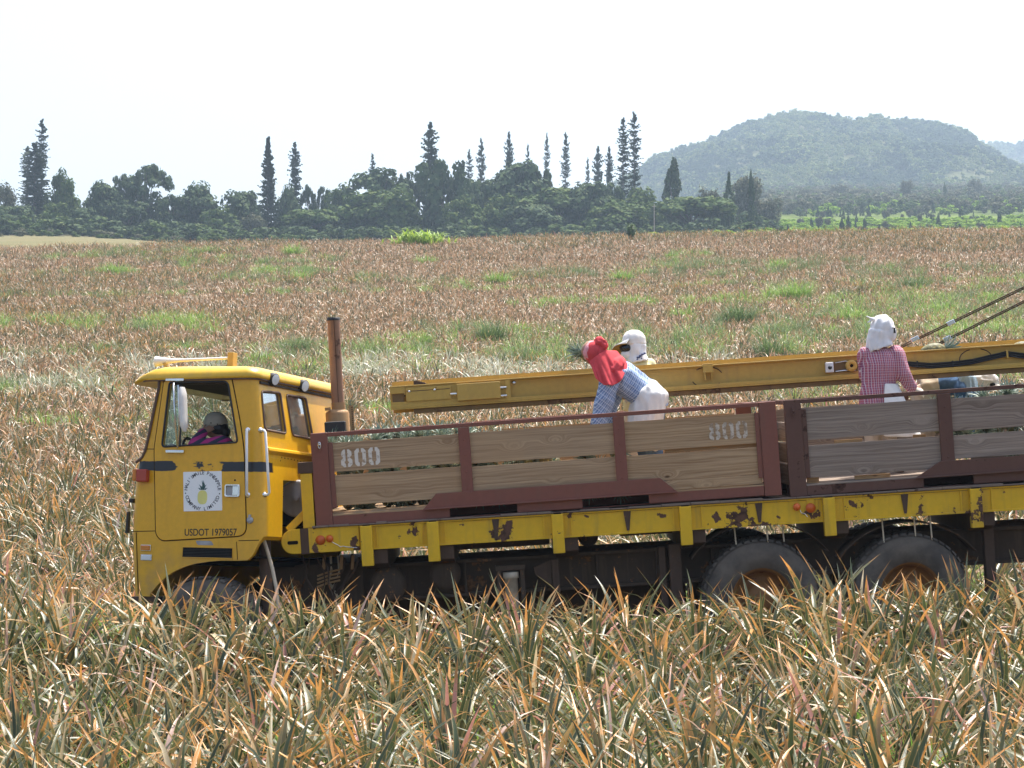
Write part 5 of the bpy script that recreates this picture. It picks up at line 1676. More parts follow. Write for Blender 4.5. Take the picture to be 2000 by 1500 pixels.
# mud flap and the pale hose in front of it, front wheels
p = C(512, 1060, .1)
m = MB(); pts_ = [L(505, 1052, -.1), L(506, 1100, -.08), L(508, 1150, -.1), L(518, 1210, -.16)]
m.loft([[q_ + Vector((0, 0, 0)), q_ + Vector((.11, .03, 0)), q_ + Vector((.11, .04, 0)), q_ + Vector((0, .012, 0))] for q_ in pts_]); m.obj('mud_flap', M_rust, truck)
m = MB(); m.tube([L(516, 1036, -.2), L(514, 1050, -.22), L(522, 1075, -.22), L(532, 1110, -.22), L(540, 1150, -.22), L(545, 1200, -.2)], .017, 8); m.obj('hose', M_hose, truck)
pf = C(398, 1240, .08)
for v0 in (.05, WC - .34):
    w_ = wheel((pf.x, v0, pf.z), .53, .28, False); w_.name = 'wheel'; w_.parent = truck; w_.matrix_basis = CABM
m = MB(); m.tube([(pf.x, .3, pf.z), (pf.x, WC - .3, pf.z)], .07, 10); cpart(m, 'front_axle', M_chassis)
m = MB(); m.box(pf.x - .5, pf.x + .75, .42, .5, pf.z + .1, pf.z + .3); m.box(pf.x - .5, pf.x + .75, WC - .5, WC - .42, pf.z + .1, pf.z + .3); cpart(m, 'front_rail', M_chassis)
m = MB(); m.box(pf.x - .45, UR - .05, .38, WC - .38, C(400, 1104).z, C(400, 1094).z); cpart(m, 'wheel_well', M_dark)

# exhaust stack behind the cab
DS = 1.0
def S(px, py): return L(px, py, DS)
a, b = S(651, 620), S(660, 790)
m = MB(); m.tube([b, a], .061, 20, False); st = m.obj('exhaust_stack', M_stack, truck)
m = MB(); dv = (a - b).normalized(); m.lathe([(.063, -.03), (.064, .0), (.055, .0), (.055, -.2)], a, dv, 20, caps=False); m.obj('stack_tip', M_black, st)
m = MB(); s_ = S(655, 620); m.bar(S(653, 624) + Vector((0, -.062, 0)), S(662, 786) + Vector((0, -.062, 0)), .004, .004); m.obj('stack_seam', M_gap, st)
c = S(661, 795); m = MB(); m.lathe([(.066, -.06), (.068, .045)], c, dv, 20); m.obj('stack_clamp', M_muff, st, .003)
c = S(661, 850); m = MB(); m.lathe([(.115, -.25), (.115, .215), (.105, .235), (.06, .255)], c, dv, 22); m.obj('muffler', M_muff, st)
m = MB(); q = S(640, 798); m.box(q.x - .02, q.x + .035, DS - .1, DS - .06, q.z - .02, q.z + .01); m.obj('muffler_lug', M_muff, st)
c = S(657, 834); m = MB(); m.box(c.x - .095, c.x + .105, DS - .26, DS - .13, c.z - .08, c.z + .055); m.obj('battery_box', M_black, truck, .012)
c = S(688, 818); m = MB(); m.box(c.x - .022, c.x + .022, DS - .05, DS - .044, c.z - .2, c.z + .13); hs = m.obj('heat_shield', M_muff, truck)
m = MB()
for k in range(14): m.lathe([(.006, 0), (.006, .001), (0, .001)], (c.x + .006, DS - .0505, c.z + .11 - k * .021), (0, -1, 0), 7)
h = m.obj('shield_holes', M_dark, hs); h['kind'] = 'stuff'
# ------------------------------------------------------------------ plank crates on the bed
CRT = R(.5)
def crate_frame(px, py): return BED @ Matrix.Translation(L(px, py, .02) ) @ Matrix.Rotation(-CRT, 4, 'Y')
DEPTH = 2.30
def stencil(m, ch, x, z, h, w, y):
    """stencil digit of strokes, in the crate's front plane"""
    s = h * .20
    def ring_half(cx, cz, rw, rh, sgn):
        gap = s * .28
        o = [(cx + sgn * gap, cz + rh), (cx + sgn * (rw - s * .7), cz + rh), (cx + sgn * rw, cz + rh - s * .7), (cx + sgn * rw, cz - rh + s * .7), (cx + sgn * (rw - s * .7), cz - rh), (cx + sgn * gap, cz - rh)]
        ri, hi = rw - s, rh - s
        i = [(cx + sgn * gap, cz - hi), (cx + sgn * (ri - s * .25), cz - hi), (cx + sgn * ri, cz - hi + s * .25), (cx + sgn * ri, cz + hi - s * .25), (cx + sgn * (ri - s * .25), cz + hi), (cx + sgn * gap, cz + hi)]
        vs_ = [Vector((p[0], y, p[1])) for p in o] + [Vector((p[0], y, p[1])) for p in i[::-1]]
        n = len(o)
        m.add(vs_, [(k, k + 1, n + k + 1, n + k) for k in range(n - 1)])
    if ch == '0':
        for sg in (-1, 1): ring_half(x + w / 2, z + h / 2, w / 2, h / 2, sg)
    else:
        for sg in (-1, 1):
            ring_half(x + w / 2, z + h * .27, w / 2, h * .27, sg); ring_half(x + w / 2, z + h * .755, w * .46, h * .245, sg)

def crate(name, M4, spec):
    k = K
    root = empty(name, M4)
    fm, wm = spec['frame'], spec['wood']
    W, H = spec['W'] * k, spec['H'] * k
    def B(x0, x1, y0, y1, z0, z1, nm, mat, bev=.004):
        m = MB(); m.box(x0 * k, x1 * k, y0, y1, z0 * k, z1 * k); return m.obj(nm, mat, root, bev)
    for y0, s in ((0, 1), (DEPTH - .07, -1)):
        f = 0 if s == 1 else DEPTH
        # corner posts as channels
        for x0, x1 in ((0, spec['post']), (spec['W'] - spec['post'], spec['W'])):
            p = B(x0, x1, y0, y0 + .07, 0, spec['H'], 'corner_post', fm, .006)
            if s == 1:
                xx = x1 + .3 if x0 == 0 else x0 - 9.3
                q = B(xx, xx + 9, .012, .03, 36, spec['H'] - 20, 'post_angle', fm, .003)
        B(spec['post'] + .2, spec['W'] - spec['post'] - .2, y0 + .006, y0 + .064, spec['H'] - 8.5, spec['H'] - .5, 'top_rail', fm, .004)
        ch = spec['channel']
        B(spec['post'] + .2, spec['W'] - spec['post'] - .2, y0 + .03, y0 + .066, 0, 1.5, 'sill', fm, .002)
        for a, b in ch: B(a, b, y0 + .006, y0 + .066, 1.7, 20, 'bottom_channel', fm, .003)
        B(spec['post'] + .3, spec['W'] - spec['post'] - .3, y0 + .012, y0 + .062, 20.2, 23, 'ledge', wm if s == 1 else fm, .002)
        for a, b in spec['mid']:
            B(a, b, y0 - .004 if s == 1 else y0 + .04, y0 + .03 if s == 1 else y0 + .074, 40, spec['H'] - 8.7, 'stile', fm, .004)
            if s == 1:
                m = MB()
                for zz in (.30, .48, .66, .82): m.lathe([(.008, 0), (.006, .005), (0, .006)], ((a + b) / 2 * k, -.004, zz * spec['H'] * k), (0, -1, 0), 8)
                bo = m.obj('bolts', fm, root); bo['kind'] = 'stuff'
        x0, x1, x2, x3 = spec['skirt']
        if s == 1:
            m = MB(); m.prism([(x0 * k, 50 * k), (x1 * k, 50 * k), (x2 * k, 21 * k), (x3 * k, 21 * k)], lambda p, t: Vector((p[0], -.012 + t * .012, p[1])))
            m.obj('skirt_plate', fm, root, .003)
            m = MB(); m.box(x3 * k, x2 * k, -.04, -.0125, 19.5 * k, 22 * k); m.obj('skirt_lip', fm, root, .002)
        for i, (a, b, z0, z1) in enumerate(spec['planks'] if s == 1 else spec['back']):
            g = random.Random(i * 7 + int(W * 100))
            yo = y0 + .032 + g.uniform(0, .004)
            m = MB(); za, zb_, zc, zd = (z0 + g.uniform(-.6, .6), z0 + g.uniform(-.6, .6), z1 + g.uniform(-.6, .6), z1 + g.uniform(-.6, .6))
            m.prism([(a * k, za * k), (b * k, zb_ * k), (b * k, zc * k), ((a + b) / 2 * k, (zc + zd) / 2 * k + g.uniform(-.002, .002)), (a * k, zd * k)], lambda p, t: Vector((p[0], yo + t * .032, p[1])))
            o = m.obj('plank', wm, root, .003)
            for (pi, txt, tx, tz, th, tw, mt, tilt) in spec.get('text', []):
                if s == 1 and pi == i:
                    mm = MB(); xx = tx
                    for c in txt: stencil(mm, c, xx * k, tz * k, th * k, tw * k, yo - .0035); xx += tw * 1.22
                    mm.v = [(x, y, z + (x - tx * k) * tilt) for x, y, z in mm.v]
                    mm.obj('stencil_number', mt, o)
    # end walls
    for x in (10, spec['W'] - 10):
        for z0, z1 in ((25, 62), (66, 104), (108, 146)):
            m = MB(); m.box(x * k - .016, x * k + .016, .08, DEPTH - .08, z0 * k, z1 * k); m.obj('plank', wm, root, .003)
        m = MB(); m.box(x * k - .03, x * k + .03, .072, DEPTH - .072, spec['H'] * k - .04, spec['H'] * k - .002); m.obj('end_rail', fm, root, .003)
    m = MB(); m.box(.02, W - .02, .072, DEPTH - .072, .105, .13); m.obj('crate_floor', wm, root)
    m = MB(); m.box(.03, W - .03, .5, .56, .004, .104); m.box(.03, W - .03, 1.6, 1.66, .004, .104); m.obj('pocket_blocker', fm, root)  # added beams that keep light from passing through the fork pockets
    for (a, b, z0, z1) in spec.get('battens', []):
        B(a, b, .068, .09, z0, z1, 'batten', M_woodin, .002)
    # lifting ring in the first post
    for (x, z) in spec.get('rings', []):
        m = MB(); m.prism(rounded([((x - 3.2) * k, (z - 11) * k), ((x + 3.2) * k, (z - 11) * k), ((x + 3.2) * k, (z + 11) * k), ((x - 3.2) * k, (z + 11) * k)], .012), lambda p, t: Vector((p[0], -.009 + t * .008, p[1]))); pl_ = m.obj('ring_plate', fm, root, .002)
        m = MB(); m.lathe([(.006, 0), (.011, .004), (.011, .012), (.004, .016)], (x * k, -.009, (z + 3) * k), (0, -1, 0), 12); m.tube([(x * k + .012 * math.cos(a), -.018, (z + 2) * k + .03 * math.sin(a)) for a in [j * 6.2832 / 14 for j in range(15)]], .005, 6, False); m.obj('lifting_ring', M_chrome if spec.get('shiny') else fm, pl_)
    return root

P1 = dict(frame=M_red, wood=M_wood, W=912, H=184, post=33, mid=[(289, 311), (592, 614)], channel=[(33.5, 262), (394, 522), (652, 878)],
    skirt=(238, 676, 708, 211),
    planks=[(36, 289.5, 106, 163), (36, 289.5, 39, 99), (310.5, 592.5, 103.5, 164), (310.5, 592.5, 24, 97), (613.5, 876, 104, 163.5), (613.5, 876, 44, 96.5), (613.5, 876, 24, 42.5)],
    back=[(36, 450, 106, 163), (36, 450, 39, 99), (450.5, 876, 104, 163), (450.5, 876, 24, 97)],
    text=[(0, '800', 56.5, 113.5, 34.5, 22.2, M_stencil, .012), (4, '800', 779, 116, 33.5, 21.8, M_stencil2, .0)],
    battens=[(690, 874, 97, 104.5)], rings=[(17, 158)], shiny=True)
crate1 = crate('plank_crate', crate_frame(618, 1030.5), P1)
tag(crate1, 'red framed crate of tan planks stencilled 800 behind the yellow cab', 'crate', 'plank crates on the truck bed')
P2 = dict(frame=M_brownframe, wood=M_wood2, W=905, H=190, post=33, mid=[(300, 326), (604, 628)], channel=[(33.5, 262), (360, 560), (652, 871)],
    skirt=(296, 700, 740, 246),
    planks=[(36, 300.5, 108.5, 172), (36, 300.5, 35, 98.5), (325.5, 604.5, 107, 170), (325.5, 604.5, 52, 98), (627.5, 869, 107, 170), (627.5, 869, 40, 98)],
    back=[(36, 450, 108, 170), (36, 450, 39, 99), (450.5, 869, 108, 170), (450.5, 869, 24, 99)],
    battens=[(95, 150, 98, 105), (250, 275, 99, 105), (36, 60, 24, 36), (130, 200, 25, 33)], rings=[(17, 165)])
crate2 = crate('plank_crate', crate_frame(1544, 971.5), P2)
tag(crate2, 'weathered grey plank crate with a brown frame at the right end of the bed', 'crate', 'plank crates on the truck bed')

# ------------------------------------------------------------------ pineapples
t = NT('pineapple_skin')
v = t.coords((1, 1, 1))
vo = t.n('TexVoronoi', {'Vector': v, 'Scale': 34})
c = t.mix(t.ramp(vo.outputs['Distance'], .1, .5), (.34, .26, .07), (.12, .10, .04))
c = t.mix(t.math('MULTIPLY', t.n('ObjectInfo').outputs['Random'], .7), c, (.14, .17, .07))
t.P(Base_Color=c, Roughness=.6); t.bump(vo.outputs['Distance'], .6, .01)
M_fruit = t.mat
CROWN = [(0, (.10, .16, .12)), (.3, (.15, .21, .16)), (.6, (.21, .27, .20)), (.85, (.30, .36, .27))]
M_crown = leaf_material('fruit_crown_leaf', CROWN, (.3, .3, .2), (.42, .48, .38), tip_at=1.1, transl=.12, rough=.4, spec=.5)
fruit_meshes = []
for i in range(4):
    g = random.Random(70 + i); m = MB(); rg = []
    H_, r_ = .19 * g.uniform(.9, 1.1), .062 * g.uniform(.92, 1.08)
    for k in range(9):
        a = k / 8; r = r_ * (math.sin(math.pi * (.08 + .84 * a)) ** .5)
        rg.append([Vector((r * math.cos(b), r * math.sin(b), H_ * a)) for b in [j * 2 * math.pi / 16 for j in range(16)]])
    m.loft(rg); fm_ = m.mesh('fruit'); fm_.materials.append(M_fruit)
    Lf = Leafy()
    for j in range(34):
        f = j / 33
        Lf.leaf(L=lerp(.19, .11, f) * g.uniform(.85, 1.15) if j > 4 else .17, w=.024, incl=R(lerp(4, 66, f)), az=j * 2.4, rng=g, segs=4, droop=g.uniform(.2, .7), base=.012, fold=.5)
    cm = Lf.mesh('crown', M_crown)
    fruit_meshes.append((fm_, cm, H_))
def pineapple(M4, label, group, i=0, s=1.0):
    fm_, cm, H_ = fruit_meshes[i % 4]
    root = empty('pineapple', M4 @ Matrix.Scale(s, 4))
    o = bpy.data.objects.new('fruit', fm_); COL.objects.link(o); o.parent = root
    o = bpy.data.objects.new('crown', cm); COL.objects.link(o); o.parent = root; o.location = (0, 0, H_ * .97)
    tag(root, label, 'pineapple', group)
    return root
g = random.Random(5)
def in_crate(Mc, x, y, z, tilt, lab, grp):
    d = Vector(tilt).normalized(); q = d.to_track_quat('Z', 'Y').to_matrix().to_4x4()
    pineapple(Mc @ Matrix.Translation((x * K, y, z * K)) @ q @ Matrix.Rotation(g.uniform(0, 6.28), 4, 'Z'), lab, grp, g.randrange(4), g.uniform(.9, 1.1))
LAB1 = 'harvested pineapple with a blue green crown heaped inside the crate stencilled 800'; GRP1 = 'pineapples heaped in the crate stencilled 800'
M1 = crate1.matrix_world.copy() if False else crate_frame(618, 1030.5)
x = 52
while x < 600:
    # near layers seen through the gaps between the planks: crowns turned to the near side
    for z in (32, 62, 96):
        if z == 62 and g.random() < .5: continue
        if x > 420 and z > 80 and g.random() < .3: continue
        in_crate(M1, x + g.uniform(-6, 6), .50 + g.uniform(0, .05), z + g.uniform(-5, 5), (g.uniform(-.4, .4), -1, g.uniform(-.1, .5)), LAB1, GRP1)
    x += 27
x = 50
while x < 470:
    for y in (.32, .62, .95, 1.35, 1.8):
        top = 122 if x < 260 else lerp(122, 78, (x - 260) / 220)
        if y > .9 and g.random() < .2: continue
        in_crate(M1, x + g.uniform(-9, 9), y + g.uniform(-.08, .08), top + g.uniform(-8, 4), (g.uniform(-.6, .6), g.uniform(-.5, .3), 1), LAB1, GRP1)
    x += 34
LAB2 = 'harvested pineapple lying inside the weathered grey crate at the right'; GRP2 = 'pineapples heaped in the grey crate'
M2 = crate_frame(1544, 971.5)
x = 345
while x < 640:
    for y, z in ((.52, 98), (.52, 62), (.75, 104), (1.15, 104), (1.6, 106)):
        in_crate(M2, x + g.uniform(-8, 8), y + g.uniform(0, .06), z + g.uniform(-5, 5), (g.uniform(-.5, .5), -1 if y < .6 else g.uniform(-.4, .4), g.uniform(0, .5) if y < .6 else 1), LAB2, GRP2)
    x += 30
for x_, y_ in ((430, .4), (452, .5), (470, .36), (500, .6)):
    in_crate(M2, x_, y_, 138, (g.uniform(-.8, .8), -.3, .6), LAB2, GRP2)

# ------------------------------------------------------------------ conveyor boom across the crates
DB = 22.62
BM_O = at(762, 778, DB)
BOOM = Matrix.Translation(BM_O) @ Matrix.Rotation(R(-3.9), 4, 'Y')
BMI = BOOM.inverted()
def Bm(px, py, dy=0.0): return BMI @ at(px, py, DB + dy)
boom = empty('conveyor_boom', BOOM)
tag(boom, 'long ochre yellow conveyor boom slanting over the crates with steel cables', 'boom')
KB = DB / FPX
XB = 1640 * KB; BW = .55
zt_, zb_ = 23 * KB, -23.5 * KB
xa = Bm(997, 760).x
m = MB()
m.box(xa, XB, .055, .07, zb_ + .012, zt_ - .012)
m.obj('web', M_boom, boom)
m = MB(); m.box(0, XB, -.0, .09, zt_ - .012, zt_); m.box(0, XB, BW - .09, BW, zt_ - .012, zt_); m.obj('top_flange', M_boom, boom, .003)
m = MB(); m.box(.05, XB, .072, BW - .072, zt_ - .105, zt_ - .09); m.obj('belt', M_black, boom)
m = MB(); m.box(0, XB, -.0, .09, zb_, zb_ + .014); m.box(0, XB, 0, .012, zb_ + .0145, zb_ + .046); m.obj('bottom_flange', M_boom, boom, .003)
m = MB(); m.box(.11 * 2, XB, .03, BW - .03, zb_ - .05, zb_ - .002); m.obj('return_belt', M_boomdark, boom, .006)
m = MB(); m.box(0, XB, BW - .07, BW - .055, zb_ - .03, zt_ - .0125); m.obj('far_web', M_boom, boom)
m = MB(); m.box(0, XB, BW + .001, BW + .012, zt_ - .03, zt_ + .05); m.obj('far_lip', M_boom, boom)
# head end: box with two covers
m = MB(); m.box(0, xa - .001, .004, .05, zb_ + .0145, zb_ + .075); m.box(0, Bm(792, 770).x, .004, .05, zt_ - .075, zt_ - .0125); m.box(Bm(792, 770).x, xa - .001, .012, .05, zb_ + .076, zt_ - .0125); m.box(0.0, .02, .051, BW - .08, zb_ + .015, zt_ - .014); m.obj('head_box', M_boom, boom, .003)
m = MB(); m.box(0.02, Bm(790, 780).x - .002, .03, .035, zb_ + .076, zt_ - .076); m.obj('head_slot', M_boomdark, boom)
a, b = Bm(792, 757), Bm(882, 782)
m = MB(); m.box(a.x, b.x, -.010, .0035, -.045, zt_ - .03); cv = m.obj('cover_plate', M_boom, boom, .003)
m = MB(); m.box(a.x + .01, b.x - .01, -.0125, -.0102, zt_ - .062, zt_ - .056); m.obj('cover_slit', M_rust, cv)
for px in (799, 849):
    p = Bm(px, 764); m = MB(); m.lathe([(.014, 0), (.013, .006), (.006, .010), (0, .010)], (p.x, -.0103, zt_ - .062), (0, -1, 0), 8); m.obj('bolt', M_chrome, cv)
a, b = Bm(892, 751), Bm(979, 784)
m = MB(); m.box(a.x, b.x, -.045, .0035, -.07, zt_ - .022); c2 = m.obj('gear_cover', M_boom, boom, .004)
for px, z in ((886, .0), (984, .03), (984, -.05)):
    p = Bm(px, 770); m = MB(); m.tube([(p.x - .03, -.02, z), (p.x + .03, -.02, z)], .012, 8); m.obj('pin', M_chrome, c2)
m = MB(); m.box(Bm(987, 760).x, xa - .0, -.004, .0039, zb_ + .015, zt_ - .013); m.obj('splice_plate', M_boom, boom, .002)
p = Bm(1004, 750); m = MB(); m.lathe([(.022, 0), (.020, .012), (.01, .016), (0, .016)], (p.x, .054, zt_ - .045), (0, -1, 0), 14); m.obj('large_bolt', M_chrome, boom)
p = Bm(818, 748); m = MB(); m.prism([(p.x - .06, zt_ + .001), (p.x + .07, zt_ + .001), (p.x + .05, zt_ + .02), (p.x - .03, zt_ + .045), (p.x - .06, zt_ + .045)], lambda q, t: Vector((q[0], .2 + t * .06, q[1]))); m.obj('stop_block', M_rust, boom, .004)
# welded ovals and a hook bracket on the web
for px, py, rx, full in ((1382, 736, .155, 1), (1908, 700, .16, 0)):
    p = Bm(px, py)
    pts_ = [(p.x + rx * math.cos(a), .0535, -.004 + .10 * math.sin(a)) for a in [2 * math.pi * k / 36 for k in range(37)]]
    segs_ = [pts_[2:14], pts_[20:33]] if full else [pts_[2:8], pts_[11:22]]
    m = MB()
    for sg in segs_: m.tube([q for q in sg if abs(q[2]) < .105], .005, 5)
    m.obj('weld_bead', M_rust, boom)
p = Bm(1383, 726); m = MB(); m.box(p.x - .05, p.x + .05, -.012, .0, zt_ - .075, zt_ + .006); m.box(p.x - .05, p.x + .05, -.012, .05, zt_ + .0065, zt_ + .012); m.prism([(p.x - .04, zt_ - .076), (p.x - .028, zt_ - .076), (p.x - .022, zt_ - .15), (p.x - .036, zt_ - .15)], lambda q, t: Vector((q[0], t * .05, q[1]))); m.prism([(p.x + .028, zt_ - .076), (p.x + .04, zt_ - .076), (p.x + .036, zt_ - .15), (p.x + .03, zt_ - .15)], lambda q, t: Vector((q[0], t * .05, q[1]))); m.obj('hook_bracket', M_boom, boom, .003)
# slit with roller, switch box, hoses
a, b = Bm(1628, 706), Bm(1684, 730)
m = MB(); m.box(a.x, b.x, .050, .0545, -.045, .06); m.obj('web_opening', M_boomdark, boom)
p = Bm(1663, 712); m = MB(); m.lathe([(.054, 0), (.056, .01), (.056, .05), (.045, .056), (.016, .057), (.016, .04), (0, .04)], (p.x, .05, .012), (0, -1, 0), 26); rl = m.obj('roller', M_boom, boom)
m = MB(); m.lathe([(.017, 0), (.012, .002), (0, .002)], (p.x, -.0075, .012), (0, -1, 0), 14); m.obj('roller_bore', M_dark, rl)
m = MB(); m.tube([(a.x + .02, .045, .05), (a.x + .12, .03, .062), (p.x - .02, .03, .05), (p.x + .03, .03, .03)], .007, 6); m.tube([(a.x + .02, .045, -.035), (a.x + .1, .03, -.03), (b.x - .06, .035, -.036)], .009, 6); m.obj('chrome_lever', M_chrome, boom)
p = Bm(1620, 714); m = MB(); m.box(p.x - .04, p.x + .036, -.03, .054, -.04, .06); sw = m.obj('switch_box', M_white, boom, .008)
m = MB(); m.lathe([(.02, 0), (.018, .012), (.008, .02), (0, .02)], (p.x, -.0305, .008), (0, -1, 0), 14); m.obj('switch_knob', M_black, sw)
line = [(1766, 710), (1790, 712), (1820, 714), (1860, 711), (1900, 706), (1935, 698), (1968, 691), (2000, 695), (2060, 700), (2140, 690)]
for k in range(5):
    gg = random.Random(k)
    pts_ = []
    for px, py in line:
        q = Bm(px, py); pts_.append((q.x, .03 + .012 * (k % 2) - .006, q.z + (k - 2) * .0105 + gg.uniform(-.002, .002)))
    m = MB(); m.tube(pts_, .0075, 6); m.obj('hydraulic_hose', M_black, boom)
for px, py, w_ in ((1766, 710, .009), (1968, 691, .009)):
    q = Bm(px, py); m = MB(); m.box(q.x - w_, q.x + w_, .008, .054, q.z - .042, q.z + .038); m.obj('hose_clip', M_boom, boom, .003)
for px, py in ((1793, 711.5), (1862, 711)):
    q = Bm(px, py); m = MB(); m.box(q.x - .004, q.x + .004, .012, .052, q.z - .034, q.z + .034); m.obj('cable_tie', M_black, boom)
# support cables
for p0, p1, dy, cl in (((1748, 683), (2160, 485), .12, [(1788, 662), (1858, 630)]), ((1828, 674), (2160, 510), .45, [(1851, 661)])):
    a = Bm(*p0, dy); b = Bm(*p1, dy)
    for o_ in (-.009, .009):
        m = MB()
        n = 24; m.tube([a.lerp(b, i / n) + Vector((0, 0, o_)) for i in range(n + 1)], .0078, 6); cbl = m.obj('support_cable', M_rust, boom)
    for px, py in cl:
        q = Bm(px, py, dy); m = MB(); m.bar(q - (b - a).normalized() * .05, q + (b - a).normalized() * .035, .028, .045); m.obj('cable_clamp', M_chrome, boom, .006)
    m = MB(); m.box(a.x - .06, a.x + .04, dy - .015, dy + .015, zt_ + .001, zt_ + .06); m.obj('cable_lug', M_boom, boom, .004)

# pineapples riding on the boom
def on_boom(px, py, dy, tilt, lab, i, s=1.0):
    q = Vector(tilt).normalized().to_track_quat('Z', 'Y').to_matrix().to_4x4()
    pineapple(Matrix.Translation(at(px, py, DB + dy)) @ q, lab, 'pineapples riding on the boom', i, s)
if False: on_boom(1171, 693, .12, (-.95, -.1, .28), 'pineapple on the boom behind the red head scarf, crown pointing away to the cab', 0, 1.15)
on_boom(1800, 690, .2, (.95, .1, .16), 'pineapple on the boom under the lower cable with its pale crown fanned upwards', 1, 1.3)
on_boom(1978, 681, .2, (.95, 0, .05), 'pineapple on the boom at the right edge of the view, only its pale top showing', 2, 1.1)
# ------------------------------------------------------------------ people
M_skin = plain('skin', (.36, .19, .12), .55, var=.06)
M_hair = plain('dark_hair', (.012, .010, .009), .5)
M_eye = plain('dark_lens', (.012, .012, .014), .15)
def cloth(name, col, var=.06, rough=.9, sheen=True):
    t = NT(name); v = t.coords()
    n_ = t.noise(v, 9, 5, .6); wv = t.noise(v, 160, 2, .5)
    t.P(Base_Color=t.mix(t.ramp(n_, .3, .7), tuple(c * (1 - var) for c in col), tuple(min(1, c * (1 + var)) for c in col)), Roughness=rough, Specular_IOR_Level=.15)
    t.bump(t.math('ADD', n_, t.math('MULTIPLY', wv, .25)), .35, .006)
    return t.mat
def plaid(name, base, lines, c1, c2, ang, per=.030, zper=.034, fade=.25):
    """woven check in the plane seen from the side; base colour, dark cross bands and thin pale lines"""
    t = NT(name)
    tc = t.n('TexCoord').outputs['Object']
    nz = t.n('TexNoise', {'Vector': tc, 'Scale': 7, 'Detail': 2})
    w = t.n('VectorMath', {0: nz.outputs['Color'], 1: (-.5, -.5, -.5)}, operation='ADD').outputs[0]
    w = t.n('VectorMath', {0: w, 'Scale': .012}, operation='SCALE').outputs[0]
    p = t.n('VectorMath', {0: tc, 1: w}, operation='ADD').outputs[0]
    mp = t.n('Mapping', {'Vector': p}); mp.inputs['Rotation'].default_value = (0, ang, 0)
    sp = t.n('SeparateXYZ', {0: mp.outputs[0]})
    a = t.math('ADD', sp.outputs[0], t.math('MULTIPLY', sp.outputs[1], .3))
    def line(c, per_, wd_, ph=0.0):
        f = t.math('FRACT', t.math('ADD', t.math('DIVIDE', c, per_), ph))
        return t.ramp(t.math('ABSOLUTE', t.math('SUBTRACT', f, .5)), wd_, wd_ * .6)
    c = t.mix(t.math('MULTIPLY', line(a, per * 2, .22), .75), base, c1)
    c = t.mix(t.math('MULTIPLY', line(sp.outputs[2], zper * 2, .22), .55), c, c2)
    c = t.mix(t.math('MULTIPLY', line(a, per, .12, .3), .9), c, lines)
    c = t.mix(t.math('MULTIPLY', line(sp.outputs[2], zper, .10, .4), .55), c, lines)
    t.P(Base_Color=c, Roughness=.9, Specular_IOR_Level=.12)
    t.bump(t.noise(tc, 12, 4), .4, .008)
    return t.mat
M_redplaid = plaid('red_plaid', (.44, .13, .16), (.66, .55, .57), (.22, .07, .15), (.30, .10, .17), R(2), .020, .024)
M_blueplaid = plaid('blue_plaid', (.24, .33, .50), (.62, .68, .76), (.10, .15, .30), (.14, .2, .36), R(-35), .020, .046)
M_apron = cloth('white_apron', (.74, .72, .68)); M_whitecl = cloth('white_head_cloth', (.78, .77, .76)); M_redcl = cloth('red_scarf', (.62, .075, .085), .14)
M_denim = cloth('blue_denim', (.075, .13, .23), .2); M_tan = cloth('tan_trousers', (.56, .47, .36)); M_lblue = cloth('light_blue_cloth', (.36, .50, .64))
M_dblue = cloth('dark_blue_shirt', (.08, .15, .28), .25); M_yelcl = cloth('pale_yellow_shirt', (.72, .66, .38)); M_cap = cloth('white_cap', (.80, .77, .72)); M_tancap = cloth('stone_cap', (.40, .37, .30))
M_brim = cloth('brown_brim_lining', (.32, .19, .05)); M_navy = cloth('navy_print', (.10, .12, .22)); M_glove = cloth('pale_glove', (.62, .56, .46)); M_shoe = cloth('dark_boot', (.05, .04, .035))
t = NT('magenta_striped_knit')
tc = t.n('TexCoord').outputs['Object']; mp = t.n('Mapping', {'Vector': tc}); mp.inputs['Rotation'].default_value = (0, R(28), 0)
sp = t.n('SeparateXYZ', {0: mp.outputs[0]}); nz = t.noise(tc, 6, 2)
f = t.math('FRACT', t.math('ADD', t.math('DIVIDE', sp.outputs[2], .072), t.math('MULTIPLY', nz, .5)))
t.P(Base_Color=t.mix(t.ramp(f, .47, .53), (.42, .025, .17), (.035, .030, .06)), Roughness=.9)
M_stripe = t.mat

def ell(m, pts, side, n=14):
    """loft of elliptical sections: pts = [(centre, half width along side, half depth)]"""
    rings = []
    P_ = [Vector(p[0]) for p in pts]; side = Vector(side)
    for i, (c, a, b) in enumerate(pts):
        t_ = (P_[min(i + 1, len(P_) - 1)] - P_[max(0, i - 1)]).normalized()
        s_ = (side - t_ * side.dot(t_)).normalized(); d_ = t_.cross(s_)
        rings.append([P_[i] + s_ * (a * math.cos(k * 2 * math.pi / n)) + d_ * (b * math.sin(k * 2 * math.pi / n)) for k in range(n)])
    m.loft(rings)
def ball(m, c, r, n=14):
    r = r if isinstance(r, (tuple, list)) else (r, r, r)
    rings = []
    for i in range(1, 10):
        a = math.pi * i / 10
        rings.append([Vector(c) + Vector((r[0] * math.sin(a) * math.cos(k * 2 * math.pi / n), r[1] * math.sin(a) * math.sin(k * 2 * math.pi / n), r[2] * math.cos(a))) for k in range(n)])
    m.loft(rings)
def limb(m, pts, rs):
    m.tube(pts, rs, 10); 
    for p, r in zip(pts, rs): ball(m, p, r * .98, 10)

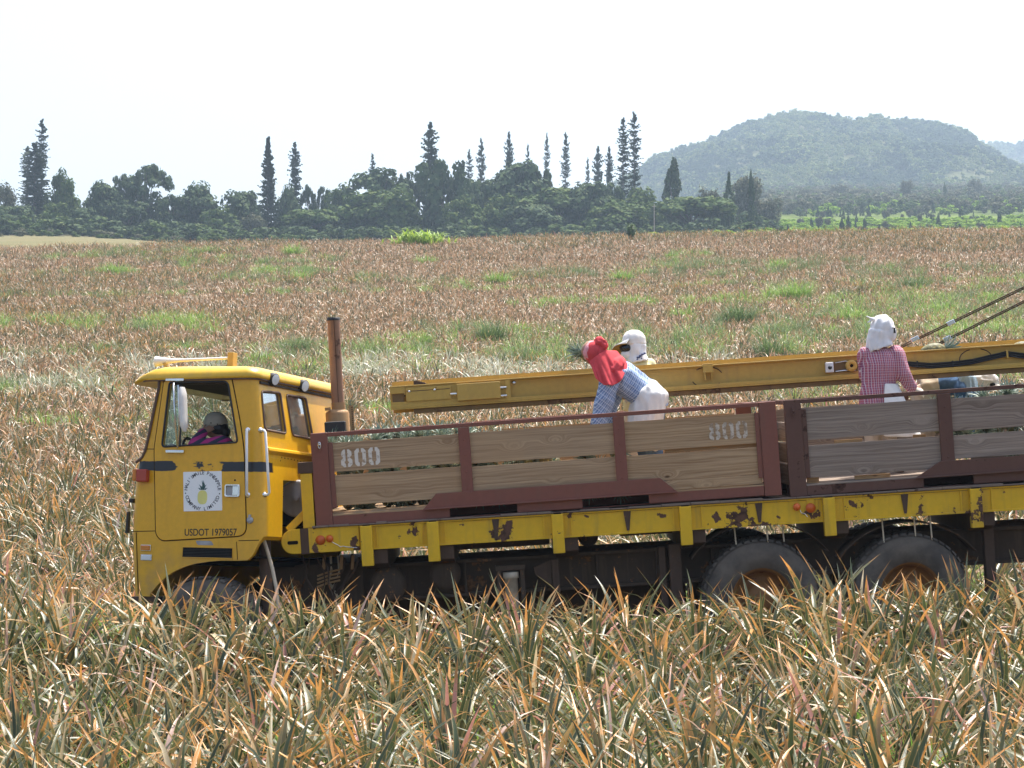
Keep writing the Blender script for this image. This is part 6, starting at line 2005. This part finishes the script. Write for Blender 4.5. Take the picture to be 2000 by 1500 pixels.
def melt(m, voxel=.014, smooth=6, wr=0.0, wscale=9.0, stretch=(1, 1, 1), seed=0):
    """one continuous surface out of overlapping shapes, with folds of depth wr"""
    o = temp(m.mesh('melt'))
    q = o.modifiers.new('r', 'REMESH'); q.mode = 'VOXEL'; q.voxel_size = voxel; q.use_smooth_shade = True
    s = o.modifiers.new('s', 'SMOOTH'); s.iterations = smooth; s.factor = .5
    r = evaluated(o); kill(o)
    if wr:
        r.update(); nv = len(r.vertices)
        nrm = [v.normal.copy() for v in r.vertices]
        for v, nn in zip(r.vertices, nrm):
            c = v.co
            k = mnoise.noise((c.x * wscale * stretch[0] + seed, c.y * wscale * stretch[1], c.z * wscale * stretch[2]))
            k2 = mnoise.noise((c.x * wscale * 2.3 * stretch[0], c.y * wscale * 2.3 * stretch[1] + seed, c.z * wscale * 2.3 * stretch[2]))
            v.co = c + nn * ((1 - abs(k) * 2.2) * wr + k2 * wr * .6)
    for p in r.polygons: p.use_smooth = True
    return r
def join2(a, b):
    m = MB()
    for q in (a, b):
        if q is not None: m.add([v.co for v in q.vertices], [list(p.vertices) for p in q.polygons], True)
    return m.mesh('body')

def hand(m, wrist, tip, back, s=1.0):
    """palm, four unequal bent fingers and a thumb; tip = direction the fingers point, back = back of the hand"""
    w = Vector(wrist); f = Vector(tip).normalized(); b = Vector(back); b = (b - f * b.dot(f)).normalized(); x = f.cross(b)
    ell(m, [(w, .026 * s, .020 * s), (w + f * .04 * s, .038 * s, .017 * s), (w + f * .085 * s, .041 * s, .014 * s), (w + f * .095 * s, .035 * s, .010 * s)], x, 12)
    for i, L_ in enumerate((.062, .074, .068, .052)):
        p0 = w + f * .080 * s + x * ((i - 1.5) * .020 * s)
        p1 = p0 + f * (L_ * .5 * s) - b * .008 * s; p2 = p1 + f * (L_ * .32 * s) - b * .020 * s; p3 = p2 + f * (L_ * .18 * s) - b * .020 * s
        m.tube([p0, p1, p2, p3], [.0092 * s, .0088 * s, .008 * s, .0055 * s], 8)
    p0 = w + f * .03 * s - x * .030 * s
    m.tube([p0, p0 + (f * .6 - x * .8).normalized() * .035 * s, p0 + (f * .85 - x * .5).normalized() * .066 * s - b * .012 * s], [.013 * s, .010 * s, .007 * s], 8)

def human(J, sc_=1.0, face=(1, 0, 0)):
    """body mesh from joints (world points); returns mesh and lets the clothes reuse the joints"""
    m = MB()
    side = (J['sr'] - J['sl'])
    ell(m, [(J['pelvis'] - (J['chest'] - J['pelvis']).normalized() * .06, .13, .10), (J['pelvis'], .15, .11), (J['waist'], .13, .095), (J['chest'], .155, .11), (J['neck'].lerp(J['chest'], .35), .13, .085), (J['neck'], .06, .055)], side)
    for a, b, c in (('sl', 'el', 'hl'), ('sr', 'er', 'hr')):
        limb(m, [J[a], J[a].lerp(J[b], .5), J[b]], [.058, .050, .042]); limb(m, [J[b], J[b].lerp(J[c], .4), J[c]], [.042, .040, .028])
    for a, b, c in (('pl', 'kl', 'al'), ('pr', 'kr', 'ar')):
        limb(m, [J[a], J[a].lerp(J[b], .5), J[b]], [.085, .072, .055]); limb(m, [J[b], J[b].lerp(J[c], .35), J[c]], [.055, .056, .036])
        fd = Vector(face); fd.z = 0; fd.normalize(); ell(m, [(J[c] - fd * .06 + Vector((0, 0, -.03)), .035, .035), (J[c] + fd * .06 + Vector((0, 0, -.035)), .042, .03), (J[c] + fd * .17 + Vector((0, 0, -.05)), .035, .018)], fd.cross(Vector((0, 0, 1))))
    h = J['head']; up = (h - J['neck']).normalized(); f = Vector(face).normalized(); f = (f - up * f.dot(up)).normalized(); x = up.cross(f)
    limb(m, [J['neck'], J['neck'].lerp(h, .6)], [.055, .052])
    ell(m, [(h - up * .118 + f * .035, .030, .030), (h - up * .085 + f * .02, .052, .066), (h - up * .02 + f * .005, .070, .088), (h + up * .05, .074, .092), (h + up * .095 - f * .005, .058, .072), (h + up * .118 - f * .005, .028, .034)], x)
    ell(m, [(h + f * .086 + up * .012, .008, .008), (h + f * .106 - up * .022, .014, .014), (h + f * .088 - up * .034, .012, .010)], x, 8)     # nose
    ell(m, [(h + f * .082 - up * .058 - x * .02, .008, .008), (h + f * .090 - up * .058, .010, .010), (h + f * .082 - up * .058 + x * .02, .008, .008)], up, 8)   # lips
    for s in (-1, 1): ell(m, [(h + x * s * .070 + up * .022 - f * .012, .008, .012), (h + x * s * .080 - f * .014, .008, .018), (h + x * s * .072 - up * .028 - f * .008, .006, .008)], x, 8)
    b = melt(m, .013, 4)
    hm = MB()
    for k, e in (('hl', 'el'), ('hr', 'er')):
        d = (J[k] - J[e]).normalized(); bk = J.get('back_' + k, Vector((0, -1, .4)))
        limb(hm, [J[e].lerp(J[k], .8), J[k] + d * .01], [.030, .027]); hand(hm, J[k], J.get('dir_' + k, d), bk, .95)
    hb = melt(hm, .0055, 2)
    return join2(b, hb), up, f, x

def eyes(h, up, f, x, root, dark=True):
    for s in (-1, 1):
        m = MB(); ball(m, h + f * .078 + up * .022 + x * s * .030, (.013, .013, .010)); m.obj('eye', M_eye, root)

class Dress:
    def __init__(s, J): s.J = J
    def shirt(s, inf=.018, hem=.0, arms=True, sleeve=.96):
        J = s.J; m = MB(); side = J['sr'] - J['sl']; dn = (J['pelvis'] - J['waist']).normalized()
        ell(m, [(J['pelvis'] + dn * hem, .165 + inf, .125 + inf), (J['pelvis'], .158 + inf, .118 + inf), (J['waist'], .14 + inf, .105 + inf), (J['chest'], .162 + inf, .118 + inf), (J['neck'].lerp(J['chest'], .35), .14 + inf, .09 + inf), (J['neck'], .06 + inf * .6, .058 + inf * .6)], side)
        if arms:
            for a, b, c in (('sl', 'el', 'hl'), ('sr', 'er', 'hr')):
                limb(m, [J[a], J[a].lerp(J[b], .5), J[b]], [.066 + inf, .056 + inf, .05 + inf]); limb(m, [J[b], J[b].lerp(J[c], .5), J[b].lerp(J[c], sleeve)], [.05 + inf, .044 + inf, .036 + inf])
        return m
    def trousers(s, inf=.018):
        J = s.J; m = MB(); side = J['sr'] - J['sl']; up = (J['waist'] - J['pelvis']).normalized()
        ell(m, [(J['pelvis'] - up * .05, .145 + inf, .11 + inf), (J['pelvis'], .155 + inf, .115 + inf), (J['pelvis'].lerp(J['waist'], .8), .135 + inf, .10 + inf)], side)
        for a, b, c in (('pl', 'kl', 'al'), ('pr', 'kr', 'ar')):
            limb(m, [J[a], J[a].lerp(J[b], .5), J[b]], [.09 + inf, .078 + inf, .062 + inf]); limb(m, [J[b], J[b].lerp(J[c], .5), J[c]], [.062 + inf, .058 + inf, .05 + inf])
        return m

def rel(root_at, me):
    """move a world mesh into the frame of its root"""
    me.transform(Matrix.Translation(-root_at)); return me
def pj(D, **k):
    out = {}
    for n_, v in k.items(): out[n_] = at(v[0], v[1], D + (v[2] if len(v) > 2 else 0))
    return out
def figure(label, J, face, origin):
    root = empty('person', Matrix.Translation(origin))
    tag(root, label, 'person')
    b, up, f, x = human(J, 1, face)
    mesh_obj('body', rel(origin, b), M_skin, root)
    def put_(name, me, mat, parent=None):
        o = mesh_obj(name, rel(origin, me), mat, parent or root)
        return o
    return root, put_, up, f, x

def drape(pts_top, pts_hem, n=26, rows=9, fold=.012, nf=7, seed=0, thick=.004, sag=0.0):
    """cloth between a top curve and a hem curve (lists of points), with folds that deepen to the hem; returns a thin closed mesh"""
    def samp(pts, t):
        pts = [Vector(p) for p in pts]; k = t * (len(pts) - 1); i = min(int(k), len(pts) - 2); return pts[i].lerp(pts[i + 1], k - i)
    grid = []
    for j in range(rows + 1):
        v = j / rows; row = []
        for i in range(n + 1):
            u = i / n; p = samp(pts_top, u).lerp(samp(pts_hem, u), v)
            w = fold * v * (math.sin(u * nf * 6.283 + seed) + .6 * math.sin(u * nf * 13.1 + seed * 2))
            p = p + Vector((0, -1, .15)) * w + Vector((0, 0, -sag * math.sin(u * math.pi) * v))
            row.append(p)
        grid.append(row)
    m = MB(); nn = n + 1
    vs_ = [p for r in grid for p in r]
    m.add(vs_, [(j * nn + i, j * nn + i + 1, (j + 1) * nn + i + 1, (j + 1) * nn + i) for j in range(rows) for i in range(n)], True)
    o = temp(m.mesh('d')); s = o.modifiers.new('s', 'SOLIDIFY'); s.thickness = thick; sb = o.modifiers.new('b', 'SUBSURF'); sb.levels = 1
    r = evaluated(o); kill(o)
    for p in r.polygons: p.use_smooth = True
    return r

FL2 = (crate_frame(1544, 971.5) @ Vector((1, 1, .10))).z
def floor_z(x, fr):   # top of the crate floor below a point
    q = fr.inverted() @ Vector((x, 22.5, 1.5)); return (fr @ Vector((q.x, q.y, .131))).z
F1, F2 = crate_frame(618, 1030.5), crate_frame(1544, 971.5)
def stand(J, fr):
    for k, kn, hp in (('al', 'kl', 'pl'), ('ar', 'kr', 'pr')):
        p = J[k]; p.z = floor_z(p.x, fr) + .075
        J[kn].z = max(J[kn].z, lerp(p.z, J[hp].z, .48))
    return J

# --- standing picker in red plaid and a white head cloth
D4 = 22.18
J = pj(D4, head=(1724, 644), neck=(1722, 681), chest=(1719, 712), waist=(1716, 748), pelvis=(1716, 772), sl=(1692, 694, .02), sr=(1749, 692, -.02),
    el=(1692, 733, .10), hl=(1714, 752, .22), er=(1763, 730, -.06), hr=(1780, 757, .02), pl=(1703, 784), pr=(1733, 784), kl=(1704, 862, .03), kr=(1736, 860, .05), al=(1702, 950), ar=(1738, 948, .04))
J['dir_hr'] = Vector((.9, .3, -.2)); stand(J, F2)
org = Vector((J['al'].x + .08, D4, J['al'].z - .075))
root, put_, up, f, x = figure('person in a red plaid shirt and white head cloth standing in the grey crate', J, (.85, .5, 0), org)
d = Dress(J)
put_('shirt', melt(d.shirt(.022, .10), .012, 5, .007, 9, (1.2, 1, .5), 3), M_redplaid)
put_('trousers', melt(d.trousers(.014), .014, 5, .006), M_tan)
w_ = J['waist']; p_ = J['pelvis']
def arc(c, rx, ry, a0, a1, n=12): return [c + Vector((rx * math.cos(R(lerp(a0, a1, i / n))), ry * math.sin(R(lerp(a0, a1, i / n))), 0)) for i in range(n + 1)]
ap = drape(arc(w_ + Vector((.0, 0, -.005)),   .185, .160, -80, 80), arc(p_ + Vector((.06, 0, -.40)), .36, .26, -100, 90), fold=.018, nf=3, seed=1)
put_('apron', ap, M_apron)
h = J['head']
m = MB(); ball(m, h + Vector((-.004, 0, .022)), (.112, .112, .118)); ell(m, [(h + Vector((-.02, 0, -.02)), .118, .115), (h + Vector((-.035, 0, -.09)), .115, .112), (h + Vector((-.03, 0, -.15)), .125, .12), (h + Vector((-.02, 0, -.178)), .135, .125)], (1, 0, 0)); ball(m, h + Vector((.07, -.02, -.03)), (.055, .07, .085))
put_('head_cloth', melt(m, .010, 4, .011, 8, (1.6, 1.6, .5), 5), M_whitecl)
m = MB(); k0 = h + Vector((-.10, -.02, .10)); ball(m, k0, (.026, .022, .02)); ell(m, [(k0, .012, .01), (k0 + Vector((-.06, 0, .03)), .018, .006)], (0, 1, 0)); ell(m, [(k0, .012, .01), (k0 + Vector((-.05, 0, -.035)), .018, .006)], (0, 1, 0)); put_('cloth_knot', melt(m, .006, 2), M_whitecl)
m = MB(); ell(m, [(h + Vector((.075, -.105, .015)), .005, .004), (h + Vector((.105, -.085, .012)), .005, .006)], (0, 0, 1)); ell(m, [(h + Vector((.098, -.095, .018)), .006, .006), (h + Vector((.100, -.093, -.035)), .008, .012)], (0, 1, 0)); put_('glasses_or_shade', m.mesh('glasses_or_shade'), M_eye)
m = MB(); hand(m, J['hr'], J['dir_hr'], (0, -.6, .8), 1.12); put_('glove', melt(m, .006, 2), M_glove)

# --- bending picker in blue plaid with a red scarf
D2 = 22.12
J = pj(D2, head=(1158, 689), neck=(1184, 714), chest=(1212, 736), waist=(1243, 757), pelvis=(1268, 778), sl=(1190, 750, -.14), sr=(1204, 728, .16),
    el=(1178, 794, -.16), hl=(1166, 838, -.14), er=(1196, 780, .2), hr=(1186, 834, .22), pl=(1268, 792, -.07), pr=(1280, 788, .10), kl=(1258, 872, -.08), kr=(1276, 870, .12), al=(1270, 970, -.08), ar=(1288, 968, .14))
stand(J, F1)
org = Vector((J['al'].x, D2, J['al'].z - .075))
root, put_, up, f, x = figure('person in a blue plaid shirt, red scarf and white apron bending over the crate', J, (-.9, 0, -.5), org)
d = Dress(J)
put_('shirt', melt(d.shirt(.032, .06), .012, 5, .013, 8, (1, 1, .7), 8), M_blueplaid)
put_('trousers', melt(d.trousers(.016), .014, 5, .006), M_denim)
h = J['head']
m = MB(); ball(m, h + Vector((0, 0, .012)), (.105, .108, .104)); put_('head_wrap', melt(m, .010, 3, .007, 12, (1, 1, 1), 2), cloth('sunlit_scarf_pink', (.66, .30, .33), .2))  # pink paints the sunlit highlight on the front of the red scarf
m = MB(); ball(m, h + Vector((.020, -.006, .006)), (.106, .113, .106)); ell(m, [(h + Vector((.03, -.01, -.02)), .100, .100), (J['neck'] + Vector((0, -.01, .0)), .115, .11), (at(1198, 722, D2 - .02), .185, .15), (at(1206, 728, D2 - .02), .17, .14)], (0, 1, 0))
put_('red_scarf', melt(m, .010, 5, .010, 7, (1.6, 1.3, .6), 4), M_redcl)
T1 = [at(1152, 706, D2 - .10), at(1160, 699, D2 - .135), at(1170, 691, D2 - .14), at(1183, 684, D2 - .10), at(1204, 685, D2 + .02)]
T2 = [at(1164, 741, D2 - .20), at(1178, 751, D2 - .255), at(1196, 754, D2 - .26), at(1214, 744, D2 - .24), at(1228, 712, D2 - .08)]
put_('scarf_drape', drape(T1, T2, fold=.017, nf=2.6, seed=.6, rows=10, n=34, thick=.006), M_redcl)
m = MB(); k0 = at(1171, 668, D2 - .06); ball(m, k0, (.055, .05, .045)); ball(m, k0 + Vector((.035, 0, -.03)), (.04, .045, .04)); put_('scarf_knot', melt(m, .008, 2, .012, 22, (1, 1, 1), 1), M_redcl)
m = MB(); pv_ = J['pelvis']; ell(m, [(J['waist'].lerp(pv_, .5), .205, .165), (pv_ + Vector((.002, -.01, -.005)), .222, .182), (pv_ + Vector((-.02, -.03, -.12)), .215, .17), (pv_ + Vector((-.055, -.04, -.30)), .205, .155), (pv_ + Vector((-.07, -.04, -.48)), .21, .16)], (0, 1, 0)); put_('apron', melt(m, .012, 5, .014, 7, (1.6, 1.4, .45), 6), M_apron)
A1 = [at(1286, 764, D2 - .17), at(1298, 772, D2 - .08), at(1304, 780, D2 + .05)]; A2 = [at(1284, 796, D2 - .2), at(1298, 794, D2 - .1), at(1305, 792, D2 + .05)]
put_('shirt_tail', drape(A1, A2, fold=.006, nf=2, n=12, rows=5), M_blueplaid)

# --- picker with a white cap behind the boom
D3 = 23.42
J = pj(D3, head=(1236, 676), neck=(1244, 706), chest=(1248, 732), waist=(1248, 766), pelvis=(1248, 790), sl=(1228, 716, -.06), sr=(1268, 714, .08),
    el=(1206, 738, -.14), hl=(1186, 718, -.12), er=(1278, 755, .05), hr=(1262, 785, -.1), pl=(1238, 800), pr=(1260, 800), kl=(1238, 876), kr=(1262, 874), al=(1240, 960), ar=(1264, 958))
J['dir_hl'] = Vector((-.75, -.1, .55)); stand(J, F1)
org = Vector((J['al'].x, D3, J['al'].z - .075))
root, put_, up, f, x = figure('person in a white peaked cap and pale yellow shirt behind the boom', J, (-.96, -.3, -.12), org)
d = Dress(J)
put_('shirt', melt(d.shirt(.012, .06), .014, 5, .007, 9, (1, 1, .6), 2), M_yelcl)
put_('trousers', melt(d.trousers(.014), .015, 5, .005), M_tan)
h = J['head']
m = MB(); ball(m, h + Vector((.012, 0, .062)), (.120, .112, .105)); ell(m, [(h + Vector((.012, 0, .05)), .120, .112), (h + Vector((.014, 0, .018)), .123, .115)], (1, 0, 0)); put_('cap', melt(m, .010, 4, .003, 14), M_cap)
def brim(m, c, fw, sd, dn, w_, l_, z0=.0):
    n = 12; top = []; 
    for i in range(n + 1):
        a = lerp(-1.25, 1.25, i / n)
        top.append((c + sd * (w_ * math.sin(a)), c + sd * (w_ * 1.0 * math.sin(a)) + fw * (l_ * math.cos(a * .95)) + dn * (.05 + .03 * (1 - math.cos(a)))))
    for th, in ((0,),):
        vs_ = [p for pr in top for p in pr] + [p - Vector((0, 0, .006)) for pr in top for p in pr]; k = 2 * (n + 1)
        fs = []
        for i in range(n):
            a, b, c2, d2 = 2 * i, 2 * i + 1, 2 * i + 3, 2 * i + 2
            fs += [(a, b, c2, d2), (k + a, k + d2, k + c2, k + b), (b, k + b, k + c2, c2)]
        m.add(vs_, fs, True)
fw = Vector((-.92, -.28, -.06)).normalized(); sdv = Vector((-.25, .82, -.50)).normalized()
m = MB(); brim(m, h + Vector((-.04, 0, .045)), fw, sdv, Vector((0, 0, -1)), .122, .175); put_('cap_brim', m.mesh('brim'), M_cap)
m = MB(); brim(m, h + Vector((-.04, 0, .036)), fw, sdv, Vector((0, 0, -1)), .121, .174); put_('brim_lining', m.mesh('brim'), M_brim)
m = MB(); ell(m, [(h + Vector((.035, 0, .03)), .100, .112), (h + Vector((.03, 0, -.04)), .100, .112), (h + Vector((.03, 0, -.10)), .105, .118), (h + Vector((.04, 0, -.16)), .125, .14)], (1, 0, 0)); ball(m, h + Vector((-.055, -.02, -.085)), (.065, .075, .06)); put_('face_veil', melt(m, .010, 4, .008, 9, (1.2, 1.2, .6), 9), M_whitecl)
for k, (px, py) in enumerate(((1247, 698), (1251, 695), (1255, 692), (1259, 690), (1245, 702), (1253, 700))):
    p = at(px, py, D3 - .128 + .01 * (k % 2)); m = MB(); ball(m, p, (.020 - .002 * k, .010, .010)); put_('veil_print', m.mesh('veil_print'), M_navy)
m = MB(); ball(m, h + f * .078 - up * .002, (.070, .092, .052)); put_('glasses_or_shade', m.mesh('glasses_or_shade'), M_eye)  # dark ball paints the brim's shade on the face, along with the glasses

# --- picker bent double under the boom
D5 = 23.46
J = pj(D5, head=(1926, 745), neck=(1896, 747), chest=(1868, 748), waist=(1836, 750), pelvis=(1806, 756), sl=(1876, 758, -.15), sr=(1876, 748, .15),
    el=(1886, 806, -.16), hl=(1900, 850, -.14), er=(1892, 800, .16), hr=(1905, 848, .16), pl=(1803, 770, -.08), pr=(1800, 768, .09), kl=(1812, 858, -.08), kr=(1800, 858, .1), al=(1800, 950, -.08), ar=(1792, 950, .12))
stand(J, F2)
org = Vector((J['al'].x, D5, J['al'].z - .075))
root, put_, up, f, x = figure('person in a dark blue shirt, tan trousers and white hood bent double under the boom', J, (.6, -.1, -.8), org)
d = Dress(J)
put_('shirt', melt(d.shirt(.006, .0), .013, 5, .009, 8, (.6, 1, 1.2), 12), M_dblue)
put_('trousers', melt(d.trousers(.022), .013, 5, .008, 8, (1, 1, 1), 5), M_tan)
h = J['head']
m = MB(); ball(m, h + Vector((.0, 0, .0)), (.125, .112, .108)); ell(m, [(h + Vector((-.02, 0, .0)), .112, .108), (h + Vector((-.10, -.02, -.01)), .12, .12), (h + Vector((-.15, -.03, -.03)), .12, .12)], (0, 1, 0)); put_('hood', melt(m, .010, 4, .009, 9, (.6, 1.4, 1.4), 7), M_whitecl)
m = MB(); brim(m, h + Vector((.06, -.01, .02)), Vector((.85, -.35, -.25)).normalized(), Vector((.35, .9, 0)).normalized(), Vector((0, 0, -1)), .10, .11); put_('visor', m.mesh('visor'), M_cap)
m = MB(); ball(m, h + Vector((.045, -.100, -.035)), (.030, .014, .024)); put_('glasses_or_shade', m.mesh('glasses_or_shade'), M_eye)
A1 = [at(1862, 735, D5 - .08), at(1876, 734, D5 - .17), at(1892, 734, D5 - .17), at(1908, 735, D5 - .12)]
A2 = [at(1864, 786, D5 - .16), at(1880, 792, D5 - .24), at(1898, 788, D5 - .24), at(1912, 770, D5 - .2)]
put_('blue_wrap', drape(A1, A2, fold=.018, nf=3, seed=3), M_lblue)

# --- pineapple handed over behind the red scarf
pineapple(Matrix.Translation(at(1180, 707, D3 - .16)) @ Vector((-.93, -.1, .34)).normalized().to_track_quat('Z', 'Y').to_matrix().to_4x4(), 'pineapple held up behind the red head scarf with its crown towards the cab', None, 0, 1.2)

# --- driver leaning on the window sill
def cw(px, py, v): return CABW @ C(px, py, v)
J = dict(head=cw(419, 833, .42), neck=cw(434, 856, .42), chest=cw(438, 884, .42), waist=cw(440, 920, .42), pelvis=cw(442, 950, .45), sl=cw(436, 866, .22), sr=cw(430, 862, .62),
    el=cw(377, 871, .10), hl=cw(398, 844, .26), er=cw(392, 900, .66), hr=cw(350, 880, .62), pl=cw(430, 952, .38), pr=cw(430, 952, .54), kl=cw(350, 958, .36), kr=cw(350, 958, .56), al=cw(345, 1042, .36), ar=cw(345, 1042, .56))
J['dir_hl'] = cw(416, 835, .33) - cw(400, 845, .26); J['back_hl'] = Vector((-.3, -.9, .2))
org = cw(440, 965, .45)
root, put_, up, f, x = figure('driver with a stone coloured cap and magenta striped top leaning in the cab window', J, (-.95, .1, -.1), org)
d = Dress(J)
put_('striped_top', melt(d.shirt(.008, .02, True, .93), .012, 5, .005, 9, (1, 1, 1), 1), M_stripe)
put_('trousers', melt(d.trousers(.012), .016, 4), M_denim)
h = J['head']
m = MB(); ball(m, h + Vector((.008, 0, .045)), (.112, .104, .098)); ell(m, [(h + Vector((.01, 0, .05)), .112, .104), (h + Vector((.014, 0, .015)), .114, .106)], (1, 0, 0)); cap_ = put_('cap', melt(m, .010, 4, .002, 14), M_tancap)
m = MB(); brim(m, h + Vector((-.045, 0, .035)), Vector((-.98, -.1, -.18)).normalized(), Vector((-.1, .99, 0)).normalized(), Vector((0, 0, -1)), .10, .125); put_('cap_brim', m.mesh('brim'), M_tancap)
m = MB()
for dx in (-.02, .04): ball(m, h + Vector((dx, -.104, .03 - dx * .2)), (.006, .004, .006), 8)
put_('cap_eyelets', m.mesh('eyelets'), M_eye)['kind'] = 'stuff'
m = MB(); ball(m, h + Vector((.045, -.005, -.02)), (.085, .100, .075)); ball(m, h + Vector((.10, -.02, -.055)), (.05, .07, .05)); put_('hair', melt(m, .010, 3, .006, 20), M_hair)
eyes(h, up, f, x, root) if False else None
